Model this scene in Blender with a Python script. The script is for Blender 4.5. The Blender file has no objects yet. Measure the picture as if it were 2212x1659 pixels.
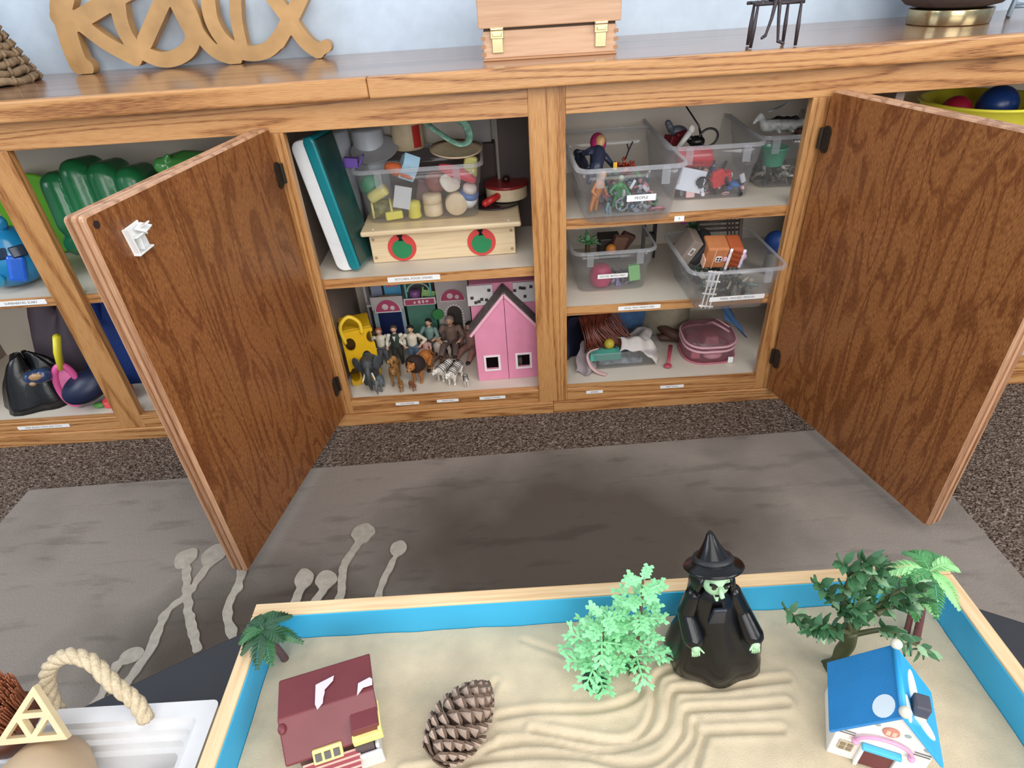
import bpy, bmesh, math, random
from mathutils import Vector, Matrix, Euler, noise
random.seed(7)
PI = math.pi
S = bpy.context.scene
COL = S.collection
# ---------------- camera, world, lights, exposure ----------------
cd = bpy.data.cameras.new('camera'); cam = bpy.data.objects.new('camera', cd); COL.objects.link(cam)
cd.sensor_width = 36.0; cd.lens = 36.0*1321.4/2212; cd.clip_start = 0.02
_r = Vector((0.9979681, -0.0310303, -0.0556488)); _u = Vector((0.0634244, 0.5671963, 0.8211368)); _f = Vector((-0.0060836, 0.8229979, -0.5680119))
cam.matrix_world = Matrix(((_r.x, _u.x, -_f.x, -0.03544), (_r.y, _u.y, -_f.y, -1.18630), (_r.z, _u.z, -_f.z, 0.90977), (0, 0, 0, 1)))
S.camera = cam
w = bpy.data.worlds.new('daylight'); S.world = w; w.use_nodes = True
w.node_tree.nodes['Background'].inputs[0].default_value = (0.80, 0.88, 1.0, 1)
w.node_tree.nodes['Background'].inputs[1].default_value = 0.75
def area(name, loc, target, size, energy, col, sy=None):
    l = bpy.data.lights.new(name, 'AREA'); l.energy = energy; l.color = col; l.size = size
    if sy: l.shape = 'RECTANGLE'; l.size_y = sy
    o = bpy.data.objects.new(name, l); COL.objects.link(o); o.location = loc
    o.rotation_euler = (Vector(target)-Vector(loc)).to_track_quat('-Z', 'Y').to_euler()
    return o
area('window_light', (1.9, -1.9, 1.75), (0, -0.2, 0.4), 1.3, 34, (1.0, 0.97, 0.93), 1.1)
area('window_light_left', (-2.3, -0.9, 1.7), (0, 0.2, 0.6), 1.1, 24, (0.86, 0.93, 1.0), 1.2)
area('window_light_behind', (0.2, -3.0, 1.25), (0, 0.1, 0.35), 1.9, 34, (1.0, 0.98, 0.95), 1.2)
area('ceiling_light', (0.1, -1.5, 2.35), (0, -0.1, 0.3), 1.4, 20, (1.0, 0.96, 0.9))
S.view_settings.view_transform = 'Standard'; S.view_settings.look = 'None'
S.cycles.transparent_max_bounces = 48; S.cycles.max_bounces = 12
S.view_settings.exposure = 0.05; S.view_settings.gamma = 1.0; S.view_settings.use_curve_mapping = False

# ---------------- materials ----------------
def lin(c):
    if isinstance(c, str):
        c = c.lstrip('#'); c = [int(c[i:i+2], 16)/255 for i in (0, 2, 4)]
    return tuple((x/12.92 if x <= 0.04045 else ((x+0.055)/1.055)**2.4) for x in c)+(1,)
_mc = {}
def M(col, rough=0.5, metal=0.0, bump=0.0, bscale=300, var=0.0, vscale=40, coat=0.0, spec=0.5):
    """plain procedural material: principled, optional noise variation of colour and relief"""
    key = (col, rough, metal, bump, bscale, var, vscale, coat, spec)
    if key in _mc: return _mc[key]
    m = bpy.data.materials.new('surface_'+str(col).strip('#')); m.use_nodes = True; nt = m.node_tree
    b = nt.nodes['Principled BSDF']; b.inputs['Roughness'].default_value = rough; b.inputs['Metallic'].default_value = metal
    b.inputs['Specular IOR Level'].default_value = spec
    b.inputs['Coat Weight'].default_value = coat; b.inputs['Coat Roughness'].default_value = 0.15
    c = lin(col)
    tc = nt.nodes.new('ShaderNodeTexCoord')
    v = var if var else 0.04
    n = nt.nodes.new('ShaderNodeTexNoise'); n.inputs['Scale'].default_value = vscale; n.inputs['Detail'].default_value = 4
    nt.links.new(tc.outputs['Object'], n.inputs['Vector'])
    r = nt.nodes.new('ShaderNodeValToRGB'); r.color_ramp.elements[0].position = 0.3; r.color_ramp.elements[1].position = 0.7
    r.color_ramp.elements[0].color = tuple(x*(1-v) for x in c[:3])+(1,)
    r.color_ramp.elements[1].color = tuple(min(1, x*(1+v)+v*0.02) for x in c[:3])+(1,)
    nt.links.new(n.outputs[0], r.inputs[0]); nt.links.new(r.outputs[0], b.inputs['Base Color'])
    if bump:
        n2 = nt.nodes.new('ShaderNodeTexNoise'); n2.inputs['Scale'].default_value = bscale; n2.inputs['Detail'].default_value = 3
        nt.links.new(tc.outputs['Object'], n2.inputs['Vector'])
        bp = nt.nodes.new('ShaderNodeBump'); bp.inputs['Strength'].default_value = bump; bp.inputs['Distance'].default_value = 0.002
        nt.links.new(n2.outputs[0], bp.inputs['Height']); nt.links.new(bp.outputs[0], b.inputs['Normal'])
    _mc[key] = m; return m
def wood(name, light, dark, axis, fig=9.0, rough=0.35, coat=0.15, lines=0.55, stretch=0.06, seed=0.0, dist=3.5, bump=0.15, mid=None, warp=0.4, fstretch=0.05):
    """grain runs along axis (0,1,2) of the object's own coordinates"""
    m = bpy.data.materials.new(name); m.use_nodes = True; nt = m.node_tree; L = nt.links.new
    b = nt.nodes['Principled BSDF']; b.inputs['Roughness'].default_value = rough; b.inputs['Coat Weight'].default_value = coat; b.inputs['Coat Roughness'].default_value = 0.2
    tc = nt.nodes.new('ShaderNodeTexCoord'); mp = nt.nodes.new('ShaderNodeMapping')
    sc = [1, 1, 1]; sc[axis] = stretch; mp.inputs['Scale'].default_value = sc; mp.inputs['Location'].default_value = (seed, seed*1.7, seed*0.6)
    L(tc.outputs['Object'], mp.inputs['Vector'])
    big = nt.nodes.new('ShaderNodeTexNoise'); big.inputs['Scale'].default_value = fig; big.inputs['Detail'].default_value = 1.5; big.inputs['Distortion'].default_value = warp
    L(mp.outputs[0], big.inputs['Vector'])
    # growth rings: sine of the stretched noise field
    mul = nt.nodes.new('ShaderNodeMath'); mul.operation = 'MULTIPLY'; mul.inputs[1].default_value = dist*22
    L(big.outputs[0], mul.inputs[0])
    sn = nt.nodes.new('ShaderNodeMath'); sn.operation = 'SINE'; L(mul.outputs[0], sn.inputs[0])
    rr = nt.nodes.new('ShaderNodeMapRange'); rr.inputs[1].default_value = -1; rr.inputs[2].default_value = 1; L(sn.outputs[0], rr.inputs[0])
    fine = nt.nodes.new('ShaderNodeTexNoise'); fine.inputs['Scale'].default_value = fig*38; fine.inputs['Detail'].default_value = 3
    mp2 = nt.nodes.new('ShaderNodeMapping'); s2 = [1, 1, 1]; s2[axis] = fstretch; mp2.inputs['Scale'].default_value = s2; L(tc.outputs['Object'], mp2.inputs['Vector']); L(mp2.outputs[0], fine.inputs['Vector'])
    pw = nt.nodes.new('ShaderNodeMath'); pw.operation = 'POWER'; pw.inputs[1].default_value = 2.2; L(rr.outputs[0], pw.inputs[0])
    mx = nt.nodes.new('ShaderNodeMath'); mx.operation = 'MULTIPLY_ADD'; mx.inputs[1].default_value = lines; L(pw.outputs[0], mx.inputs[0])
    fm = nt.nodes.new('ShaderNodeMapRange'); fm.inputs[1].default_value = 0.35; fm.inputs[2].default_value = 0.7; fm.inputs[3].default_value = 0.0; fm.inputs[4].default_value = 1-lines
    L(fine.outputs[0], fm.inputs[0]); L(fm.outputs[0], mx.inputs[2])
    r = nt.nodes.new('ShaderNodeValToRGB'); e = r.color_ramp.elements
    e[0].position = 0.1; e[0].color = lin(light); e[1].position = 0.95; e[1].color = lin(dark)
    if mid: k = e.new(0.5); k.color = lin(mid)
    L(mx.outputs[0], r.inputs[0]); L(r.outputs[0], b.inputs['Base Color'])
    bp = nt.nodes.new('ShaderNodeBump'); bp.inputs['Strength'].default_value = bump; bp.inputs['Distance'].default_value = 0.001; bp.invert = True
    L(mx.outputs[0], bp.inputs['Height']); L(bp.outputs[0], b.inputs['Normal'])
    return m
def plastic_clear(name, tint, opac=0.16, rough=0.12):
    m = bpy.data.materials.new(name); m.use_nodes = True; nt = m.node_tree; L = nt.links.new
    nt.nodes.remove(nt.nodes['Principled BSDF']); out = nt.nodes['Material Output']
    tr = nt.nodes.new('ShaderNodeBsdfTransparent'); tr.inputs[0].default_value = (0.985, 0.987, 0.99, 1)
    df = nt.nodes.new('ShaderNodeBsdfDiffuse'); df.inputs[0].default_value = lin(tint)
    tl = nt.nodes.new('ShaderNodeBsdfTranslucent'); tl.inputs[0].default_value = lin(tint)
    gl = nt.nodes.new('ShaderNodeBsdfGlossy'); gl.inputs['Roughness'].default_value = rough
    a = nt.nodes.new('ShaderNodeMixShader'); a.inputs[0].default_value = 0.5; L(df.outputs[0], a.inputs[1]); L(tl.outputs[0], a.inputs[2])
    lw = nt.nodes.new('ShaderNodeLayerWeight'); lw.inputs[0].default_value = 0.25
    mr = nt.nodes.new('ShaderNodeMapRange'); mr.inputs[3].default_value = opac; mr.inputs[4].default_value = min(1, opac*3.2); L(lw.outputs['Facing'], mr.inputs[0])
    x = nt.nodes.new('ShaderNodeMixShader'); L(mr.outputs[0], x.inputs[0]); L(tr.outputs[0], x.inputs[1]); L(a.outputs[0], x.inputs[2])
    lw2 = nt.nodes.new('ShaderNodeLayerWeight'); lw2.inputs[0].default_value = 0.5
    pw = nt.nodes.new('ShaderNodeMath'); pw.operation = 'POWER'; pw.inputs[1].default_value = 4.0; L(lw2.outputs['Facing'], pw.inputs[0])
    fr = nt.nodes.new('ShaderNodeMath'); fr.operation = 'MULTIPLY_ADD'; fr.inputs[1].default_value = 0.22; fr.inputs[2].default_value = 0.035; L(pw.outputs[0], fr.inputs[0])
    y = nt.nodes.new('ShaderNodeMixShader'); L(fr.outputs[0], y.inputs[0]); L(x.outputs[0], y.inputs[1]); L(gl.outputs[0], y.inputs[2])
    L(y.outputs[0], out.inputs[0]); return m

# ---------------- mesh building ----------------
def rotm(r):
    return Euler(r).to_matrix().to_4x4() if not isinstance(r, Matrix) else r
class MB:
    def __init__(s): s.v = []; s.f = []; s.k = []
    def add(s, vs, fs, k=0, T=None):
        n = len(s.v)
        s.v += [tuple(T @ Vector(p)) for p in vs] if T is not None else [tuple(p) for p in vs]
        s.f += [tuple(i+n for i in f) for f in fs]; s.k += [k]*len(fs); return s
    def box(s, c, d, r=(0, 0, 0), k=0, top=1.0):
        x, y, z = d[0]/2, d[1]/2, d[2]/2; t = top
        vs = [(-x, -y, -z), (x, -y, -z), (x, y, -z), (-x, y, -z), (-x*t, -y*t, z), (x*t, -y*t, z), (x*t, y*t, z), (-x*t, y*t, z)]
        return s.add(vs, [(0, 3, 2, 1), (4, 5, 6, 7), (0, 1, 5, 4), (1, 2, 6, 5), (2, 3, 7, 6), (3, 0, 4, 7)], k, Matrix.Translation(c) @ rotm(r))
    def bb(s, x0, x1, y0, y1, z0, z1, k=0):
        return s.box(((x0+x1)/2, (y0+y1)/2, (z0+z1)/2), (x1-x0, y1-y0, z1-z0), k=k)
    def rings(s, rg, k=0, T=None, cap=True, closed=False):
        n = len(rg[0]); vs = [p for r in rg for p in r]; fs = []
        m = len(rg)
        for i in range(m if closed else m-1):
            a, b = i*n, ((i+1) % m)*n
            for j in range(n): fs.append((a+j, a+(j+1) % n, b+(j+1) % n, b+j))
        if cap and not closed: fs += [tuple(range(n-1, -1, -1)), tuple(range((m-1)*n, m*n))]
        return s.add(vs, fs, k, T)
    def lathe(s, prof, n=24, T=None, k=0, cap=True, sx=1, sy=1):
        return s.rings([[(r*math.cos(2*PI*j/n)*sx, r*math.sin(2*PI*j/n)*sy, z) for j in range(n)] for r, z in prof], k, T, cap)
    def ell(s, c, r, rot=(0, 0, 0), n=14, m=9, k=0):
        if not isinstance(r, (tuple, list)): r = (r, r, r)
        T = Matrix.Translation(c) @ rotm(rot)
        rg = [[(r[0]*math.sin(a)*math.cos(2*PI*j/n), r[1]*math.sin(a)*math.sin(2*PI*j/n), -r[2]*math.cos(a)) for j in range(n)] for a in [PI*(i+0.04)/(m+0.08) for i in range(m+1)]]
        return s.rings(rg, k, T)
    def tube(s, pts, rad, n=8, k=0, cap=True, closed=False, flat=1.0):
        P = [Vector(p) for p in pts]; N = len(P)
        R = rad if isinstance(rad, (list, tuple)) else [rad]*N
        rg = []; up = None
        for i in range(N):
            a = P[(i-1) % N] if (closed or i > 0) else P[i]; b = P[(i+1) % N] if (closed or i < N-1) else P[i]
            t = (b-a); t = t.normalized() if t.length > 1e-9 else Vector((0, 0, 1))
            if up is None: up = Vector((0, 0, 1)) if abs(t.z) < 0.9 else Vector((1, 0, 0))
            e = t.cross(up); e = e.normalized() if e.length > 1e-6 else t.orthogonal().normalized(); up = e.cross(t).normalized()
            rg.append([P[i]+(e*math.cos(2*PI*j/n)+up*math.sin(2*PI*j/n)*flat)*R[i] for j in range(n)])
        return s.rings(rg, k, None, cap, closed)
    def cap(s, a, b, ra, rb, n=10, k=0):       # tapered limb with rounded ends
        a = Vector(a); b = Vector(b)
        s.tube([a, b], [ra, rb], n, k); s.ell(a, ra, n=n, m=6, k=k); s.ell(b, rb, n=n, m=6, k=k); return s
    def prism(s, poly, h, T=None, k=0):        # outline in XY, extruded to z=h
        n = len(poly); vs = [(x, y, 0) for x, y in poly]+[(x, y, h) for x, y in poly]
        fs = [tuple(range(n-1, -1, -1)), tuple(range(n, 2*n))]+[(i, (i+1) % n, n+(i+1) % n, n+i) for i in range(n)]
        return s.add(vs, fs, k, T)
    def leaf(s, p, d, L, W, up=(0, 0, 1), k=0, bend=0.15):
        d = Vector(d).normalized(); u = Vector(up); e = d.cross(u)
        if e.length < 1e-3: e = d.cross(Vector((1, 0, 0)))
        e.normalize(); u = e.cross(d).normalized(); p = Vector(p); vs = []
        for t, w_ in ((0, 0.12), (0.3, 0.85), (0.6, 0.9), (1, 0.05)):
            c = p+d*L*t-u*L*bend*t*t
            vs += [c-e*W*w_/2+u*W*0.12, c+e*W*w_/2+u*W*0.12, c-u*W*0.08]
        fs = []
        for i in range(3):
            a = i*3; b = a+3; fs += [(a, a+2, b+2, b), (a+2, a+1, b+1, b+2), (a+1, a, b, b+1)]
        return s.add(vs, fs, k)
    def build(s, name, mats, parent=None, smooth=False, bevel=0, loc=None, rot=None, seg=2, remesh=0, sm=0, sub=0, kind=None, label=None):
        me = bpy.data.meshes.new(name); me.from_pydata([tuple(p) for p in s.v], [], s.f)
        if not isinstance(mats, (list, tuple)): mats = [mats]
        for m in mats: me.materials.append(m)
        if any(s.k): me.polygons.foreach_set('material_index', s.k)
        if smooth: me.polygons.foreach_set('use_smooth', [True]*len(me.polygons))
        me.update(); o = bpy.data.objects.new(name, me); COL.objects.link(o)
        if parent: o.parent = parent
        if loc: o.location = loc
        if rot: o.rotation_euler = rot
        if bevel:
            b = o.modifiers.new('edge', 'BEVEL'); b.width = bevel; b.segments = seg; b.limit_method = 'ANGLE'; b.angle_limit = 0.6
        if remesh:
            r = o.modifiers.new('body', 'REMESH'); r.mode = 'VOXEL'; r.voxel_size = remesh; r.use_smooth_shade = True
            if sm: q = o.modifiers.new('soft', 'SMOOTH'); q.factor = 0.6; q.iterations = sm
        if sub: q = o.modifiers.new('sub', 'SUBSURF'); q.levels = sub; q.render_levels = sub
        if kind: o['kind'] = kind
        if label: o['label'] = label
        return o
def thing(name, label, cat, loc=(0, 0, 0), rot=(0, 0, 0), group=None):
    o = bpy.data.objects.new(name, None); COL.objects.link(o); o.empty_display_size = 0.02
    o.location = loc; o.rotation_euler = rot if isinstance(rot, (tuple, list)) else (0, 0, rot)
    o['label'] = label; o['category'] = cat
    if group: o['group'] = group
    return o
def tag(o, label, cat, group=None, kind=None):
    o['label'] = label; o['category'] = cat
    if group: o['group'] = group
    if kind: o['kind'] = kind
    return o
def copy_tree(o, parent=None):
    c = o.copy(); COL.objects.link(c)
    if parent: c.parent = parent
    for ch in list(o.children): copy_tree(ch, c)
    return c
def struct(o): o['kind'] = 'structure'; return o
def plate(fn, x0, x1, y0, y1, res, t, lift=None):
    """solid plate of thickness t (z 0..t) wherever fn(x,y)<0; outline traced smoothly"""
    nx = int((x1-x0)/res)+2; ny = int((y1-y0)/res)+2
    g = [[fn(x0+i*res, y0+j*res) for j in range(ny)] for i in range(nx)]
    mb = MB(); ids = {}; pts = []
    def vid(key, x, y):
        if key not in ids: ids[key] = len(pts); pts.append((x, y))
        return ids[key]
    polys = []; segs = []
    for i in range(nx-1):
        for j in range(ny-1):
            cs = [(i, j), (i+1, j), (i+1, j+1), (i, j+1)]; vals = [g[a][b] for a, b in cs]
            if min(vals) >= 0: continue
            poly = []; cut = []
            for q in range(4):
                a, b = cs[q], cs[(q+1) % 4]; va, vb = vals[q], vals[(q+1) % 4]
                if va < 0: poly.append(vid(a, x0+a[0]*res, y0+a[1]*res)); cut.append(0)
                if (va < 0) != (vb < 0):
                    tt = va/(va-vb); tt = min(0.97, max(0.03, tt)); key = (min(a, b), max(a, b))
                    poly.append(vid(key, x0+(a[0]+(b[0]-a[0])*tt)*res, y0+(a[1]+(b[1]-a[1])*tt)*res)); cut.append(1 if va < 0 else 2)
            if len(poly) >= 3:
                polys.append(poly); n = len(poly)
                for q in range(n):
                    if cut[q] == 1 and cut[(q+1) % n] == 2: segs.append((poly[q], poly[(q+1) % n]))
            for q in range(4):  # grid border
                pass
    n = len(pts)
    mb.v = [(x, y, 0) for x, y in pts]+[(x, y, t+(lift(x, y) if lift else 0)) for x, y in pts]
    mb.f = [tuple(reversed(p)) for p in polys]+[tuple(q+n for q in p) for p in polys]+[(a, b, b+n, a+n) for a, b in segs]
    mb.k = [0]*len(mb.f); return mb
def seg_d(px, py, a, b):
    ax, ay = a; bx, by = b; dx, dy = bx-ax, by-ay; L = dx*dx+dy*dy
    t = 0 if L == 0 else max(0, min(1, ((px-ax)*dx+(py-ay)*dy)/L)); return math.hypot(px-ax-dx*t, py-ay-dy*t)
def catmull(P, n=6):
    if len(P) < 3: return P
    Q = [P[0]]+list(P)+[P[-1]]; out = []
    for i in range(1, len(Q)-2):
        for k in range(n):
            t = k/n; out.append(tuple(0.5*((2*b)+(c-a)*t+(2*a-5*b+4*c-d)*t*t+(3*b-a-3*c+d)*t**3) for a, b, c, d in zip(Q[i-1], Q[i], Q[i+1], Q[i+2])))
    out.append(tuple(P[-1])); return out
def rrect(w, d, r, n=4, z=0, cx=0, cy=0):
    out = []
    for sx, sy, a0 in ((1, 1, 0), (-1, 1, PI/2), (-1, -1, PI), (1, -1, 3*PI/2)):
        for k in range(n+1):
            a = a0+PI/2*k/n; out.append((cx+sx*(w/2-r)+r*math.cos(a), cy+sy*(d/2-r)+r*math.sin(a), z))
    return out
def text(s, size, mat, parent, loc, rot, name='lettering', cy=True, ext=0.0):
    cu = bpy.data.curves.new(name, 'FONT'); cu.body = s; cu.size = size; cu.align_x = 'CENTER'; cu.align_y = 'CENTER'; cu.resolution_u = 2; cu.extrude = ext
    t = bpy.data.objects.new('tmp', cu); COL.objects.link(t)
    dg = bpy.context.evaluated_depsgraph_get(); me = bpy.data.meshes.new_from_object(t.evaluated_get(dg)); bpy.data.objects.remove(t)
    me.materials.clear(); me.materials.append(mat)
    o = bpy.data.objects.new(name, me); COL.objects.link(o); o.parent = parent; o.location = loc; o.rotation_euler = rot; return o

OAK = ('#ca9762', '#784725')
oakx = [wood('oak_along_x_%d' % i, OAK[0], OAK[1], 0, fig=19, seed=i*3.3, dist=3.0, stretch=0.04, lines=0.55, mid='#b8824e', bump=0.3) for i in range(4)]
oakz = [wood('oak_along_z_%d' % i, '#c6935d', '#7e4c24', 2, fig=17, seed=1+i*2.1, dist=2.8, stretch=0.045, lines=0.48, mid='#b27d49', bump=0.25) for i in range(3)]
counter_m = wood('oak_worktop', '#9c7458', '#6d4a35', 0, fig=6, rough=0.16, coat=0.4, dist=2.2, stretch=0.05)
door_face = wood('plywood_door_face', '#9d6638', '#5b2f11', 2, fig=22, rough=0.38, dist=1.2, stretch=0.17, warp=1.5, fstretch=0.14, lines=0.36, coat=0.1, mid='#7b4722')
door_edge = wood('door_edge_oak', '#cc9e7b', '#8f6040', 2, fig=20, rough=0.3, dist=1.2, stretch=0.03)
cab_white = M('#d4cabb', 0.45, var=0.05, vscale=6)
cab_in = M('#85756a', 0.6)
pine = wood('pine_wood', '#e0c49a', '#c39b6a', 0, fig=5, rough=0.45, dist=1.4, stretch=0.05, lines=0.4, bump=0.05)
pine_y = wood('pine_wood_y', '#e0c49a', '#c39b6a', 1, fig=5, rough=0.45, dist=1.4, stretch=0.05, lines=0.4, bump=0.05)
beech = wood('beech_wood', '#dcbc95', '#c9a379', 0, fig=5, rough=0.4, dist=1.2, stretch=0.05, lines=0.3, bump=0.03)
birch = wood('birch_ply', '#dfc9a4', '#cbb18a', 0, fig=5, rough=0.4, dist=1.0, stretch=0.05, lines=0.3, bump=0.03)
clear = plastic_clear('clear_storage_plastic', '#e6e9ee', 0.055, 0.1)
clear_rim = plastic_clear('clear_plastic_rim', '#e6e9ee', 0.22, 0.1)
white = M('#e9e9ea', 0.4); paper = M('#f4f4f2', 0.6); ink = M('#3a3a40', 0.7); black = M('#101012', 0.3)
brass = M('#d9c99a', 0.22, 1.0); dark_metal = M('#3b332c', 0.45, 0.7)
# ---------------- room ----------------
wall_m = M('#bfcddb', 0.7, bump=0.08, bscale=120)
struct(MB().bb(-3, 3, 0.36, 0.40, 0, 2.6).build('wall_back', wall_m))
struct(MB().bb(-3.04, -3, -3.2, 0.40, 0, 2.6).build('wall_left', wall_m))
struct(MB().bb(3, 3.04, -3.2, 0.40, 0, 2.6).build('wall_right', wall_m))
def carpet_mat():
    m = bpy.data.materials.new('brown_loop_carpet'); m.use_nodes = True; nt = m.node_tree; L = nt.links.new
    b = nt.nodes['Principled BSDF']; b.inputs['Roughness'].default_value = 0.95; b.inputs['Specular IOR Level'].default_value = 0.1
    tc = nt.nodes.new('ShaderNodeTexCoord')
    v = nt.nodes.new('ShaderNodeTexVoronoi'); v.inputs['Scale'].default_value = 210; L(tc.outputs['Object'], v.inputs['Vector'])
    n = nt.nodes.new('ShaderNodeTexNoise'); n.inputs['Scale'].default_value = 160; n.inputs['Detail'].default_value = 3; n.inputs['Distortion'].default_value = 1.2; L(tc.outputs['Object'], n.inputs['Vector'])
    r = nt.nodes.new('ShaderNodeValToRGB'); e = r.color_ramp.elements; e[0].position = 0.34; e[0].color = lin('#3b2e26'); e[1].position = 0.68; e[1].color = lin('#a8978a'); k = e.new(0.5); k.color = lin('#746459')
    L(n.outputs[0], r.inputs[0]); L(r.outputs[0], b.inputs['Base Color'])
    ad = nt.nodes.new('ShaderNodeMath'); ad.operation = 'SUBTRACT'; L(n.outputs[0], ad.inputs[0]); L(v.outputs['Distance'], ad.inputs[1])
    bp = nt.nodes.new('ShaderNodeBump'); bp.inputs['Strength'].default_value = 1.0; bp.inputs['Distance'].default_value = 0.006; L(ad.outputs[0], bp.inputs['Height']); L(bp.outputs[0], b.inputs['Normal'])
    return m
struct(MB().bb(-3, 3, -3.2, 0.36, -0.05, 0).build('floor', carpet_mat()))

# rug
def rug_mat():
    m = bpy.data.materials.new('mottled_grey_rug'); m.use_nodes = True; nt = m.node_tree; L = nt.links.new
    b = nt.nodes['Principled BSDF']; b.inputs['Roughness'].default_value = 0.95; b.inputs['Specular IOR Level'].default_value = 0.08
    b.inputs['Sheen Weight'].default_value = 0.15
    tc = nt.nodes.new('ShaderNodeTexCoord')
    def nz(s, d, sc=(1, 1, 1)):
        mp = nt.nodes.new('ShaderNodeMapping'); mp.inputs['Scale'].default_value = sc; L(tc.outputs['Object'], mp.inputs['Vector'])
        n = nt.nodes.new('ShaderNodeTexNoise'); n.inputs['Scale'].default_value = s; n.inputs['Detail'].default_value = d; L(mp.outputs[0], n.inputs['Vector']); return n
    big = nz(3.2, 5); med = nz(24, 5, (0.33, 1.3, 1)); fine = nz(330, 2)
    # woven dark cloud of the rug's own pattern
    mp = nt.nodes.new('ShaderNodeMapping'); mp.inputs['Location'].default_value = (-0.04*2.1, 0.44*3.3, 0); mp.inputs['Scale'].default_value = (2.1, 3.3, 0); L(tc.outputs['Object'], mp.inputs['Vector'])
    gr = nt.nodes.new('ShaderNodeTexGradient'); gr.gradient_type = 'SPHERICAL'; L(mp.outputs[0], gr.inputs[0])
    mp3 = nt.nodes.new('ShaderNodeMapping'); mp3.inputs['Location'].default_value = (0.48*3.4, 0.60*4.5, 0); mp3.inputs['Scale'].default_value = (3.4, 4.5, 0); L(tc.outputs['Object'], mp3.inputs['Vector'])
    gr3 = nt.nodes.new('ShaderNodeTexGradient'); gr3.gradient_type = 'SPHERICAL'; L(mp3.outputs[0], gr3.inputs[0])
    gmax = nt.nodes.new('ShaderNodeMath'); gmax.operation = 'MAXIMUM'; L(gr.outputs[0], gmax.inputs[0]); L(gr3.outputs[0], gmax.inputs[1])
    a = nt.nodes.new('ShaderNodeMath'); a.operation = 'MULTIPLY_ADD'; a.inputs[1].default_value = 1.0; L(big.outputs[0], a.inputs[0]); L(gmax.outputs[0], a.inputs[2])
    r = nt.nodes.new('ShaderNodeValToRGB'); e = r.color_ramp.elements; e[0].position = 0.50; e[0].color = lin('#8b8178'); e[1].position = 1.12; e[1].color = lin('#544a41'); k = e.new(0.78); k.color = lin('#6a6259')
    L(a.outputs[0], r.inputs[0])
    r2 = nt.nodes.new('ShaderNodeValToRGB'); e = r2.color_ramp.elements; e[0].position = 0.33; e[0].color = (0.50, 0.49, 0.48, 1); e[1].position = 0.43; e[1].color = (1, 1, 1, 1); L(med.outputs[0], r2.inputs[0])
    mx = nt.nodes.new('ShaderNodeMix'); mx.data_type = 'RGBA'; mx.blend_type = 'MULTIPLY'; mx.inputs[0].default_value = 0.45; L(r.outputs[0], mx.inputs[6]); L(r2.outputs[0], mx.inputs[7])
    L(mx.outputs[2], b.inputs['Base Color'])
    sm = nt.nodes.new('ShaderNodeMath'); sm.operation = 'MULTIPLY_ADD'; sm.inputs[1].default_value = 0.6; L(fine.outputs[0], sm.inputs[0]); L(med.outputs[0], sm.inputs[2])
    bp = nt.nodes.new('ShaderNodeBump'); bp.inputs['Strength'].default_value = 0.55; bp.inputs['Distance'].default_value = 0.004; L(sm.outputs[0], bp.inputs['Height']); L(bp.outputs[0], b.inputs['Normal'])
    return m
rug = thing('area_rug', 'grey brown mottled area rug with pale seed head pattern on the carpet', 'rug', (0, 0, 0))
MB().prism([(-1.125, -0.172), (0.80, -0.133), (0.787, -2.4), (-1.15, -2.4)], 0.010).build('rug_field', rug_mat(), rug, bevel=0.004)
motif_m = M('#aaa193', 0.95, bump=0.6, bscale=400, var=0.12, vscale=90)
def motif(line, head, w=0.009):
    P = catmull(line, 5)
    hx, hy, hr, hs = head
    def fn(x, y):
        d = min(seg_d(x, y, P[i], P[i+1]) for i in range(len(P)-1))-w*(0.85+0.5*noise.noise((x*60, y*60, 0)))
        if hr: 
            h = math.hypot((x-hx), (y-hy)/hs)-hr*(1+0.25*noise.noise((x*50, y*50, 3))); d = min(d, h)
        return d
    xs = [p[0] for p in P]+[hx-hr, hx+hr]; ys = [p[1] for p in P]+[hy-hr*hs, hy+hr*hs]
    mb = plate(fn, min(xs)-0.02, max(xs)+0.02, min(ys)-0.02, max(ys)+0.02, 0.004, 0.0025)
    mb.build('woven_motif', motif_m, rug, loc=(0, 0, 0.0095+0.0002*len(rug.children)))
motif([(-0.672, -0.42), (-0.646, -0.48), (-0.628, -0.52), (-0.585, -0.59)], (-0.683, -0.398, 0.021, 1.15))
motif([(-0.632, -0.42), (-0.646, -0.48), (-0.668, -0.52), (-0.665, -0.58), (-0.678, -0.66)], (-0.630, -0.394, 0.024, 1.1))
motif([(-0.566, -0.41), (-0.558, -0.47), (-0.560, -0.52), (-0.515, -0.60)], (-0.57, -0.40, 0.0, 1))
motif([(-0.705, -0.612), (-0.707, -0.70)], (-0.690, -0.596, 0.019, 0.8))
motif([(-0.355, -0.39), (-0.372, -0.44), (-0.366, -0.50), (-0.38, -0.56)], (-0.350, -0.363, 0.022, 1.1))
motif([(-0.279, -0.425), (-0.292, -0.47), (-0.303, -0.54)], (-0.2755, -0.407, 0.0155, 1.15), 0.007)
motif([(-0.44, -0.48), (-0.45, -0.55)], (-0.44, -0.463, 0.018, 1.2))
motif([(-0.399, -0.49), (-0.42, -0.55)], (-0.399, -0.47, 0.019, 1.15))

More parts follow.
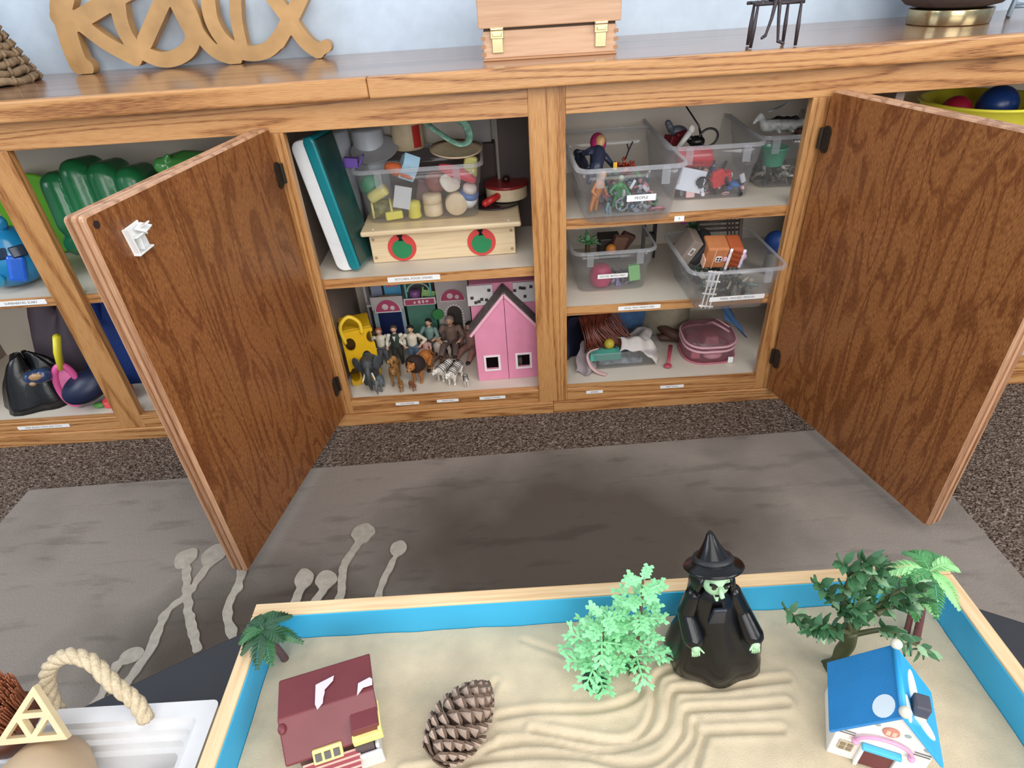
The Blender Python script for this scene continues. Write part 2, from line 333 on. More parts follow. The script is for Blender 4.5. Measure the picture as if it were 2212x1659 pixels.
# ---------------- cabinet ----------------
cab = thing('storage_cabinet', 'long low oak cabinet with open compartments and two doors standing open', 'cabinet', (0, 0, 0))
X0, X1 = -1.50, 1.50; TOP = 0.7293; YB = 0.345
stiles = [(-1.50, -1.43), (-0.9931, -0.9346), (-0.497, -0.4288), (0.0179, 0.0859), (0.5346, 0.603), (1.05, 1.118), (1.43, 1.50)]
for i, (a, b) in enumerate(stiles):
    MB().bb(a, b, 0, 0.019, 0.0335, TOP if (a == 0.0179) else 0.676).build('stile', oakz[i % 3], cab, bevel=0.001)
for i, (a, b) in enumerate([(X0, 0.0179), (0.0859, X1)]):
    MB().bb(a, b, 0, 0.019, 0.6761, TOP).build('top_rail', oakx[i+1], cab, bevel=0.001)
    MB().bb(a, b, 0.0002, 0.0188, 0.0335, 0.0681).build('bottom_rail', oakx[i], cab, bevel=0.0015)
for i, (a, b) in enumerate([(X0, 0.052), (0.0525, X1)]):
    MB().bb(a, b, -0.004, 0.014, 0, 0.0330).build('toe_board', oakx[3-i], cab, bevel=0.0015)
MB().bb(X0, X1, YB, 0.3595, 0, TOP).build('back_panel', cab_white, cab)
MB().bb(X0, X1, 0.0195, YB, 0.048, 0.066).build('cabinet_floor', cab_white, cab)
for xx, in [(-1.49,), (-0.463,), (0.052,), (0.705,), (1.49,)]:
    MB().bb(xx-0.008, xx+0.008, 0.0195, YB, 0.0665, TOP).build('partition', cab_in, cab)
def shelf(a, b, z, oi, oak=True):
    s = MB().bb(a, b, 0.0215, YB, z-0.019, z).build('shelf', cab_white, cab)
    MB().bb(a, b, 0.0196, 0.0213, z-0.021, z+0.0003).build('shelf_edging', oakx[oi], s)
shelf(-0.454, 0.043, 0.3755, 1); shelf(0.061, 0.696, 0.473, 2); shelf(0.061, 0.696, 0.2735, 0); shelf(-1.48, -0.472, 0.378, 3); shelf(0.714, 1.48, 0.50, 1)
wt = thing('worktop', 'continuous oak worktop with rounded nosing boards along the cabinet top', 'worktop')
MB().bb(X0, X1, -0.002, 0.3595, TOP+0.0003, 0.7598).build('top_board', counter_m, wt)
for i, (a, b) in enumerate([(X0, -0.2585), (-0.2580, X1)]):
    MB().bb(a, b, -0.022, -0.0023, TOP-0.004, 0.760).build('nosing', oakx[2-i], wt, bevel=0.004, seg=3)
def door(name, xp, ang, s, label=None):
    d = bpy.data.objects.new('cabinet_door', None); COL.objects.link(d); d.parent = cab; d.location = (xp, -0.010, 0); d.rotation_euler = (0, 0, -ang if s < 0 else ang)
    if label: d['label'] = label
    w_, z0, z1 = 0.462, 0.0385, 0.6895; zc = (z0+z1)/2
    # s<0 : width along +x, s>0 : width along -x; thickness toward -y
    cx = w_/2 if s < 0 else -w_/2
    prof = [(0.0, 0.0035), (-0.0015, 0.001), (-0.003, 0.0), (-0.0070, 0.0), (-0.0075, 0.006), (-0.0105, 0.006), (-0.0118, 0.0005), (-0.0150, 0.0), (-0.0180, 0.0005), (-0.0187, 0.006), (-0.0215, 0.006), (-0.0235, 0.0008), (-0.0290, 0.0016), (-0.0340, 0.0085)]
    T = Matrix.Translation((cx, 0, zc)) @ Matrix.Rotation(PI/2, 4, 'X')
    rg = [[(x, y, -yy) for x, y, _ in rrect(w_-2*ins, z1-z0-2*ins, 0.006, 3)] for yy, ins in prof]
    mb = MB(); mb.rings(rg, 1, T @ Matrix.Scale(-1, 4, (0, 0, 1)), cap=False)
    mb2 = MB(); mb2.rings([[(x, y, yy) for x, y, _ in rrect(w_-2*q, z1-z0-2*q, 0.005, 3)] for yy, q in ((0, 0.0035), (-0.001, 0.0035), (-0.002, 0.0075), (-0.033, 0.0095), (-0.034, 0.0085))], 0, T @ Matrix.Scale(-1, 4, (0, 0, 1)))
    mb.k = [0]*len(mb.f)
    # re-express in world-like axes: thickness is -y
    p = mb2.build('door_panel', door_face, d)
    e = mb.build('door_edge_moulding', door_edge, d)
    for pp in (p, e):
        me = pp.data; ys = [v.co.y for v in me.vertices]
        if max(ys) > 0.01:
            for v in me.vertices: v.co.y = -v.co.y
    for hz in (0.6075, 0.129):
        h = MB(); sx = 1 if s < 0 else -1
        h.prism([(x, y) for x, y, _ in rrect(0.020, 0.048, 0.0095, 4)], 0.0022, Matrix.Translation((sx*0.012, 0.0022, hz)) @ Matrix.Rotation(PI/2, 4, 'X'))
        h.tube([(sx*-0.001, 0.002, hz-0.018), (sx*-0.001, 0.002, hz+0.018)], 0.0042, 10)
        for q in (-0.014, 0.014): h.ell((sx*0.014, 0.0026, hz+q), (0.0025, 0.0012, 0.0025))
        h.build('hinge', dark_metal, d, bevel=0.0005)
    return d
dl = door('cabinet_door', -0.447, 1.7622, -1, 'door on the left opening, with a white plastic latch near its top corner')
dr = door('cabinet_door', 0.5605, 1.8306, 1)
# child latch and dark hole on the left door
lt = MB(); lt.box((0.397, 0.0015, 0.637), (0.046, 0.003, 0.052), (0, 0.1, 0)); lt.box((0.418, 0.008, 0.637), (0.003, 0.014, 0.050), (0, 0.1, 0)); lt.box((0.397, 0.008, 0.613), (0.044, 0.014, 0.003), (0, 0.1, 0))
lt.box((0.397, 0.012, 0.645), (0.040, 0.020, 0.003), (0.2, 0.1, 0)); lt.box((0.388, 0.018, 0.655), (0.024, 0.022, 0.003), (-0.3, 0.2, 0.1)); lt.box((0.404, 0.010, 0.630), (0.003, 0.016, 0.024)); lt.box((0.380, 0.008, 0.650), (0.003, 0.014, 0.022))
lt.box((0.392, 0.026, 0.662), (0.012, 0.02, 0.003), (0.4, 0.2, 0.0)); o = lt.build('child_latch', M('#e9e9e6', 0.35), dl, bevel=0.0008); o.scale = (0.7, 0.7, 0.7); o.location = (0.397*0.3, 0, 0.640*0.3)
MB().lathe([(0.005, 0), (0.005, 0.0005)], 14, Matrix.Translation((0.4468, 0.0003, 0.6747)) @ Matrix.Rotation(-PI/2, 4, 'X')).build('screw_hole', M('#2a1208', 0.8), dl)
# label strips
def label(x, y, z, w_, h_, s, tilt=0.0):
    o = MB().prism([(a, b) for a, b, _ in rrect(w_, h_, 0.001, 2)], 0.0006).build('label_strip', paper, cab, loc=(x, y, z), rot=(PI/2, -tilt, 0))
    text(s, h_*0.62, ink, o, (0, 0, 0.0008), (0, 0, 0))
label(-0.2375, 0.0190, 0.3665, 0.112, 0.0115, 'KITCHEN, FOOD, DISHES')
label(-1.078, 0.0190, 0.3685, 0.108, 0.0115, 'SUPERHEROES, SCARY')
label(0.249, 0.0190, 0.2625, 0.094, 0.0095, 'SAND TRAY MINIATURES')
label(0.318, 0.0190, 0.4600, 0.020, 0.0110, 'S')
label(-0.297, -0.0006, 0.0545, 0.056, 0.008, 'DOLL HOUSES')
label(-0.200, -0.0006, 0.0555, 0.052, 0.008, 'FAMILY SETS')
label(-0.093, -0.0006, 0.0555, 0.062, 0.008, 'ANIMAL FAMILIES')
label(0.151, -0.0006, 0.0535, 0.040, 0.008, 'BARBIES')
label(0.336, -0.0006, 0.0550, 0.056, 0.008, 'BABY DOLLS')
label(-1.173, -0.0006, 0.0535, 0.125, 0.009, 'MAKE BELIEVE, MAGIC AND TOOLS')
for x, y, z in ((-1.02, 0.3445, 0.665), (0.128, 0.3445, 0.652)):
    label(x, y, z, 0.04, 0.014, '')
# ---------------- things on the worktop ----------------
ZT = 0.760
# carved wooden word, leaning against the wall
mango = M('#b48c5a', 0.45, var=0.18, vscale=18, bump=0.2, bscale=60)
def word_fn():
    K = 0.0165
    st = []
    def s(pts, w=0.0165, cm=True):
        P = catmull(pts, 6) if cm else pts
        st.append((P, w))
    s([(0.0606, 0.1413), (0.0431, 0.1163), (0.0408, 0.0949), (0.0357, 0.0482), (0.0365, 0.0172)], 0.0205)
    s([(0.0365, 0.0172), (0.0487, 0.0129)], 0.0165)
    s([(0.0351, 0.1035), (0.0449, 0.0996)], 0.0185)
    s([(0.0735, 0.0896), (0.1106, 0.0533), (0.1576, 0.0225)], 0.015)
    s([(0.0597, 0.0938), (0.1179, 0.1153), (0.1662, 0.1336), (0.2087, 0.1488)], 0.0165)
    s([(0.1675, 0.1368), (0.1561, 0.0865), (0.1657, 0.0449), (0.2018, 0.0199), (0.2359, 0.0169), (0.2727, 0.0298), (0.2934, 0.0547), (0.2866, 0.0907), (0.2779, 0.1305)], 0.015)
    s([(0.1914, 0.0521), (0.2287, 0.0924), (0.2648, 0.1313)], 0.015)
    s([(0.2967, 0.1294), (0.3049, 0.093), (0.3088, 0.059), (0.333, 0.0245), (0.3695, 0.0099)], 0.014)
    s([(0.3483, 0.1265), (0.3423, 0.0825), (0.3553, 0.0442), (0.3895, 0.0194), (0.4379, 0.0201), (0.4769, 0.0457), (0.5024, 0.0749)], 0.0145)
    s([(0.4034, 0.1218), (0.3931, 0.0761), (0.3907, 0.0299)], 0.012)
    s([(0.4756, 0.1193), (0.502, 0.0732), (0.5252, 0.0325), (0.5467, 0.0137)], 0.015)
    s([(0.5467, 0.0137), (0.5665, 0.0213)], 0.012)
    s([(0.5403, 0.1172), (0.5039, 0.0731), (0.4683, 0.0358)], 0.0145)
    segs = [(P[i], P[i+1], w_) for P, w_ in st for i in range(len(P)-1)]
    def fn(x, y):
        return min(seg_d(x, y, a, b)-w_ for a, b, w_ in segs)
    return fn
m = plate(word_fn(), -0.03, 0.62, -0.0005, 0.17, 0.0030, 0.026)
o = m.build('carved_word_sign', mango, bevel=0.0012, loc=(-0.960, 0.330, ZT+0.001), rot=(PI/2-0.02, 0, 0))
tag(o, 'carved wooden word sign reading relax, standing against the wall on the worktop', 'sign')
# woven basket at the far left
bk = thing('woven_tree', 'woven brown fibre cone standing at the left end of the worktop', 'decoration', (-1.075, 0.225, ZT))
fib = M('#8b7458', 0.9, var=0.35, vscale=60, bump=0.6, bscale=200)
mb = MB()
for k in range(17):
    z = 0.008+k*0.0150; R_ = 0.088-0.085*(k/17)**0.9
    pts = [((R_+0.004*math.sin(9*a+k*1.7))*math.cos(a), (R_+0.004*math.sin(9*a+k*1.7))*math.sin(a), z+0.003*math.sin(7*a+k)) for a in [2*PI*j/30 for j in range(30)]]
    mb.tube(pts, 0.0075, 6, closed=True)
    for j in range(14):
        a = 2*PI*j/14+k*0.5; p = Vector((R_*math.cos(a), R_*math.sin(a), z)); mb.tube([p+Vector((math.cos(a)*0.004, math.sin(a)*0.004, -0.006)), p+Vector((math.cos(a)*0.011, math.sin(a)*0.011, 0.0)), p+Vector((math.cos(a+.2)*0.005, math.sin(a+.2)*0.005, 0.008))], 0.0035, 5)
mb.build('woven_strands', fib, bk, smooth=True)
MB().lathe([(0.078, 0.002), (0.002, 0.25)], 18).build('inner_core', M('#6b563f', 0.9), bk)
# hinged wooden case with brass latches
cs = thing('wooden_case', 'pale wooden case with two brass toggle latches standing on the worktop', 'box', (0.0675, 0.150, ZT), (0, 0, -0.035))
peach = wood('case_beech', '#cda584', '#b88e6c', 0, fig=5, rough=0.38, dist=0.9, stretch=0.05, lines=0.35, bump=0.03)
MB().bb(-0.120, 0.120, -0.075, 0.075, 0.004, 0.048).build('case_base', peach, cs, bevel=0.0015)
MB().bb(-0.122, 0.122, -0.077, 0.077, 0, 0.004).build('case_bottom', M('#b7875f', 0.5), cs, bevel=0.001)
MB().bb(-0.127, 0.127, -0.082, 0.082, 0.0525, 0.125).build('case_lid', peach, cs, bevel=0.002)
MB().bb(-0.118, 0.118, -0.074, 0.074, 0.048, 0.0525).build('lid_gap', M('#4d3a2b', 0.7), cs)
for sx in (-1, 1):
    for k in range(3): MB().bb(sx*0.120-0.004, sx*0.120+0.004, -0.0755, -0.0745, 0.008+k*0.013, 0.014+k*0.013).build('finger_joint', M('#a97c58', 0.5), cs)
for x in (-0.094, 0.092):
    l = MB().bb(x-0.012, x+0.012, -0.0845, -0.076, 0.036, 0.054).build('latch', brass, cs, bevel=0.001)
    MB().bb(x-0.010, x+0.010, -0.0785, -0.0755, 0.013, 0.037).build('latch_plate', brass, l, bevel=0.0008)
    MB().bb(x-0.008, x+0.008, -0.0895, -0.084, 0.040, 0.046).tube([(x-0.011, -0.086, 0.051), (x+0.011, -0.086, 0.051)], 0.0025, 8).build('latch_lever', brass, l, bevel=0.0008)
# iron bench with figure's legs
br = thing('bench_figurine', 'dark metal figurine with dangling legs seated on a spindly bench', 'figurine', (0.452, 0.030, ZT))
iron = M('#4b4346', 0.5, 0.6, bump=0.3, bscale=200)
mb = MB()
for (x, y) in ((-0.0395, -0.012), (0.0375, -0.016), (-0.030, 0.03), (0.034, 0.03)):
    mb.tube([(x, y, 0.001), (x*0.97, y, 0.03), (x*0.93, y, 0.066)], [0.0028, 0.0036, 0.0021], 7)
mb.build('bench_leg', iron, br, smooth=True)
mb = MB().tube([(-0.041, -0.012, 0.066), (0.041, -0.014, 0.066)], 0.0028, 7)
mb.tube([(-0.041, 0.03, 0.066), (0.041, 0.03, 0.066)], 0.0028, 7)
for k in range(7): mb.tube([(-0.034+k*0.0115, -0.013, 0.067), (-0.034+k*0.0115, 0.031, 0.067)], 0.0022, 6)
mb.build('bench_seat', iron, br, smooth=True)
mb = MB()
for x0, x1, xf, zf, d in ((-0.010, -0.014, -0.020, 0.020, 0), (-0.004, -0.002, 0.003, 0.010, 1)):
    mb.cap((x0, 0.008, 0.074), (x0, -0.02, 0.073), 0.0042, 0.0036, 8).cap((x0, -0.02, 0.073), (x1, -0.022, 0.045), 0.0036, 0.003, 8).cap((x1, -0.022, 0.045), (xf, -0.022, zf), 0.003, 0.0024, 8)
    mb.cap((xf, -0.022, zf), (xf+(0.008 if d else -0.008), -0.028, zf-0.003), 0.003, 0.0026, 8)
mb.cap((-0.006, 0.010, 0.075), (-0.004, 0.012, 0.112), 0.008, 0.010, 8).cap((-0.004, 0.012, 0.112), (-0.003, 0.012, 0.122), 0.003, 0.003, 8).ell((-0.003, 0.010, 0.132), (0.0075, 0.008, 0.0095))
for sx in (-1, 1):
    mb.cap((-0.005+sx*0.011, 0.012, 0.110), (-0.005+sx*0.017, 0.004, 0.092), 0.003, 0.0025, 8).cap((-0.005+sx*0.017, 0.004, 0.092), (-0.005+sx*0.024, -0.010, 0.074), 0.0025, 0.0022, 8)
    for q in range(3): mb.cap((-0.005+sx*(0.022+q*0.002), -0.010, 0.073), (-0.005+sx*(0.022+q*0.003), -0.0155, 0.066-q*0.0006), 0.0011, 0.0009, 6)
mb.build('seated_figure', iron, br, remesh=0.0009, sm=2)
# dark bowl on a brass ring base
vb = thing('footed_bowl', 'dark round bowl on a wide shiny brass ring base', 'bowl', (0.868, 0.200, ZT))
MB().lathe([(0.001, 0.028), (0.060, 0.0285), (0.082, 0.034), (0.098, 0.048), (0.106, 0.068), (0.108, 0.10), (0.104, 0.12), (0.100, 0.12), (0.098, 0.075), (0.07, 0.045), (0.001, 0.042)], 48, cap=False).build('bowl_body', M('#4d4240', 0.5, bump=0.2, bscale=80, var=0.2), vb, smooth=True)
MB().lathe([(0.070, 0.0), (0.072, 0.001), (0.0735, 0.0265), (0.071, 0.0275), (0.001, 0.0275)], 64, cap=True).build('brass_base', M('#b3a37e', 0.2, 1.0), vb, smooth=True, bevel=0.0006)
# pale metal easel leg on the right
wh = thing('metal_stand', 'pale blue metal stand with splayed legs at the right end of the worktop', 'stand', (1.035, 0.245, ZT))
mb = MB()
for a, b in (((-0.035, -0.03, 0.002), (0.0, 0.0, 0.11)), ((0.03, -0.035, 0.002), (0.0, 0.0, 0.11)), ((0.02, 0.045, 0.002), (0.0, 0.0, 0.11))): mb.tube([a, b], 0.0045, 8)
mb.tube([(-0.03, -0.026, 0.018), (0.026, -0.030, 0.018), (0.017, 0.038, 0.018)], 0.003, 8, closed=True)
mb.build('leg_frame', M('#9fb2c2', 0.4, 0.3), wh, smooth=True)
MB().lathe([(0.02, 0.11), (0.05, 0.14), (0.055, 0.16), (0.05, 0.16), (0.02, 0.118)], 24, cap=True).build('dish', M('#9fb2c2', 0.4, 0.3), wh, smooth=True)

# ---------------- table and sand tray ----------------
tb = thing('low_table', 'dark charcoal low table with clipped corners under the sand tray', 'table', (0.04, -1.05, 0))
dk = M('#2b2c30', 0.55)
MB().prism([(-0.66, -0.55), (0.70, -0.55), (0.70, 0.12), (0.4845, 0.253), (0.34, 0.335), (-0.37, 0.335), (-0.427, 0.302), (-0.70, 0.155)], 0.024, Matrix.Translation((0, 0, 0.246))).build('tabletop', dk, tb, bevel=0.002)
for x, y in ((-0.30, 0.20), (0.30, 0.20), (-0.45, -0.5), (0.55, -0.5)): MB().box((x, y, 0.1282), (0.05, 0.05, 0.235), top=1.15).build('leg', dk, tb)
tray = thing('sand_tray', 'shallow wooden sand tray painted blue inside, on the dark table', 'tray', (0.0405, -1.027, 0.2702))
TX, TY, TH, WT = 0.3735, 0.262, 0.0798, 0.0155
sky = M('#35b0df', 0.42, var=0.05, vscale=8)
MB().bb(-TX, TX, -TY, TY, 0, 0.008).build('tray_base', sky, tray)
MB().bb(-TX, TX, TY-WT, TY, 0.0082, TH).build('side_board', pine, tray, bevel=0.0012)
MB().bb(-TX, TX, -TY, -TY+WT, 0.0082, TH).build('side_board', pine, tray, bevel=0.0012)
for s in (-1, 1):
    a, b = sorted((s*TX, s*(TX-WT))); MB().bb(a, b, -TY+WT+0.0003, TY-WT-0.0003, 0.0082, TH).build('side_board', pine_y, tray, bevel=0.0012)
e = 0.0012
for (x0, x1, y0, y1) in ((-TX+WT, TX-WT, TY-WT-e, TY-WT-0.0001), (-TX+WT, TX-WT, -TY+WT+0.0001, -TY+WT+e), (-TX+WT+0.0001, -TX+WT+e, -TY+WT+e, TY-WT-e), (TX-WT-e, TX-WT-0.0001, -TY+WT+e, TY-WT-e)):
    MB().bb(x0, x1, y0, y1, 0.0082, TH-0.0025).build('blue_lining', sky, tray)
# sand with raked furrows
LN = [([(-0.04, -0.894), (-0.002, -0.903), (0.04, -0.911), (0.063, -0.903), (0.078, -0.882), (0.083, -0.86), (0.091, -0.848), (0.106, -0.843)], 1.0),
 ([(-0.071, -0.904), (-0.028, -0.906), (0.022, -0.917), (0.066, -0.911), (0.087, -0.896), (0.098, -0.87), (0.108, -0.864), (0.149, -0.866), (0.168, -0.864), (0.215, -0.861)], 1.0),
 ([(-0.16, -0.925), (-0.063, -0.916), (0.001, -0.92), (0.041, -0.93), (0.071, -0.928), (0.097, -0.909), (0.105, -0.891), (0.114, -0.884), (0.16, -0.886), (0.205, -0.885)], 1.0),
 ([(0.060, -0.948), (0.077, -0.935), (0.106, -0.914), (0.113, -0.897)], 0.9),
 ([(0.090, -0.955), (0.102, -0.937), (0.119, -0.91), (0.125, -0.907), (0.191, -0.908)], 0.9),
 ([(-0.073, -0.88), (-0.039, -0.877), (0.028, -0.879), (0.066, -0.868), (0.067, -0.851), (0.075, -0.84)], 0.8),
 ([(-0.16, -0.935), (-0.106, -0.922), (-0.08, -0.909), (-0.054, -0.905)], 0.8), ([(-0.085, -0.862), (-0.075, -0.845)], 0.6), ([(-0.045, -0.80), (0.0, -0.822)], 0.3)]
LN = [(catmull(p, 6), a) for p, a in LN]
SEG = [(P[i], P[i+1], a) for P, a in LN for i in range(len(P)-1)]
pits = [(0.150, -0.83, 0.050, 0.002), (-0.22, -0.90, 0.07, 0.0), (-0.300, -0.8066, 0.012, -0.003), (-0.105, -0.89, 0.035, 0.002), (0.268, -0.851, 0.02, -0.004)]
def sand_h(x, y):
    h = 0.308+0.0035*noise.noise((x*9, y*9, 1))+0.0016*noise.noise((x*28, y*28, 4))+0.0005*noise.noise((x*90, y*90, 9))
    d1 = 9; am = 0
    if -0.2 < x < 0.24 and -0.98 < y < -0.79:
        for a, b, q in SEG:
            d = seg_d(x, y, a, b)
            h += 0 if d > 0.011 else 0
            if d < d1: d1 = d; am = q
        h += am*(0.0020*math.exp(-(d1-0.0058)**2/(0.0036**2))-0.0030*math.exp(-d1*d1/(0.0030**2)))
    return h
nx, ny = 330, 190; sx0, sx1, sy0, sy1 = -0.3158, 0.3968, -1.26, -0.7823
sv = []; sf = []
ysl = [sy1-(sy1-sy0)*(j/ny)**1.35 for j in range(ny+1)]
for j in range(ny+1):
    for i in range(nx+1):
        x = sx0+(sx1-sx0)*i/nx; sv.append((x, ysl[j], sand_h(x, ysl[j])))
for j in range(ny):
    for i in range(nx): a = j*(nx+1)+i; sf.append((a+nx+1, a+nx+2, a+1, a))
sm_ = MB(); sm_.add(sv, sf)
sand_m = M('#d0bfa2', 0.9, bump=0.6, bscale=1400, var=0.10, vscale=22, spec=0.2)
so = sm_.build('sand', sand_m, smooth=True); tag(so, 'fine pale sand with raked wavy furrows filling the blue tray', 'sand', kind='stuff')

# -- maroon toy house --
def frame(loc, rz): return loc, (0, 0, rz)
mr = '#6f2d31'; maroon = M(mr, 0.42, var=0.08, vscale=25); cream = M('#e6dc8a', 0.45); dgrey = M('#55474a', 0.5); shell = M('#dcdad8', 0.35)
hz = thing('toy_farmhouse', 'maroon toy house with a long roof and yellow window, left side of the sand', 'toy house', (-0.2275, -0.8830, 0.3065), (0, 0, 0.27))
mb = MB(); mb.bb(-0.033, 0.034, -0.030, 0.028, 0.0, 0.034); mb.build('house_walls', M('#5d3a3a', 0.5), hz, bevel=0.001)
mb = MB()  # steep roof slab: high at back edge
T = Matrix.Rotation(PI/2, 4, 'X') @ Matrix.Rotation(0, 4, 'Z')
prof = [(-0.034, 0.030), (-0.006, 0.058), (0.034, 0.054), (0.037, 0.050), (-0.004, 0.052), (-0.033, 0.026)]
mb.add([(-0.043, y, z) for y, z in prof]+[(0.043, y, z) for y, z in prof], [tuple(range(5, -1, -1)), tuple(range(6, 12))]+[(i, (i+1) % 6, 6+(i+1) % 6, 6+i) for i in range(6)])
mb.build('roof', maroon, hz, bevel=0.0012)
MB().bb(0.018, 0.0425, -0.033, -0.010, 0.036, 0.0475).build('porch_roof', maroon, hz, bevel=0.001)
MB().bb(0.017, 0.044, -0.0375, -0.031, 0.030, 0.0395).bb(0.0405, 0.044, -0.036, -0.008, 0.0395, 0.044).build('yellow_eave', cream, hz, bevel=0.001)
MB().bb(0.0345, 0.0385, -0.040, 0.0305, 0.0, 0.026).bb(0.016, 0.040, -0.044, -0.040, 0.0, 0.022).build('white_surround', shell, hz, bevel=0.002)
w1 = MB().box((-0.006, -0.0345, 0.0300), (0.026, 0.004, 0.013), (-0.65, 0, 0)).build('dormer_window', cream, hz, bevel=0.001)
for k in (-1, 0, 1): MB().box((-0.006+k*0.008, -0.0368, 0.0317), (0.0055, 0.0015, 0.0065), (-0.65, 0, 0)).build('window_pane', M('#3b3232', 0.2), w1)
MB().bb(0.018, 0.034, -0.0395, -0.030, 0.0, 0.030).build('porch_wall', dgrey, hz)
MB().bb(0.023, 0.031, -0.041, -0.0393, 0.003, 0.014).build('door_window', M('#e9e4c2', 0.4), hz, bevel=0.001)
MB().box((0.025, -0.034, 0.0305), (0.007, 0.004, 0.003)).build('doormat', M('#a9938d', 0.4), hz, bevel=0.0008)
mb = MB(); mb.box((-0.004, -0.044, 0.020), (0.048, 0.018, 0.003), (0.5, 0, 0)); mb.build('awning', M('#8d2f3d', 0.4), hz, bevel=0.0006)
mb = MB()
for k in range(4): mb.box((-0.004, -0.037-k*0.004, 0.0255-k*0.0022), (0.050, 0.0014, 0.0014))
mb.build('awning_trim', M('#e3b8a8', 0.4), hz)
wp = M('#d6cbd6', 0.5)
def patch(pts, x, y, z, rx, name='worn_patch'):
    return MB().prism(pts, 0.0004).build(name, wp, hz, loc=(x, y, z), rot=(rx, 0, 0))
patch([(0, 0), (0.017, 0.004), (0.016, -0.001), (0.008, -0.008), (0.008, -0.011), (0.0065, -0.016), (0.006, -0.021), (0.001, -0.026), (-0.001, -0.020)], -0.0085, 0.0165, 0.0571, -0.09)
patch([(0, 0), (0.011, 0.0025), (0.013, 0.000), (0.0125, -0.006), (0.004, -0.006), (-0.002, -0.012)], 0.030, 0.004, 0.0585, -0.05)
MB().ell((-0.040, -0.012, 0.052), (0.004, 0.0055, 0.004)).build('chimney_pot', maroon, hz, smooth=True)

# -- pine cone --
pc = thing('pine_cone', 'large open brown pine cone lying on the sand', 'pine cone', (-0.1050, -0.8905, 0.3285))
ax = Vector((0.62, 0.77, 0.10)).normalized()
Q = Vector((0, 0, 1)).rotation_difference(ax).to_matrix().to_4x4()
core = M('#3a2a20', 0.8); scale_m = M('#6b5546', 0.65, var=0.3, vscale=120, bump=0.4, bscale=500); tip_m = M('#a89283', 0.6, var=0.15, vscale=200)
MB().lathe([(0.003, -0.038), (0.008, -0.030), (0.0125, -0.012), (0.013, 0.008), (0.009, 0.024), (0.002, 0.033)], 14, Q).build('core', core, pc, smooth=True)
def cone_scale():
    mb = MB(); sec = []
    for t, wd, th, z in ((0, 0.20, 0.10, 0), (0.4, 0.40, 0.12, 0.04), (0.75, 0.62, 0.15, 0.14), (0.95, 0.50, 0.20, 0.27), (1.05, 0.22, 0.14, 0.36)):
        sec.append([(t, -wd/2, z), (t, 0, z+th*0.55), (t, wd/2, z), (t, 0, z-th*0.45)])
    mb.rings(sec); mb.add([(0.80, -0.26, 0.115), (0.88, 0, 0.075), (0.80, 0.26, 0.115), (1.09, 0.0, 0.31), (1.10, 0, 0.20)], [(0, 1, 4), (1, 2, 4), (0, 4, 3), (4, 2, 3)], 1)
    return mb
cs0 = None; N = 108
for i in range(N):
    t = i/(N-1); z = -0.040+0.072*t; a = i*2.39996
    R_ = 0.0255*(math.sin(PI*(0.16+0.80*t))**0.75); R_ = max(R_, 0.006)
    tilt = -0.55+1.75*t   # open toward the stem end, closed at the tip
    L_ = R_*0.98+0.002
    if cs0 is None: o = cs0 = cone_scale().build('cone_scale', [scale_m, tip_m], pc)
    else: o = cs0.copy(); COL.objects.link(o)
    Rm = Q @ Matrix.Translation((0, 0, z-0.002)) @ Matrix.Rotation(a, 4, 'Z') @ Matrix.Rotation(-max(0.0, tilt)*0.75, 4, 'Y') @ Matrix.Diagonal((L_, 0.027*(0.6+0.6*math.sin(PI*t)), 0.021, 1))
    o.parent = pc; o.matrix_basis = Rm
# -- mint green toy trees --
mint = M('#93dca0', 0.4, var=0.06, vscale=60); mint_dark = M('#2c5a35', 0.5); stem_br = M('#5d4034', 0.6)
def mint_tree(loc, top, label_, base_r, n, spread):
    t = thing('toy_tree', label_, 'toy tree', loc)
    Tt = Vector(top)
    MB().tube([(0, 0, 0), Tt*0.5+Vector((0.002, 0, 0)), Tt], [0.0028, 0.0022, 0.001], 8).build('trunk', stem_br, t, smooth=True)
    if base_r: MB().lathe([(base_r, -0.001), (base_r, 0.003), (base_r*0.6, 0.005)], 20).build('base', M('#23402b', 0.5), t, smooth=False)
    else:
        mb = MB()
        for k in range(12): a = 2*PI*k/12; mb.leaf((0, 0, 0.003), (math.cos(a), math.sin(a), 0.1), 0.012, 0.003)
        mb.build('base', mint_dark, t)
    rnd = random.Random(int(loc[0]*1e4))
    for i in range(n):
        f = 0.14+0.86*i/(n-1); a = i*2.4; c = Tt*f; L_ = spread*(1.0-0.55*f)*rnd.uniform(0.8, 1.15)
        d = Vector((math.cos(a), math.sin(a), rnd.uniform(-0.1, 0.7))).normalized(); mb = MB()
        mb.tube([c, c+d*L_*0.6, c+d*L_], [0.0012, 0.0011, 0.0007], 5)
        sd = d.cross(Vector((0, 0, 1))).normalized()
        for k in range(4):
            p = c+d*L_*(0.25+0.25*k)
            for s in (-1, 1):
                dd = (d*0.7+sd*s*0.9+Vector((0, 0, rnd.uniform(-0.2, 0.3)))).normalized(); q = p+dd*L_*0.20
                mb.leaf(p, dd, L_*0.34, 0.0036); mb.leaf(q, (dd+d).normalized(), L_*0.20, 0.0036); mb.leaf(q, (dd*1.2-d*0.5).normalized(), L_*0.20, 0.0036)
        mb.leaf(c+d*L_*0.9, d, L_*0.25, 0.006)
        mb.build('frond', mint, t)
mint_tree((0.025, -0.8515, 0.307), (0.010, 0.018, 0.085), 'mint green toy tree on a round dark base, left one of the pair', 0.0125, 24, 0.040)
mint_tree((0.0655, -0.838, 0.307), (0.005, 0.010, 0.130), 'taller mint green toy tree with bare brown trunk, beside the witch', 0, 26, 0.036)
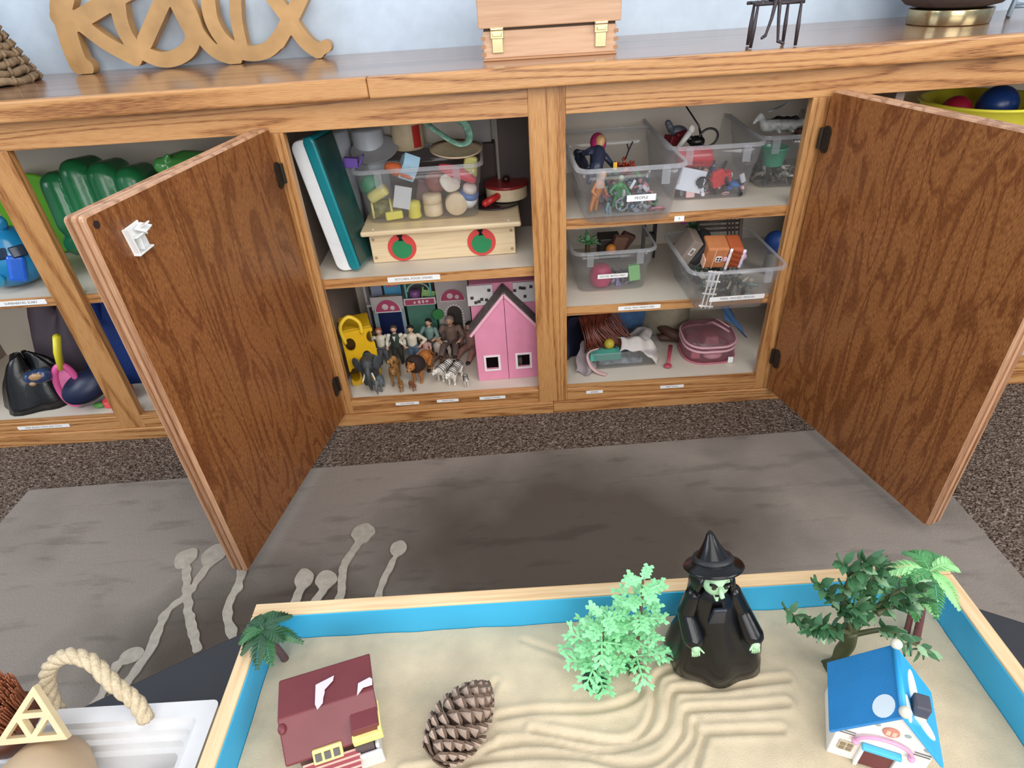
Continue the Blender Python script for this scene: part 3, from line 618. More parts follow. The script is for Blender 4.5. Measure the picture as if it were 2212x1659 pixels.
# -- witch --
wt_ = thing('witch_figurine', 'black robed witch figurine with pointed hat and green face, on the sand', 'figurine', (0.150, -0.831, 0.3065)); wt_.scale = (1, 1, 0.93)
blk = M('#0b0b0d', 0.25, coat=0.15, spec=0.35); grn = M('#a9cfa4', 0.45, var=0.1, vscale=60)
def robe(k, z, lean, rx, ry): 
    return [(lean+rx*math.cos(a)*(1+k*0.05*math.sin(7*a+0.6)), ry*math.sin(a)*(1+k*0.06*math.sin(7*a+0.6)), z) for a in [2*PI*j/56 for j in range(56)]]
mb = MB(); mb.rings([robe(0.8, 0, 0, 0.0445, 0.032), robe(1, 0.007, 0, 0.0485, 0.036), robe(1, 0.025, -0.001, 0.0470, 0.036), robe(1, 0.048, -0.004, 0.041, 0.032), robe(0.8, 0.070, -0.008, 0.0325, 0.026), robe(0.5, 0.088, -0.0105, 0.0245, 0.020), robe(0.2, 0.104, -0.012, 0.0215, 0.0165), robe(0.1, 0.118, -0.0135, 0.020, 0.015), robe(0, 0.127, -0.0145, 0.012, 0.011), robe(0, 0.134, -0.015, 0.007, 0.007)])
mb.build('robe', blk, wt_, smooth=True)
for s in (-1, 1):
    mb = MB(); sh = Vector((-0.014+s*0.018, -0.002, 0.118)); el = Vector((-0.012+s*0.026, -0.006, 0.094)); ha = Vector((-0.009+s*(0.024 if s < 0 else 0.032), -0.021, 0.073))
    mb.cap(sh, el, 0.0080, 0.0085, 12).cap(el, ha, 0.0085, 0.0105, 12); mb.build('sleeve', blk, wt_, remesh=0.0011, sm=3)
    mb = MB(); hp = ha+Vector((0, -0.009, -0.003)); mb.ell(hp, (0.0042, 0.0035, 0.005))
    for k, ln in enumerate((0.0062, 0.0072, 0.0068, 0.0056)):
        b = hp+Vector((-0.003+0.002*k, -0.001, -0.003)); m2 = b+Vector((0, -0.0022, -ln*0.55)); mb.cap(b, m2, 0.0011, 0.001, 6).cap(m2, m2+Vector((0, 0.0012, -ln*0.45)), 0.001, 0.0007, 6)
    b = hp+Vector((-s*0.0035, -0.001, 0.001)); mb.cap(b, b+Vector((-s*0.003, -0.003, -0.002)), 0.0012, 0.0008, 6)
    mb.build('hand', grn, wt_, smooth=True)
mb = MB(); mb.ell((-0.016, -0.006, 0.142), (0.0125, 0.0130, 0.0150)); mb.tube([(-0.016, -0.016, 0.147), (-0.016, -0.025, 0.143), (-0.0155, -0.023, 0.139)], [0.0024, 0.0022, 0.0010], 7); mb.cap((-0.0165, -0.013, 0.131), (-0.0165, -0.0165, 0.1275), 0.003, 0.0016, 7)
for s in (-1, 1): mb.ell((-0.016+s*0.0062, -0.0125, 0.139), (0.0032, 0.003, 0.003))
fc = mb.build('head', grn, wt_, smooth=True)
mb = MB()
for s in (-1, 1): mb.ell((-0.016+s*0.0055, -0.0175, 0.1465), (0.0022, 0.0014, 0.0016)); mb.box((-0.016+s*0.006, -0.0168, 0.1500), (0.0075, 0.0022, 0.0018), (0, s*-0.45, 0))
mb.box((-0.0155, -0.0185, 0.1365), (0.008, 0.0018, 0.0012)); mb.build('eyes_and_mouth', black, fc)
mb = MB()
for k in range(26):
    a = PI*0.98+(-0.35+k/25*(PI+0.7))-PI/2*1.0; a = k/25*(PI+1.0)-0.5
    x = -0.016+0.0135*math.cos(a); y = 0.001+0.0135*math.sin(a); mb.tube([(x, y, 0.152), (x+0.004*math.cos(a), y+0.004*math.sin(a), 0.135), (x+0.006*math.cos(a*1.1), y+0.005*math.sin(a), 0.118+0.006*math.sin(k*2.1))], [0.0032, 0.0030, 0.0012], 6)
mb.build('hair', blk, wt_, smooth=True)
mb = MB(); mb.lathe([(0.0265, 0), (0.0270, 0.0014), (0.0258, 0.0032), (0.0205, 0.0048), (0.0180, 0.0078), (0.0152, 0.0115), (0.0115, 0.0165), (0.0082, 0.0220), (0.0056, 0.0275), (0.0036, 0.0325), (0.0014, 0.036)], 40, Matrix.Translation((-0.0160, 0.0030, 0.1500)) @ Matrix.Rotation(-0.50, 4, 'X') @ Matrix.Rotation(-0.06, 4, 'Y'))
mb.build('hat', blk, wt_, smooth=True)
MB().lathe([(0.0185, 0.0078), (0.0186, 0.0090), (0.0172, 0.0118), (0.0160, 0.0122)], 32, Matrix.Translation((-0.0160, 0.0030, 0.1500)) @ Matrix.Rotation(-0.50, 4, 'X') @ Matrix.Rotation(-0.06, 4, 'Y')).build('hat_band', M('#1c1c20', 0.5), wt_, smooth=True)
mb = MB(); mb.box((-0.013, -0.0185, 0.105), (0.016, 0.006, 0.026), (0.15, 0, 0), top=0.8); mb.build('bodice', M('#1f2230', 0.3), wt_, bevel=0.002)
# -- leafy toy tree --
lt_ = thing('toy_tree', 'dark green leafy toy tree with a thick twisted trunk behind the blue roofed house', 'toy tree', (0.268, -0.852, 0.3055))
olive = M('#4c5130', 0.5, var=0.15, vscale=60); leafg = M('#3f6b45', 0.35, var=0.25, vscale=40); leafl = M('#7fa37a', 0.4, var=0.15, vscale=40)
mb = MB(); mb.tube(catmull([(0, 0, 0), (0.001, 0, 0.012), (-0.0015, 0, 0.028), (0.001, 0, 0.045), (0.0, 0.002, 0.062)], 4), [0.013-0.006*min(1, k/4) for k in range(17)], 10)
for k in range(5): a = k*1.26; mb.tube([(0, 0, 0.012), (0.008*math.cos(a), 0.008*math.sin(a), 0.004), (0.015*math.cos(a), 0.015*math.sin(a), -0.001)], [0.006, 0.004, 0.0015], 7)
mb.build('trunk', olive, lt_, smooth=True)
rnd = random.Random(11)
lfo = None; lfl = None
def leaf_obj(p, d, L_, W, parent, light):
    global lfo, lfl
    src = lfl if light else lfo
    if src is None:
        o = MB().leaf((0, 0, 0), (1, 0, 0), 1, 0.5).build('leaf', leafl if light else leafg, parent)
        if light: lfl = o
        else: lfo = o
    else: o = src.copy(); COL.objects.link(o); o.parent = parent
    d = Vector(d).normalized(); o.matrix_basis = Matrix.Translation(p) @ Vector((1, 0, 0)).rotation_difference(d).to_matrix().to_4x4() @ Matrix.Rotation(rnd.uniform(-0.8, 0.8), 4, 'X') @ Matrix.Diagonal((L_, W*2, L_, 1))
brs = [([(0, 0, 0.050), (-0.02, 0.004, 0.058), (-0.042, 0.006, 0.068), (-0.066, 0.004, 0.098)], 9), ([(0, 0, 0.058), (0.028, -0.004, 0.070), (0.05, -0.008, 0.058), (0.072, -0.010, 0.040)], 8), ([(0, 0, 0.06), (-0.012, 0.004, 0.09), (-0.03, 0.002, 0.112), (-0.05, 0.0, 0.142)], 10),
       ([(0, 0, 0.06), (0.004, 0.006, 0.10), (-0.012, 0.004, 0.135), (-0.036, 0.0, 0.168)], 9), ([(0, 0, 0.06), (0.018, 0.006, 0.090), (0.028, 0.004, 0.115), (0.044, 0.002, 0.125)], 9), ([(0, 0, 0.06), (-0.026, -0.006, 0.082), (-0.045, -0.008, 0.085)], 7),
       ([(0, 0, 0.08), (-0.012, -0.012, 0.105), (-0.022, -0.016, 0.128)], 8), ([(0.0, 0.0, 0.08), (0.008, 0.012, 0.118), (0.010, 0.012, 0.142)], 9), ([(-0.02, 0.0, 0.11), (-0.026, -0.004, 0.15), (-0.016, -0.004, 0.172)], 8), ([(0.016, 0, 0.09), (0.034, 0.004, 0.096), (0.052, 0.004, 0.10)], 7)]
for bi, (pts, n) in enumerate(brs):
    P = catmull(pts, 5); L_ = len(P)
    b = MB().tube(P, [0.0032-0.0024*i/(L_-1) for i in range(L_)], 6).build('branch', olive, lt_, smooth=True)
    for k in range(n):
        f = 0.3+0.7*k/(n-1); i = min(L_-2, int(f*(L_-1))); p = Vector(P[i]); t = (Vector(P[i+1])-p).normalized()
        side = 1 if k % 2 else -1
        d = (t*0.6+Vector((side*0.7*rnd.uniform(0.4, 1), -0.25, 0.45*rnd.uniform(-0.3, 1.2)))).normalized()
        leaf_obj(p+d*0.002, d, rnd.uniform(0.014, 0.019), 0.0078, b, bi == 1 and k > 3)
        d3 = (t*0.3+Vector((side*0.3, -0.75, 0.5*rnd.uniform(-0.6, 1)))).normalized(); leaf_obj(p, d3, rnd.uniform(0.011, 0.016), 0.0068, b, k % 5 == 0)
        d2 = (t*0.7+Vector((-side*0.8, 0.2, 0.3))).normalized(); leaf_obj(p, d2, rnd.uniform(0.012, 0.017), 0.0070, b, (bi+k) % 6 == 0)
    leaf_obj(P[-1], Vector(P[-1])-Vector(P[-2]), 0.016, 0.0062, b, bi == 1)
# -- palms --
def palm(name, label_, loc, stems, frond_col, frond_col2, n, FL, rot=0, bare=True, trunk='#6b3f40', group=None):
    t = thing('toy_palm', label_, 'toy tree', loc, (0, 0, rot))
    tm = M(trunk, 0.6, bump=0.5, bscale=300); f1 = M(frond_col, 0.4, var=0.2, vscale=40); f2 = M(frond_col2, 0.4, var=0.15, vscale=40)
    for pts, r in stems:
        P = catmull(pts, 4); MB().tube(P, [r*(1.15-0.35*i/(len(P)-1)) for i in range(len(P))], 9).build('trunk', tm, t, smooth=True)
        c = Vector(P[-1]); rr = random.Random(int(c.x*1e5)+5)
        for k in range(n):
            a = 2*PI*k/n+rr.uniform(-0.2, 0.2); el = rr.uniform(0.15, 0.9); L_ = FL*rr.uniform(0.8, 1.1); mb = MB()
            pts2 = []
            for q in range(9):
                u = q/8; h = math.sin(el)*L_*u-0.75*L_*u*u; pts2.append(c+Vector((math.cos(a)*math.cos(el)*L_*u, math.sin(a)*math.cos(el)*L_*u, h)))
            mb.tube(pts2, [0.0011-0.0007*q/8 for q in range(9)], 5)
            for q in range(1, 9):
                tt = (pts2[q]-pts2[q-1]).normalized(); sd = tt.cross(Vector((0, 0, 1))).normalized()
                for s in (-1, 1): mb.leaf(pts2[q], (tt*0.75+sd*s).normalized(), L_*0.30*math.sin(PI*(0.12+0.78*q/8)), 0.0034); mb.leaf((pts2[q]+pts2[q-1])/2, (tt*0.75+sd*s).normalized(), L_*0.30*math.sin(PI*(0.12+0.78*q/8)), 0.0034)
            mb.build('frond', f2 if k % 3 == 0 else f1, t)
    return t
palm('p', 'small dark green toy palm with a leaning brown trunk in the tray\'s far left corner', (-0.3000, -0.8070, 0.3065), [([(0, 0, 0), (-0.002, -0.001, 0.022), (-0.004, -0.004, 0.048), (-0.0045, -0.004, 0.062)], 0.0036)], '#2c5236', '#3a6a40', 11, 0.036, trunk='#5f4446')
tp = palm('p', 'twin trunk toy palm with bright green fronds at the tray\'s far right corner', (0.3600, -0.8250, 0.3065), [([(0.002, -0.003, 0), (-0.002, 0.002, 0.04), (-0.0145, 0.004, 0.105)], 0.0034), ([(-0.001, 0.008, 0), (-0.009, 0.008, 0.04), (-0.0235, 0.008, 0.070)], 0.0028)], '#4c8a50', '#94cf88', 7, 0.040)
mb = MB()
for z, l in ((0.052, 1), (0.056, 0)): mb.tube([(-0.010, 0.008, z), (-0.002, 0.004, z+0.002)], 0.0015, 6)
mb.tube([(-0.010, 0.008, 0.048), (-0.017, 0.008, 0.058), (-0.018, 0.008, 0.064)], 0.0014, 6); mb.tube([(-0.013, 0.006, 0.050), (-0.020, 0.004, 0.056)], 0.0012, 6)
mb.build('side_stub', M('#6b3f40', 0.6), tp, smooth=True)
# -- blue roofed toy house --
bh = thing('toy_cottage', 'white toy house with a bright blue gable roof and pink arch over its door', 'toy house', (0.268, -0.9160, 0.3065), (0, 0, -0.40))
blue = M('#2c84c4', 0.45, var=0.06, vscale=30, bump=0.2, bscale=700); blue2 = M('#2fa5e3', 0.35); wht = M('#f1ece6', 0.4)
Wd, Ln, Ev, Rg = 0.036, 0.0285, 0.048, 0.092
gab = [(-Wd, 0), (Wd, 0), (Wd, Ev), (0, Rg-0.004), (-Wd, Ev)]
MB().prism(gab, Ln*2, Matrix.Translation((0, Ln, 0)) @ Matrix.Rotation(PI/2, 4, 'X')).build('house_walls', wht, bh, bevel=0.001)
for s in (-1, 1):
    dx, dz = Wd+0.006, -(Rg-Ev)*(Wd+0.006)/Wd; Ls = math.hypot(dx, dz); mb = MB()
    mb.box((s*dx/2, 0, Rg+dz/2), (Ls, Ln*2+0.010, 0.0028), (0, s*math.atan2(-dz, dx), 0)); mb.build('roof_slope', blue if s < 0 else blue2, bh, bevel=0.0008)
sn = M('#e4eef6', 0.45)
for s, (u, v, a, b) in ((-1, (0.010, -0.021, 0.010, 0.010)), (1, (0.016, 0.004, 0.008, 0.022)), (1, (0.026, -0.016, 0.016, 0.006)), (1, (0.006, -0.020, 0.005, 0.012))):
    sl = (Rg-Ev)/Wd; mb = MB(); mb.lathe([(1, 0), (1, 0.0006)], 20, sx=a, sy=b); o = mb.build('snow_patch', sn, bh, loc=(s*u, v, Rg-sl*u+0.0021), rot=(0, s*math.atan(sl), 0))
rp = M('#d8d3c0', 0.35)
MB().tube([(0, -Ln-0.004, Rg+0.0025), (0, Ln+0.004, Rg+0.0025)], 0.0028, 8).build('ridge', blue2, bh, smooth=True)
for y in (-Ln-0.003, Ln+0.002): MB().ell((0, y, Rg+0.006), 0.0048).build('finial', rp, bh, smooth=True)
ch = MB().box((0.017, -0.012, Rg-0.012), (0.012, 0.014, 0.020)).build('chimney', M('#4b4a52', 0.5), bh, bevel=0.0015)
MB().box((0.017, -0.0195, Rg-0.018), (0.010, 0.003, 0.008)).build('chimney_front', M('#e5dccb', 0.5), ch, bevel=0.001)
yf = -Ln
MB().bb(-0.015, 0.015, yf-0.006, yf-0.0003, 0.030, 0.034).build('awning', M('#4fb6dd', 0.4), bh, bevel=0.001)
MB().bb(-0.0115, 0.0115, yf-0.0018, yf-0.0002, 0.001, 0.0295).build('front_door', M('#6b3034', 0.4), bh, bevel=0.0006)
MB().bb(-0.015, -0.012, yf-0.004, yf-0.0003, 0, 0.0298).build('door_post', wht, bh, bevel=0.0006); MB().bb(0.012, 0.015, yf-0.004, yf-0.0003, 0, 0.0298).build('door_post', wht, bh, bevel=0.0006)
pk = M('#dd9fc0', 0.4)
mb = MB(); mb.tube([(0.021*math.cos(a), yf-0.003, 0.037+0.014*math.sin(a)) for a in [PI*k/14 for k in range(15)]], 0.0016, 7); mb.ell((-0.021, yf-0.003, 0.036), 0.003).ell((0.021, yf-0.003, 0.036), 0.003); mb.build('pink_arch', pk, bh, smooth=True)
wd = MB().lathe([(0.0062, 0), (0.0062, 0.0012), (0.0048, 0.0016)], 18, Matrix.Translation((0, yf-0.0002, 0.061)) @ Matrix.Rotation(PI/2, 4, 'X')).build('gable_window', M('#d28a76', 0.4), bh)
for x, z in ((-1, 0), (1, 0)): MB().box((x*0.0022, yf-0.0020, 0.061), (0.0034, 0.0006, 0.006)).build('pane', M('#f3c3ad', 0.3), wd, bevel=0.0005)
w2 = MB().bb(-0.031, -0.019, yf-0.0014, yf-0.0003, 0.014, 0.028).build('side_window', M('#c9b99a', 0.5), bh, bevel=0.0005)
for x in (-0.0278, -0.0222):
    for z in (0.0178, 0.0242): MB().box((x, yf-0.0017, z), (0.0038, 0.0006, 0.0045)).build('pane', M('#8a7b66', 0.3), w2)
mb = MB()
for z in (0.043, 0.0395): mb.bb(-0.034, -0.022, yf-0.0008, yf-0.0002, z, z+0.0007).bb(0.022, 0.034, yf-0.0008, yf-0.0002, z, z+0.0007)
mb.build('siding_line', M('#75706e', 0.6), bh)
for x, z in ((-0.011, 0.066), (0.012, 0.062), (0.029, 0.050)): MB().ell((x, yf-0.0004, z), (0.0024, 0.0006, 0.0022)).build('ornament', M('#a3b1ae', 0.4), bh)

# ---------------- white tray with toys at the left ----------------
bx = thing('white_tray', 'white rectangular tray with stepped rim beside the blue sand tray', 'tray', (-0.505, -1.0045, 0.2702))
wp_ = M('#d5d5d6', 0.45)
mb = MB()
def rr2(w_, d_, z): return rrect(w_, d_, 0.006, 3, z)
mb.rings([rr2(0.30, 0.272, 0.0), rr2(0.320, 0.292, 0.060), rr2(0.289, 0.261, 0.0600), rr2(0.286, 0.258, 0.052), rr2(0.276, 0.248, 0.0515), rr2(0.273, 0.245, 0.043), rr2(0.263, 0.235, 0.0425), rr2(0.260, 0.232, 0.033), rr2(0.250, 0.222, 0.0325), rr2(0.248, 0.220, 0.006)])
mb.build('tray_body', wp_, bx)
# rope handle arching out of the tray
rope = thing('rope', 'thick twisted cream rope arching over the white tray', 'rope', (0, 0, 0))
ctr = catmull([(-0.4035, -0.880, 0.340), (-0.413, -0.870, 0.356), (-0.430, -0.862, 0.375), (-0.452, -0.848, 0.390), (-0.478, -0.842, 0.392), (-0.498, -0.846, 0.378), (-0.508, -0.852, 0.350), (-0.512, -0.856, 0.315)], 8)
rm = M('#cdbb9c', 0.9, bump=0.8, bscale=700, var=0.15, vscale=300)
for k in range(3):
    pts = []
    for i, p in enumerate(ctr):
        p = Vector(p); t = (Vector(ctr[min(i+1, len(ctr)-1)])-Vector(ctr[max(i-1, 0)])).normalized(); e1 = t.cross(Vector((0, 1, 0.2))).normalized(); e2 = t.cross(e1)
        a = i*0.62+k*2*PI/3; pts.append(p+(e1*math.cos(a)+e2*math.sin(a))*0.0036)
    MB().tube(pts, 0.0042, 8).build('strand', rm, rope, smooth=True)
# cut-out wooden trestle
def tri_fn():
    A, B, C_ = (0.0, 0.0), (0.062, 0.0), (0.036, 0.046)
    def inside(x, y, P, off):
        d = -9
        for i in range(3):
            (ax_, ay_), (bx_, by_) = P[i], P[(i+1) % 3]; L_ = math.hypot(bx_-ax_, by_-ay_); s = ((x-ax_)*(by_-ay_)-(y-ay_)*(bx_-ax_))/L_; d = max(d, s)
        return d+off
    mid = lambda p, q, t=0.5: (p[0]+(q[0]-p[0])*t, p[1]+(q[1]-p[1])*t)
    ab, bc, ca = mid(A, B), mid(B, C_), mid(C_, A)
    tris = [(A, ab, ca), (ab, B, bc), (ca, bc, C_), (ab, bc, ca)]
    def fn(x, y):
        d = inside(x, y, (A, B, C_), -0.003)
        for t in tris: d = max(d, -inside(x, y, t, 0.0026))
        return d
    return fn
m = plate(tri_fn(), -0.008, 0.072, -0.006, 0.056, 0.0011, 0.006)
o = m.build('wooden_trestle', M('#d9c49c', 0.55, var=0.08, vscale=40), bevel=0.0006, loc=(-0.5140, -0.9000, 0.3600), rot=(0.95, 0.0, 0.03)); o.scale = (0.88, 0.92, 1)
tag(o, 'small cream wooden triangle with cut-out triangular holes, left of the rope', 'toy block')
# beige jar
jr = thing('clay_jar', 'round beige jar lying in the white tray, below the wooden triangle', 'jar', (-0.474, -0.940, 0.330), (1.15, 0, 0.5))
MB().lathe([(0.020, -0.050), (0.034, -0.042), (0.040, -0.02), (0.040, 0.005), (0.034, 0.022), (0.027, 0.030), (0.027, 0.036), (0.023, 0.036), (0.023, 0.028), (0.030, 0.015), (0.034, -0.01), (0.001, -0.04)], 40).build('jar_body', M('#bda384', 0.6, var=0.1, vscale=20), jr, smooth=True)
MB().lathe([(0.0305, 0.0335), (0.0305, 0.0385), (0.026, 0.0385)], 36).build('rim_band', M('#e0d2b4', 0.5), jr, smooth=True)
# copper brown brush
bsh = thing('bristle_brush', 'reddish brown bristle brush at the left edge, above the white tray', 'brush', (-0.548, -0.868, 0.316), (0.15, 0.1, 0))
rb = random.Random(3); mb = MB()
for k in range(420):
    a = rb.uniform(0, 2*PI); r_ = 0.024*math.sqrt(rb.random()); x, y = r_*math.cos(a), r_*math.sin(a); mb.tube([(x, y, 0.02), (x*1.25+rb.uniform(-.002, .002), y*1.25+rb.uniform(-.002, .002), 0.068+rb.uniform(-.004, .004))], [0.0009, 0.0006], 4)
mb.build('bristles', M('#9c5c3c', 0.7, var=0.25, vscale=90), bsh, kind='stuff')
MB().lathe([(0.020, -0.012), (0.027, 0.0), (0.029, 0.018), (0.026, 0.028), (0.001, 0.028)], 28).build('brush_head', M('#5a3323', 0.5), bsh, smooth=True)
# small items in the tray
o = MB().rings([[(math.cos(2*PI*j/40)*(0.016 if j % 2 else 0.0135)*s, math.sin(2*PI*j/40)*(0.016 if j % 2 else 0.0135)*s, z) for j in range(40)] for s, z in ((0.5, 0), (1, 0.001), (1.05, 0.014), (0.8, 0.018), (0.4, 0.012))]).build('ribbed_shell', M('#a3806a', 0.6, var=0.2, vscale=80), loc=(-0.402, -0.938, 0.277), rot=(0.3, 0.4, 0)); tag(o, 'small brown ribbed shell in the white tray near the blue tray side', 'shell')
o = MB().ell((0, 0, 0), (0.040, 0.030, 0.022)).build('dark_stone', M('#1d2026', 0.35), smooth=True, loc=(-0.555, -0.945, 0.300)); tag(o, 'dark rounded stone in the white tray behind the beige jar', 'stone')
# ---------------- toy builders ----------------
def figure(name, label_, loc, rz, H, pose='stand', shirt='#c9c2b4', pants='#4a4f57', hair='#2a211c', skin='#c79d80', long=False, group=None, tilt=0, arms='down', vest=None, beard=False, rx=0):
    t = thing(name, label_, 'doll', loc, (rx, tilt, rz), group)
    s = H; t.scale = (1.22, 1.12, 1.0)
    if pose == 'sit':
        pel = (0, 0.02, 0.06); ch = (0, 0.03, 0.27); nk = (0, 0.02, 0.36); hd = (0, 0.0, 0.45)
        kn = [(-0.085, -0.21, 0.09), (0.085, -0.21, 0.09)]; ft = [(-0.10, -0.40, 0.03), (0.10, -0.40, 0.03)]
    elif pose == 'kneel':
        pel = (0, 0.06, 0.20); ch = (0, 0.0, 0.40); nk = (0, -0.04, 0.50); hd = (0, -0.07, 0.59)
        kn = [(-0.09, -0.16, 0.20), (0.09, -0.16, 0.20)]; ft = [(-0.10, -0.13, 0.03), (0.10, -0.13, 0.03)]
    else:
        pel = (0, 0, 0.48); ch = (0, 0.0, 0.70); nk = (0, 0, 0.80); hd = (0, -0.005, 0.90)
        kn = [(-0.06, -0.015, 0.26), (0.06, -0.015, 0.26)]; ft = [(-0.065, 0.01, 0.03), (0.065, 0.01, 0.03)]
    V = lambda p: Vector(p)*s
    sh = [V(ch)+Vector((q*0.115*s, 0, 0.045*s)) for q in (-1, 1)]
    if arms == 'hips': el = [sh[i]+Vector((q*0.13*s, 0.02*s, -0.14*s)) for i, q in enumerate((-1, 1))]; hn = [sh[i]+Vector((q*0.02*s, -0.05*s, -0.26*s)) for i, q in enumerate((-1, 1))]
    elif arms == 'fwd': el = [sh[i]+Vector((q*0.06*s, -0.06*s, -0.14*s)) for i, q in enumerate((-1, 1))]; hn = [sh[i]+Vector((q*0.02*s, -0.20*s, -0.16*s)) for i, q in enumerate((-1, 1))]
    elif arms == 'up': el = [sh[i]+Vector((q*0.13*s, -0.03*s, 0.03*s)) for i, q in enumerate((-1, 1))]; hn = [sh[i]+Vector((q*0.20*s, -0.06*s, 0.14*s)) for i, q in enumerate((-1, 1))]
    else: el = [sh[i]+Vector((q*0.045*s, 0.01*s, -0.16*s)) for i, q in enumerate((-1, 1))]; hn = [sh[i]+Vector((q*0.055*s, -0.05*s, -0.30*s)) for i, q in enumerate((-1, 1))]
    b = MB(); P, C_, N_, Hd = V(pel), V(ch), V(nk), V(hd)
    b.cap(P, C_, 0.075*s, 0.085*s).cap(C_, N_, 0.07*s, 0.035*s).cap(N_, Hd, 0.033*s, 0.04*s).ell(Hd, (0.058*s, 0.065*s, 0.075*s)).ell(Hd+Vector((0, -0.062*s, -0.008*s)), (0.011*s, 0.018*s, 0.014*s))
    for q in (-1, 1): b.ell(Hd+Vector((q*0.057*s, 0.004*s, 0)), (0.010*s, 0.012*s, 0.018*s))
    for i, q in enumerate((-1, 1)):
        b.cap(sh[i], el[i], 0.034*s, 0.027*s, 8).cap(el[i], hn[i], 0.026*s, 0.02*s, 8).ell(hn[i], 0.026*s, n=8, m=6)
        dv = (hn[i]-el[i]).normalized()
        for f in range(4): b.cap(hn[i]+Vector(((f-1.5)*0.012*s, 0, 0)), hn[i]+dv*(0.05-0.004*abs(f-1.3))*s+Vector(((f-1.5)*0.015*s, 0, 0)), 0.008*s, 0.006*s, 6)
        b.cap(hn[i], hn[i]+dv*0.025*s+Vector((-q*0.03*s, -0.01*s, 0)), 0.009*s, 0.007*s, 6)
        k, f = V(kn[i]), V(ft[i]); hp = P+Vector((q*0.05*s, 0, -0.01*s))
        b.cap(hp, k, 0.058*s, 0.042*s, 8).cap(k, f, 0.04*s, 0.026*s, 8)
    body = b.build('body', M(skin, 0.5), t, remesh=0.011*s, sm=2)
    c = MB(); c.cap(P+Vector((0, 0, 0.03*s)), C_, 0.086*s, 0.097*s).cap(C_, C_+(N_-C_)*0.55, 0.085*s, 0.052*s)
    for i in range(2): c.cap(sh[i], el[i], 0.044*s, 0.037*s, 8).cap(el[i], el[i]+(hn[i]-el[i])*0.55, 0.036*s, 0.031*s, 8)
    c.build('shirt', M(shirt, 0.7, var=0.08, vscale=150), body, remesh=0.012*s, sm=2)
    if vest:
        v_ = MB(); v_.cap(P+Vector((0, 0, 0.0)), C_, 0.092*s, 0.104*s); v_.build('waistcoat', M(vest, 0.7), body, remesh=0.012*s, sm=2)
        MB().prism([(-0.03*s, 0.11*s), (0.03*s, 0.11*s), (0, -0.02*s)], 0.004*s).build('shirt_front', M(shirt, 0.7), body, loc=tuple(C_+Vector((0, -0.102*s, -0.04*s))), rot=(PI/2, 0, 0))
    c = MB(); c.cap(P+Vector((-0.02*s, 0, 0)), P+Vector((0.02*s, 0, 0)), 0.088*s, 0.088*s)
    for i, q in enumerate((-1, 1)):
        k, f = V(kn[i]), V(ft[i]); hp = P+Vector((q*0.045*s, 0, -0.01*s)); c.cap(hp, k, 0.066*s, 0.052*s, 8).cap(k, f, 0.05*s, 0.038*s, 8)
    c.build('trousers', M(pants, 0.75, var=0.1, vscale=150), body, remesh=0.012*s, sm=2)
    c = MB()
    for i in range(2): f = V(ft[i]); c.ell(f+Vector((0, -0.03*s, -0.005*s)), (0.034*s, 0.065*s, 0.028*s), n=8, m=6)
    c.build('shoes', M('#2c2723', 0.5), body, smooth=True)
    c = MB(); c.ell(Hd+Vector((0, 0.016*s, 0.024*s)), (0.066*s, 0.066*s, 0.066*s))
    if long: c.ell(Hd+Vector((0, 0.035*s, -0.03*s)), (0.068*s, 0.045*s, 0.09*s))
    if beard: c.ell(Hd+Vector((0, -0.052*s, -0.030*s)), (0.030*s, 0.016*s, 0.011*s))
    c.build('hair', M(hair, 0.6, bump=0.5, bscale=400), body, smooth=True)
    c = MB()
    for q in (-1, 1): c.ell(Hd+Vector((q*0.022*s, -0.058*s, 0.012*s)), (0.008*s, 0.006*s, 0.006*s), n=8, m=5)
    c.box(Hd+Vector((0, -0.058*s, -0.036*s)), (0.024*s, 0.006*s, 0.005*s)); c.build('face_features', M('#33231e', 0.5), body)
    return t
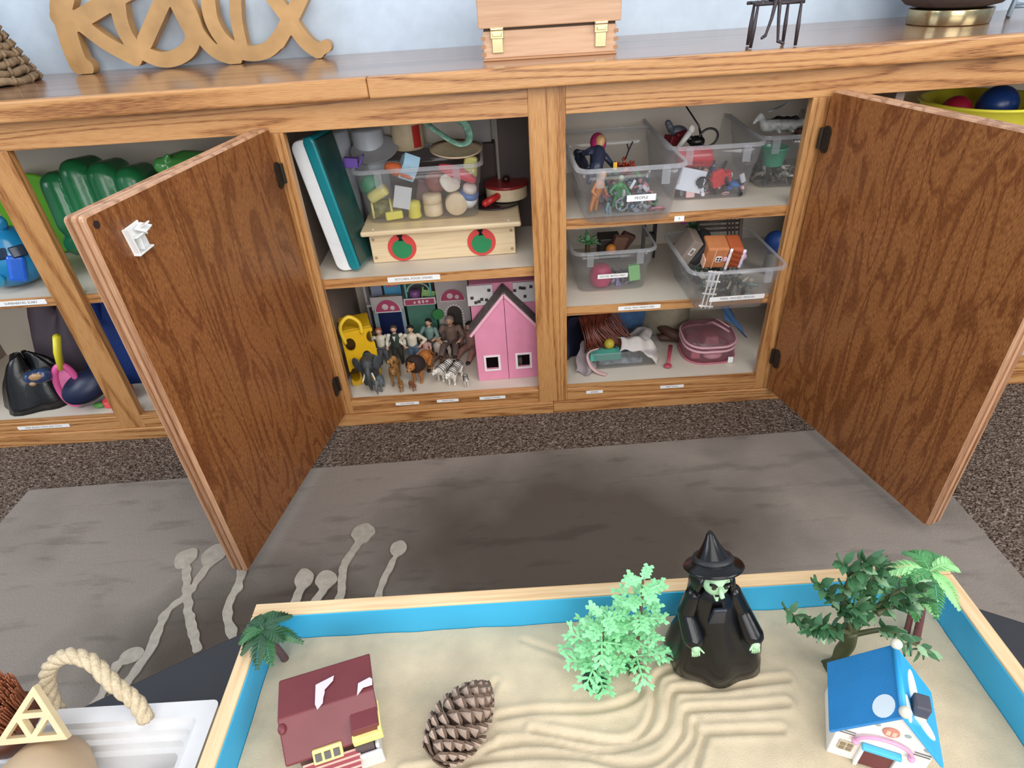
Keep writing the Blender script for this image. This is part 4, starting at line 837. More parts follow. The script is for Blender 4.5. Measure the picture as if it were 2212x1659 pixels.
def quad(name, label_, loc, rz, L, col, kind='cat', col2=None, group=None, H=None, cat='toy animal'):
    """four-legged animal facing -y in its own frame; L = body length"""
    t = thing(name, label_, cat, loc, (0, 0, rz), group)
    h = H or L*0.62; b = MB(); w_ = L*0.16; m = M(col, 0.55, var=0.2, vscale=120, bump=0.3, bscale=500)
    if kind == 'elephant':
        b.ell((0, 0.05*L, h*0.66), (L*0.26, L*0.42, L*0.27)).ell((0, -0.30*L, h*0.70), (L*0.18, L*0.20, L*0.22)).ell((0, -0.46*L, h*0.78), (L*0.15, L*0.13, L*0.17))
        b.tube(catmull([(0, -0.55*L, h*0.76), (0, -0.66*L, h*0.60), (0, -0.68*L, h*0.38), (0.01*L, -0.64*L, h*0.20), (0.02*L, -0.69*L, h*0.12)], 4), [L*0.085-L*0.0033*i for i in range(17)], 8)
        for q in (-1, 1):
            for y, bend in ((-0.24, -0.02), (0.30, 0.03)): b.cap((q*L*0.13, y*L, h*0.50), (q*L*0.13, (y+bend)*L, h*0.25), L*0.10, L*0.075).cap((q*L*0.13, (y+bend)*L, h*0.25), (q*L*0.13, y*L, L*0.05), L*0.075, L*0.072)
        b.tube([(0, 0.46*L, h*0.75), (0, 0.53*L, h*0.5), (0, 0.52*L, h*0.35)], [L*0.03, L*0.02, L*0.012], 6)
        body = b.build('body', m, t, remesh=L*0.018, sm=2)
        for q in (-1, 1):
            MB().ell((q*L*0.24, -0.36*L, h*0.76), (L*0.13, L*0.022, L*0.20), (0, q*0.25, q*0.5)).build('ear', m, t, smooth=True)
            if L > 0.06: MB().tube([(q*L*0.08, -0.55*L, h*0.58), (q*L*0.13, -0.64*L, h*0.46), (q*L*0.15, -0.74*L, h*0.45)], [L*0.026, L*0.022, L*0.005], 7).build('tusk', M('#e6dfcc', 0.4), t, smooth=True)
            MB().ell((q*L*0.125, -0.55*L, h*0.82), L*0.013, n=7, m=5).build('eye', black, t)
        return t
    b.ell((0, 0.22*L, h*0.66), (w_*1.0, L*0.22, L*0.17)).ell((0, -0.16*L, h*0.66), (w_*1.05, L*0.23, L*0.19)).ell((0, 0.03*L, h*0.65), (w_*0.92, L*0.28, L*0.155))
    b.cap((0, -0.28*L, h*0.72), (0, -0.44*L, h*0.84), L*0.12, L*0.10)
    hx = Vector((0, -0.50*L, h*0.86)); b.ell(hx, (L*0.105, L*0.12, L*0.10)).ell(hx+Vector((0, -0.12*L, -0.03*L)), (L*0.055, L*0.075, L*0.048))
    for q in (-1, 1): b.ell(hx+Vector((q*L*0.075, 0.03*L, 0.085*L)), (L*0.032, L*0.018, L*0.035))
    for q in (-1, 1):
        x = q*w_*0.62
        b.cap((x, -0.24*L, h*0.55), (x, -0.26*L, h*0.30), L*0.075, L*0.048, 8).cap((x, -0.26*L, h*0.30), (x, -0.24*L, L*0.04), L*0.045, L*0.034, 8).ell((x, -0.27*L, L*0.028), (L*0.042, L*0.06, L*0.028), n=8, m=6)
        b.cap((x, 0.30*L, h*0.60), (x, 0.23*L, h*0.36), L*0.095, L*0.055, 8).cap((x, 0.23*L, h*0.36), (x, 0.36*L, h*0.20), L*0.05, L*0.034, 8).cap((x, 0.36*L, h*0.20), (x, 0.32*L, L*0.035), L*0.034, L*0.030, 8).ell((x, 0.29*L, L*0.026), (L*0.04, L*0.058, L*0.026), n=8, m=6)
    b.tube(catmull([(0, 0.42*L, h*0.72), (0.02*L, 0.56*L, h*0.62), (0.05*L, 0.66*L, h*0.40), (0.06*L, 0.74*L, h*0.34)], 4), [L*0.03-L*0.0012*i for i in range(13)], 7)
    body = b.build('body', m, t, remesh=L*0.018, sm=2)
    e = MB()
    for q in (-1, 1): e.ell(hx+Vector((q*L*0.048, -0.105*L, 0.028*L)), L*0.013, n=7, m=5)
    e.ell(hx+Vector((0, -0.19*L, -0.015*L)), (L*0.022, L*0.014, L*0.014), n=7, m=5); e.build('eyes_and_nose', black, body)
    if kind == 'lion':
        mb = MB(); mm = M(col2, 0.8, bump=0.8, bscale=350)
        mb.rings([[(r_*math.cos(a), y, z0+r_*1.1*math.sin(a)) for a in [2*PI*j/20 for j in range(20)]] for y, r_, z0 in ((-0.46*L, 0.115*L, h*0.86), (-0.47*L, 0.165*L, h*0.85), (-0.36*L, 0.225*L, h*0.82), (-0.22*L, 0.23*L, h*0.76), (-0.08*L, 0.19*L, h*0.70), (0.0, 0.10*L, h*0.68))], 0)
        mb.build('mane', mm, t, smooth=True)
        MB().ell((0.065*L, 0.76*L, h*0.32), (0.035*L, 0.05*L, 0.035*L)).build('tail_tuft', mm, t, smooth=True)
    if kind == 'tiger':
        mb = MB()
        for k in range(9):
            y = (-0.30+0.085*k)*L; R_ = L*(0.185 if k < 4 else 0.165)
            mb.tube([(w_*1.06*math.cos(a)*1.02, y+0.012*L*math.sin(4*a), h*0.66+R_*math.sin(a)*1.0) for a in [PI*(0.04+0.92*j/12) for j in range(13)]], [0.001]+[L*0.011]*11+[0.001], 5)
        for k in range(3): mb.tube([(q*L*0.05*0.9, hx.y-0.02*L*k+0.02*L, hx.z+L*0.092+0.004*L) for q in (-1, 0, 1)], L*0.006, 5)
        mb.build('stripes', M(col2, 0.6), body)
    return t
def storage_bin(label_, loc, wt, dt, wb, db, h, rz=0, front='', strip=None, group=None):
    t = thing('storage_bin', label_, 'storage bin', loc, (0, 0, rz), group); r = 0.022
    R_ = lambda w_, d_, z, r=r: rrect(w_, d_, r, 5, z)
    f = lambda q: (wb+(wt-wb)*q, db+(dt-db)*q); th = 0.0016; mb = MB()
    q = [0.0, 0.03, 0.62, 0.64, 0.97]
    rg = [R_(f(0)[0]-0.012, f(0)[1]-0.012, 0)]
    for a, ex in ((0.03, 0), (0.60, 0.0), (0.615, 0.004), (0.97, 0.004)): rg.append(R_(f(a)[0]+ex, f(a)[1]+ex, a*h))
    for a, ex in ((0.97, 0.002), (0.615, 0.002), (0.59, -0.003), (0.045, -0.003)): rg.append(R_(f(a)[0]+ex, f(a)[1]+ex, a*h))
    rg.append(R_(f(0)[0]-0.013, f(0)[1]-0.013, th)); mb.rings(rg)
    mb.build('bin_body', clear, t, smooth=True)
    mb = MB(); a, b_ = f(1); mb.rings([R_(a+0.0045, b_+0.0045, h*0.972), R_(a+0.010, b_+0.010, h*0.93, 0.025), R_(a+0.013, b_+0.013, h*0.935, 0.026), R_(a+0.012, b_+0.012, h*1.0, 0.026), R_(a+0.001, b_+0.001, h*1.0), R_(a+0.0025, b_+0.0025, h*0.972)], closed=True)
    mb.build('bin_rim', clear_rim, t, smooth=False, bevel=0.001)
    for x in (-0.31, 0.31): MB().box((x*wt, -(b_/2+0.004), h*0.83), (0.014, 0.006, h*0.28)).build('handle_tab', clear_rim, t)
    if front:
        x, z, w_, h_ = strip; yy = -(db+(dt-db)*z/h)/2-(0.0035 if z/h > 0.615 else 0.0008); an = math.atan((dt-db)/2/h)
        o = MB().prism([(p, q_) for p, q_, _ in rrect(w_, h_, 0.001, 2)], 0.0005).build('label_strip', paper, t, loc=(x, yy, z), rot=(PI/2+an, 0, 0))
        text(front, h_*0.6, ink, o, (0, 0, 0.0007), (0, 0, 0))
    return t
def solo(mb, name, mats, label_, cat, loc, rot=(0, 0, 0), group=None, **kw):
    o = mb.build(name, mats, loc=loc, rot=rot, **kw); return tag(o, label_, cat, group)

# ---------------- compartment: kitchen toys ----------------
Z = 0.3758
kc = thing('play_easel', 'tall teal and white plastic case leaning against the left side of the kitchen shelf', 'toy', (-0.3800, 0.0800, Z+0.001), (0, -0.155, -0.22))
T = Matrix.Rotation(PI/2, 4, 'X')
MB().prism([(x, y+0.138) for x, y, _ in rrect(0.0450, 0.272, 0.018, 5)], 0.030, Matrix.Translation((0.004, 0.002, 0)) @ T).build('white_side', M('#eef0f1', 0.3), kc, bevel=0.003)
MB().prism([(x+0.0235, y+0.139) for x, y, _ in rrect(0.026, 0.278, 0.0125, 5)], 0.085, Matrix.Translation((0.0, 0.055, 0)) @ T).build('teal_shell', M('#14808a', 0.3), kc, bevel=0.005)
MB().prism([(x+0.0345, y+0.139) for x, y, _ in rrect(0.006, 0.262, 0.0029, 3)], 0.078, Matrix.Translation((0.001, 0.051, 0)) @ T).build('dark_panel', M('#123c3a', 0.35, var=0.25, vscale=20), kc, bevel=0.002)
st = thing('play_stove', 'pale birch toy stove box with two red and green round knobs', 'toy stove', (-0.1755, 0.188, Z+0.0005), (0, 0, 0.012))
MB().bb(-0.158, 0.158, -0.095, 0.085, 0, 0.066).build('stove_body', birch, st, bevel=0.002)
MB().bb(-0.172, 0.172, -0.112, 0.100, 0.0662, 0.0775).build('stove_top', birch, st, bevel=0.004, seg=3)
for x in (-0.150, 0.150):
    for z in (0.012, 0.054): MB().lathe([(0.0035, 0), (0.0035, 0.0006)], 14, Matrix.Translation((x, -0.0951, z)) @ Matrix.Rotation(PI/2, 4, 'X')).build('dowel', M('#a58a68', 0.5), st)
    MB().lathe([(0.0025, 0.0776), (0.0025, 0.0782)], 12, Matrix.Translation((x*0.97, -0.098, 0))).build('dowel', M('#f3ead6', 0.5), st)
for x in (-0.090, 0.084):
    k = MB().lathe([(0.0310, 0), (0.0310, 0.0012)], 40, Matrix.Translation((x, -0.0951, 0.032)) @ Matrix.Rotation(PI/2, 4, 'X')).build('knob_picture', M('#c9413d', 0.5), st)
    pts = []
    for j in range(40):
        a = 2*PI*j/40; r_ = 0.0218; px, py = r_*math.cos(a), r_*math.sin(a)-0.003
        dd = math.hypot(px-0.017, py-0.017); 
        if dd < 0.011: px -= (0.011-dd)*0.7; py -= (0.011-dd)*0.7
        pts.append((px, py))
    MB().prism(pts, 0.0006, Matrix.Translation((x, -0.0964, 0.032)) @ Matrix.Rotation(PI/2, 4, 'X')).build('green_apple', M('#1f7d4c', 0.5), k)
    MB().prism([(-0.008, 0.029), (0.006, 0.030), (0.002, 0.022), (0.005, 0.016), (-0.005, 0.016), (-0.003, 0.022)], 0.0006, Matrix.Translation((x, -0.0972, 0.032)) @ Matrix.Rotation(PI/2, 4, 'X')).build('black_stalk', black, k)
ZS = Z+0.078
storage_bin('long clear bin of toy food on top of the birch toy stove', (-0.2125, 0.2035, ZS+0.0005), 0.262, 0.190, 0.236, 0.166, 0.118, rz=0.01)
FB = ZS+0.0035; yfr = 0.132
def food(mb, name, col, label_, cat, loc, rot=(0, 0, 0), sm=True, bevel=0, **kw): return solo(mb, name, M(col, 0.4) if isinstance(col, str) else col, label_, cat, loc, rot, smooth=sm, bevel=bevel, **kw)
woodc = M('#dcc7a4', 0.5, var=0.08, vscale=60)
food(MB().lathe([(0.019, 0), (0.021, 0.003), (0.021, 0.024), (0.0195, 0.0245), (0.0195, 0.0265), (0.021, 0.027), (0.021, 0.044), (0.018, 0.047)], 28), 'toy_bread', woodc, 'pale wooden two-layer round at the bottom middle of the toy food bin', 'toy food', (-0.192, 0.150, FB))
food(MB().lathe([(0.022, 0), (0.024, 0.003), (0.024, 0.022), (0.022, 0.025)], 32), 'toy_bread', woodc, 'pale wooden disc standing on edge in the toy food bin, right of the two-layer round', 'toy food', (-0.141, 0.152, FB+0.025), (PI/2, 0, 0.1))
food(MB().lathe([(0.0115, 0), (0.0125, 0.002), (0.0125, 0.040), (0.0115, 0.042)], 20), 'toy_butter_roll', '#e9df8a', 'slender pale yellow wooden stick slanting across the can in the toy food bin', 'toy food', (-0.322, 0.139, FB+0.048), (0.2, 1.05, 0.0))
bpy.context.view_layer.update()
cn = thing('toy_can', 'yellow edged toy food can lying on its side at the left of the food bin', 'toy food', (-0.325, 0.146, FB+0.0215), (0, PI/2, 0.2))
MB().lathe([(0.019, 0), (0.019, 0.040)], 28).build('can_label', M('#6d6a38', 0.4, var=0.7, vscale=90), cn, smooth=True)
for z in (0, 0.040): MB().lathe([(0.0185, z-0.002), (0.0205, z-0.001), (0.0205, z+0.002), (0.0185, z+0.003)], 28).build('can_rim', M('#e9df8a', 0.4), cn, smooth=True)
MB().lathe([(0.0175, 0.042), (0.0175, 0.0436)], 24).build('can_lid', M('#6d8294', 0.4), cn)
yel = '#d9cf4e'
food(MB().lathe([(0.014, 0), (0.015, 0.003), (0.013, 0.012), (0.015, 0.024), (0.014, 0.034), (0.006, 0.037)], 20), 'toy_cup', yel, 'yellow toy egg cup standing at the bottom centre of the toy food bin', 'toy food', (-0.233, 0.142, FB))
food(MB().tube(catmull([(0, 0, 0), (0.020, 0.002, 0.010), (0.045, 0.004, 0.013), (0.064, 0.004, 0.006)], 5), [0.004, 0.008, 0.010, 0.0105, 0.011, 0.0115, 0.0115, 0.011, 0.011, 0.0105, 0.010, 0.0095, 0.009, 0.008, 0.006, 0.004], 12), 'toy_banana', yel, 'yellow toy banana lying behind the can in the toy food bin', 'toy food', (-0.316, 0.160, FB+0.012))
food(MB().bb(-0.016, 0.022, -0.010, 0.010, 0, 0.018), 'toy_cheese', '#e0d65a', 'flat yellow toy cheese block at the front left of the toy food bin', 'toy food', (-0.282, 0.139, FB), (0, 0, 0.3), sm=False, bevel=0.003)
food(MB().ell((0, 0, 0), (0.024, 0.022, 0.024)), 'toy_pepper', '#3d9468', 'green toy pepper near the upper left end of the toy food bin', 'toy food', (-0.322, 0.165, FB+0.068))
food(MB().tube(catmull([(0, 0, 0), (0.03, 0, -0.012), (0.06, 0, -0.03)], 5), [0.006, 0.009, 0.012, 0.014, 0.015, 0.015, 0.014, 0.012, 0.010, 0.007, 0.004], 12), 'toy_carrot', '#d06a3c', 'orange toy carrot poking over the rim of the toy food bin', 'toy food', (-0.285, 0.160, FB+0.108))
food(MB().box((0, 0, 0), (0.034, 0.034, 0.036)).add([(-0.017, -0.017, 0.018), (0.017, -0.017, 0.018), (0.017, 0.017, 0.018), (-0.017, 0.017, 0.018), (-0.017, 0, 0.034), (0.017, 0, 0.034)], [(0, 1, 5, 4), (1, 2, 5), (2, 3, 4, 5), (3, 0, 4)]), 'toy_milk_carton', '#a8cfe6', 'light blue toy milk carton tipped over the rim of the toy food bin', 'toy food', (-0.238, 0.165, FB+0.098), (0.3, 0.45, 0.3), sm=False, bevel=0.001)
food(MB().box((0, 0, 0), (0.036, 0.003, 0.046)), 'toy_packet', '#c5c8ca', 'grey and white printed toy card leaning inside the toy food bin', 'toy food', (-0.253, 0.1305, FB+0.048), (-0.12, 0.25, 0.05), sm=False)
food(MB().tube(catmull([(-0.035, 0, 0.012), (-0.012, 0, 0.004), (0.012, 0, -0.006), (0.040, 0, -0.022)], 5), [0.006+0.007*math.sin(PI*i/15) for i in range(16)], 12), 'toy_sausage', '#d44458', 'bright red toy sausage just under the rim of the toy food bin, right side', 'toy food', (-0.134, 0.140, FB+0.092))
food(MB().rings([[(r_*math.cos(2*PI*j/28)*(1+0.22*math.cos(4*PI*j/28)), r_*math.sin(2*PI*j/28), z) for j in range(28)] for r_, z in ((0.018, 0), (0.020, 0.003), (0.018, 0.007))]), 'toy_fried_egg', '#e4ddcd', 'pale bone shaped wooden toy piece under the red sausage in the food bin', 'toy food', (-0.150, 0.138, FB+0.070), (1.2, 0.5, 0.3))
yc = thing('toy_yogurt_pot', 'white and blue toy pot at the right end of the toy food bin', 'toy food', (-0.112, 0.150, FB+0.034), (0.35, 0.15, 0.2))
MB().lathe([(0.014, -0.020), (0.019, -0.010), (0.021, 0.004)], 24).build('pot_cup', M('#e6e8ee', 0.35), yc, smooth=True)
MB().lathe([(0.021, 0.0041), (0.021, 0.012), (0.016, 0.016)], 24).build('blue_top', M('#3a6fb0', 0.35), yc, smooth=True)
MB().lathe([(0.016, 0.0165), (0.015, 0.026), (0.011, 0.030)], 24).build('white_cap', M('#e9dcd2', 0.35), yc, smooth=True)
food(MB().ell((0, 0, 0), (0.026, 0.022, 0.024)), 'toy_potato', '#9a5e58', 'dull red toy potato in the middle of the toy food bin', 'toy food', (-0.180, 0.165, FB+0.068))
food(MB().box((0, 0, 0), (0.034, 0.02, 0.042), top=0.8), 'toy_corn', '#c9c272', 'yellow green toy corn piece at the upper right of the toy food bin', 'toy food', (-0.103, 0.160, FB+0.096), (0, 0.2, 0), sm=False, bevel=0.005)
food(MB().box((0, 0, 0), (0.026, 0.02, 0.046)), 'toy_chocolate', '#6b4a4c', 'brown toy bar standing behind the wooden rounds in the food bin', 'toy food', (-0.212, 0.172, FB+0.050), (0, 0.25, 0), sm=False, bevel=0.003)
food(MB().box((0, 0, 0), (0.030, 0.016, 0.020)).box((0.022, 0, 0.006), (0.004, 0.016, 0.022), (0, 0.4, 0)), 'toy_juice_box', '#6a4ba0', 'purple and white toy carton at the upper left rim of the food bin', 'toy food', (-0.352, 0.150, ZS+0.126), (0, 0.1, 0), sm=False, bevel=0.001)
# behind / on top of the bin
food(MB().lathe([(0.035, 0), (0.037, 0.002), (0.037, 0.070), (0.035, 0.072), (0.033, 0.070), (0.033, 0.004)], 36, cap=False), 'wooden_pot', woodc, 'pale wooden toy pot with a red patch behind the food bin', 'toy pot', (-0.247, 0.305, Z+0.1680))
bpy.data.objects['wooden_pot'].location.z = Z+0.190
MB().lathe([(0.0378, 0.012), (0.0378, 0.052)], 36, cap=False)
pp = bpy.data.objects['wooden_pot']
mb = MB(); mb.rings([[(0.0376*math.cos(a), 0.0376*math.sin(a), z) for a in [-1.15+0.55*j/6 for j in range(7)]]+[(0.0366*math.cos(a), 0.0366*math.sin(a), z) for a in [-0.60-0.55*j/6 for j in range(7)]] for z in (0.006, 0.054)]); mb.build('red_patch', M('#c5372f', 0.4), pp)
MB().lathe([(0.030, 0.071), (0.0372, 0.072), (0.036, 0.077), (0.001, 0.078)], 32).build('red_lid', M('#b0363a', 0.4), pp, smooth=True)
sup = thing('cardboard_box', 'plain dark box at the back of the kitchen shelf carrying the wooden pot', 'box', (-0.190, 0.3195, Z+0.0005)); MB().bb(-0.14, 0.14, -0.0195, 0.020, 0, 0.188).build('box_body', M('#4a3a36', 0.7), sup)
food(MB().lathe([(0.001, 0), (0.048, 0.001), (0.056, 0.005), (0.057, 0.008), (0.047, 0.004), (0.001, 0.003)], 40), 'wooden_plate', woodc, 'round pale wooden toy plate resting on the right rim of the food bin', 'toy plate', (-0.132, 0.190, ZS+0.1245), (0.10, 0.05, 0))
o = solo(MB().tube(catmull([(-0.050, 0.012, 0.040), (-0.012, -0.010, 0.016), (0.016, -0.020, 0.004), (0.034, -0.006, 0.010), (0.030, 0.012, 0.034), (0.008, 0.020, 0.050), (-0.030, 0.030, 0.052), (-0.058, 0.030, 0.052), (-0.050, 0.012, 0.040)], 6)[:-1], 0.0088, 8, closed=True, flat=0.35), 'patterned_strap', M('#8fc2ab', 0.6, var=0.45, vscale=85), 'mint green patterned fabric strap looped over the wooden plate', 'strap', (-0.135, 0.185, ZS+0.1400), smooth=True)
for i, (x, r_, h_, lb) in enumerate(((-0.338, 0.036, 0.235, 'white cylinder at the back left of the kitchen shelf, beside the teal case'), (-0.405, 0.028, 0.235, 'pale grey cylinder in the back left corner of the kitchen shelf'))):
    solo(MB().lathe([(r_*0.92, 0), (r_, 0.003), (r_, h_), (r_*0.9, h_+0.004)], 32), 'paper_roll', M('#c9cdd4', 0.4), lb, 'roll', (x if i == 0 else -0.408, 0.300, Z+0.0005), smooth=True)
solo(MB().lathe([(0.001, 0), (0.05, 0.001), (0.055, 0.006), (0.053, 0.006), (0.001, 0.003)], 32), 'grey_dish', M('#a9a9ac', 0.4), 'small grey toy dish leaning behind the light blue carton', 'toy dish', (-0.322, 0.270, ZS+0.118), (0.35, 0, 0), smooth=True)
dkb = thing('dark_board', 'tall dark brown board game box standing at the right of the kitchen shelf', 'box', (-0.0045, 0.300, Z+0.0005))
MB().bb(-0.036, 0.040, -0.040, 0.040, 0, 0.292).build('box_body', M('#473a36', 0.6, var=0.1, vscale=10), dkb, bevel=0.001)
MB().bb(-0.042, -0.0362, -0.041, 0.040, 0, 0.292).build('box_side', M('#8c8278', 0.6), dkb)
tagp = MB().bb(-0.034, -0.004, -0.0412, -0.0402, 0.268, 0.282).build('white_tag', paper, dkb)
solo(MB().bb(-0.03, 0.022, -0.004, 0.004, 0, 0.09).bb(-0.03, 0.022, -0.006, -0.0041, 0, 0.006, k=1), 'grey_panel', [M('#9b9895', 0.6), M('#b3263a', 0.4)], 'grey back panel with a red lower edge beside the dark box', 'panel', (-0.078, 0.325, Z+0.182), bevel=0.0005)  # plain grey panel with a red strip along its lower edge
solo(MB().bb(-0.026, 0.026, -0.01, 0.012, 0, 0.18), 'white_carton', M('#8d8f92', 0.6), 'grey carton holding up the panel at the back right of the kitchen shelf', 'box', (-0.078, 0.325, Z+0.0008), bevel=0.001)
bp_ = solo(MB().lathe([(0.001, 0), (0.055, 0.001), (0.062, 0.004), (0.060, 0.005), (0.001, 0.003)], 40), 'black_plate', M('#231b22', 0.25), 'dark glossy toy plate under the red lidded pot on the stove top', 'toy plate', (-0.058, 0.215, ZS+0.0002), smooth=True)
rpot = thing('toy_saucepan', 'low wooden toy saucepan with a red lid and red handle on the stove', 'toy pan', (-0.028, 0.236, ZS+0.006))
MB().lathe([(0.046, 0), (0.048, 0.002), (0.048, 0.028), (0.001, 0.028)], 40).build('pan_body', woodc, rpot, smooth=False, bevel=0.001)
MB().lathe([(0.050, 0.0282), (0.0505, 0.0305), (0.049, 0.0335), (0.001, 0.035)], 40).build('pan_lid', M('#8e2226', 0.35), rpot)
MB().lathe([(0.008, 0.035), (0.0085, 0.043), (0.006, 0.046)], 18).build('lid_knob', M('#2d1a16', 0.4), rpot, smooth=True)
MB().cap((-0.022, -0.047, 0.016), (-0.050, -0.060, 0.006), 0.0078, 0.0082, 12).build('handle', M('#c5302b', 0.3), rpot, smooth=True)

# ---------------- compartment: doll houses ----------------
Z = 0.0662
# pink house
ph = thing('pink_dollhouse', 'tall pink wooden doll house front with white windows and grey shingled roof', 'doll house', (-0.0525, 0.128, Z+0.0005), (0, 0, 0.03))
pinkm = M('#e391ae', 0.5, var=0.05, vscale=30); roofg = M('#6d6664', 0.7, var=0.3, vscale=90)
yf = -0.062; Wd = 0.0735; Ev = 0.138; Rg = 0.226
def gabled(x0, x1, hole):
    def fn(x, y):
        d = max(x0-x, x-x1, -y, (y-(Rg-(Rg-Ev)*abs(x)/Wd))*0.64)
        hx0, hx1, hy0, hy1 = hole; return max(d, -max(hx0-x, x-hx1, hy0-y, y-hy1))
    return fn
for s in (-1, 1):
    xa, xb = (-Wd, -0.0006) if s < 0 else (0.0006, Wd); xc = s*0.038
    plate(gabled(xa, xb, (xc-0.0145, xc+0.0145, 0.032, 0.066)), -0.08, 0.08, -0.006, 0.235, 0.0021, 0.003, lambda x, y: 0.003).build('front_door', pinkm, ph, loc=(0, yf, 0), rot=(PI/2, 0, 0))
    fr = MB()
    for (a, b, c_, d_) in ((-0.020, -0.0145, 0.027, 0.071), (0.0145, 0.020, 0.027, 0.071), (-0.0145, 0.0145, 0.027, 0.032), (-0.0145, 0.0145, 0.066, 0.071)): fr.bb(xc+a, xc+b, yf-0.0078, yf-0.0061, c_, d_)
    fr.build('window_frame', M('#f0e6e6', 0.45), ph, bevel=0.0004)
    L_ = math.hypot(Wd+0.012, (Rg-Ev)*(Wd+0.012)/Wd); an = math.atan2(Rg-Ev, Wd)
    MB().box((s*(Wd+0.012)/2, -0.042, Rg+0.005-(Rg-Ev)*(Wd+0.012)/Wd/2), (L_, 0.048, 0.004), (0, s*an, 0)).build('roof_slope', roofg, ph)
    MB().box((s*(Wd+0.010)/2, yf-0.0082, Rg+0.002-(Rg-Ev)*(Wd+0.010)/Wd/2), (L_*0.985, 0.0035, 0.0065), (0, s*an, 0)).build('pink_bargeboard', M('#edb4c4', 0.5), ph, bevel=0.0005)
    MB().bb(s*Wd-0.0015, s*Wd+0.0015, yf+0.001, 0.07, 0, Ev).build('side_wall', pinkm, ph)
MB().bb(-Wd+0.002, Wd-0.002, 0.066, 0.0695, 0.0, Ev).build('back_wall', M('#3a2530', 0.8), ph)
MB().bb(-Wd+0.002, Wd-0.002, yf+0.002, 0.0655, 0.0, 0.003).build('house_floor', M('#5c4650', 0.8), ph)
solo(MB().bb(-0.006, 0.006, -0.006, 0.006, 0, 0.028), 'toy_furniture', M('#8c7f78', 0.5), 'small grey toy block seen inside the right window of the pink house', 'toy furniture', (-0.022, 0.105, Z+0.0048), bevel=0.001)
# rear wing: white shingle roof walls with dark squares
rw = MB().bb(-0.078, 0.078, 0.0, 0.034, 0.1385, 0.232).build('rear_wing', pinkm, ph, loc=(0, -0.012, 0))
for s in (-1, 1):
    sh_ = MB().bb(s*0.0535-0.030, s*0.0535+0.030, -0.006, -0.0003, 0.180, 0.231).build('white_roof_panel', M('#d8d4d2', 0.6, bump=0.5, bscale=120), ph, loc=(0, -0.012, 0), bevel=0.0005)
    rr = random.Random(5+s)
    for k in range(6): x = s*0.052+rr.uniform(-0.024, 0.024); z = rr.uniform(0.184, 0.226); MB().bb(x-0.0036, x+0.0036, -0.0072, -0.0061, z-0.0036, z+0.0036).build('dark_shingle', M('#3f3b3b', 0.7), sh_)
# white / teal pet playset at the back
ps = thing('toy_shop_playset', 'white toy shop building with teal floors and pink arched signs behind the dolls', 'playset', (-0.275, 0.270, Z+0.0005))
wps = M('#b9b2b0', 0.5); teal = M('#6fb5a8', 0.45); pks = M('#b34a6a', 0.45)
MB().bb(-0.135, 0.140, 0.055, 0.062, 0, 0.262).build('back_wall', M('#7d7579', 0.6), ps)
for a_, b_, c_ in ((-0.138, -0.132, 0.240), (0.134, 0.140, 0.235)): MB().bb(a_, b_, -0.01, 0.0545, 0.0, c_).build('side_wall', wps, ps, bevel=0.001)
MB().bb(-0.132, 0.134, -0.03, 0.055, 0.128, 0.134).build('upper_floor', wps, ps)
MB().bb(-0.118, -0.036, -0.036, -0.030, 0, 0.152).build('left_facade', M('#8fa3a8', 0.5), ps, bevel=0.001)
MB().bb(-0.030, 0.044, -0.030, -0.024, 0, 0.142).build('middle_facade', M('#4e7d6c', 0.5), ps, bevel=0.001)
MB().bb(0.050, 0.134, -0.036, -0.030, 0, 0.226).build('right_facade', wps, ps, bevel=0.001)
MB().bb(-0.105, -0.045, -0.0375, -0.0362, 0.03, 0.118).build('blue_doorway', M('#12204a', 0.4), ps)
MB().bb(-0.118, -0.036, -0.0378, -0.0362, 0.122, 0.158).build('white_gable', wps, ps)
def arch(x, z, w_, h_, parent=ps, y=-0.0385):
    pts = [(w_/2*math.cos(a), h_*math.sin(a)) for a in [PI*k/18 for k in range(19)]]
    o = MB().prism([(p*1.12, q*1.12-h_*0.12) for p, q in pts], 0.0015, Matrix.Rotation(PI/2, 4, 'X')).build('arched_sign', M('#dcd0d0', 0.45), parent, loc=(x, y, z))
    MB().prism(pts, 0.0012, Matrix.Translation((0, -0.0016, 0)) @ Matrix.Rotation(PI/2, 4, 'X')).build('sign_face', pks, o)
    MB().ell((-0.006, -0.0034, h_*0.42), (w_*0.14, 0.0009, h_*0.26)).ell((w_*0.2, -0.0034, h_*0.3), (w_*0.1, 0.0009, h_*0.2)).build('animal_shape', M('#dfc6c9', 0.45), o, smooth=True)
arch(-0.077, 0.118, 0.062, 0.032); arch(0.092, 0.138, 0.060, 0.030)
sg = MB().bb(-0.034, 0.048, -0.0375, -0.0345, 0.128, 0.148).build('banner_sign', M('#dcd0d0', 0.5), ps, bevel=0.001); MB().bb(-0.030, 0.044, -0.0388, -0.0376, 0.131, 0.145).build('banner_face', pks, sg)
MB().ell((0.006, -0.0394, 0.138), (0.004, 0.0006, 0.005)).ell((0.016, -0.0394, 0.1385), (0.003, 0.0006, 0.005)).ell((-0.006, -0.0394, 0.137), (0.003, 0.0006, 0.004)).ell((0.026, -0.0394, 0.139), (0.004, 0.0006, 0.0035)).build('banner_marks', M('#e3c9cd', 0.5), sg, smooth=True)
MB().lathe([(0.0145, 0), (0.0145, 0.004)], 24, Matrix.Translation((0.050, -0.038, 0.100)) @ Matrix.Rotation(PI/2, 4, 'X')).bb(0.0485, 0.0515, -0.041, -0.039, 0.06, 0.09).build('green_topiary', M('#3f8a4a', 0.5), ps)
mb = MB(); 
for k in range(11): a = PI*k/10; mb.box((0.092+0.023*math.cos(a), -0.0385, 0.098+0.026*math.sin(a)), (0.006, 0.003, 0.005), (0, -a, 0))
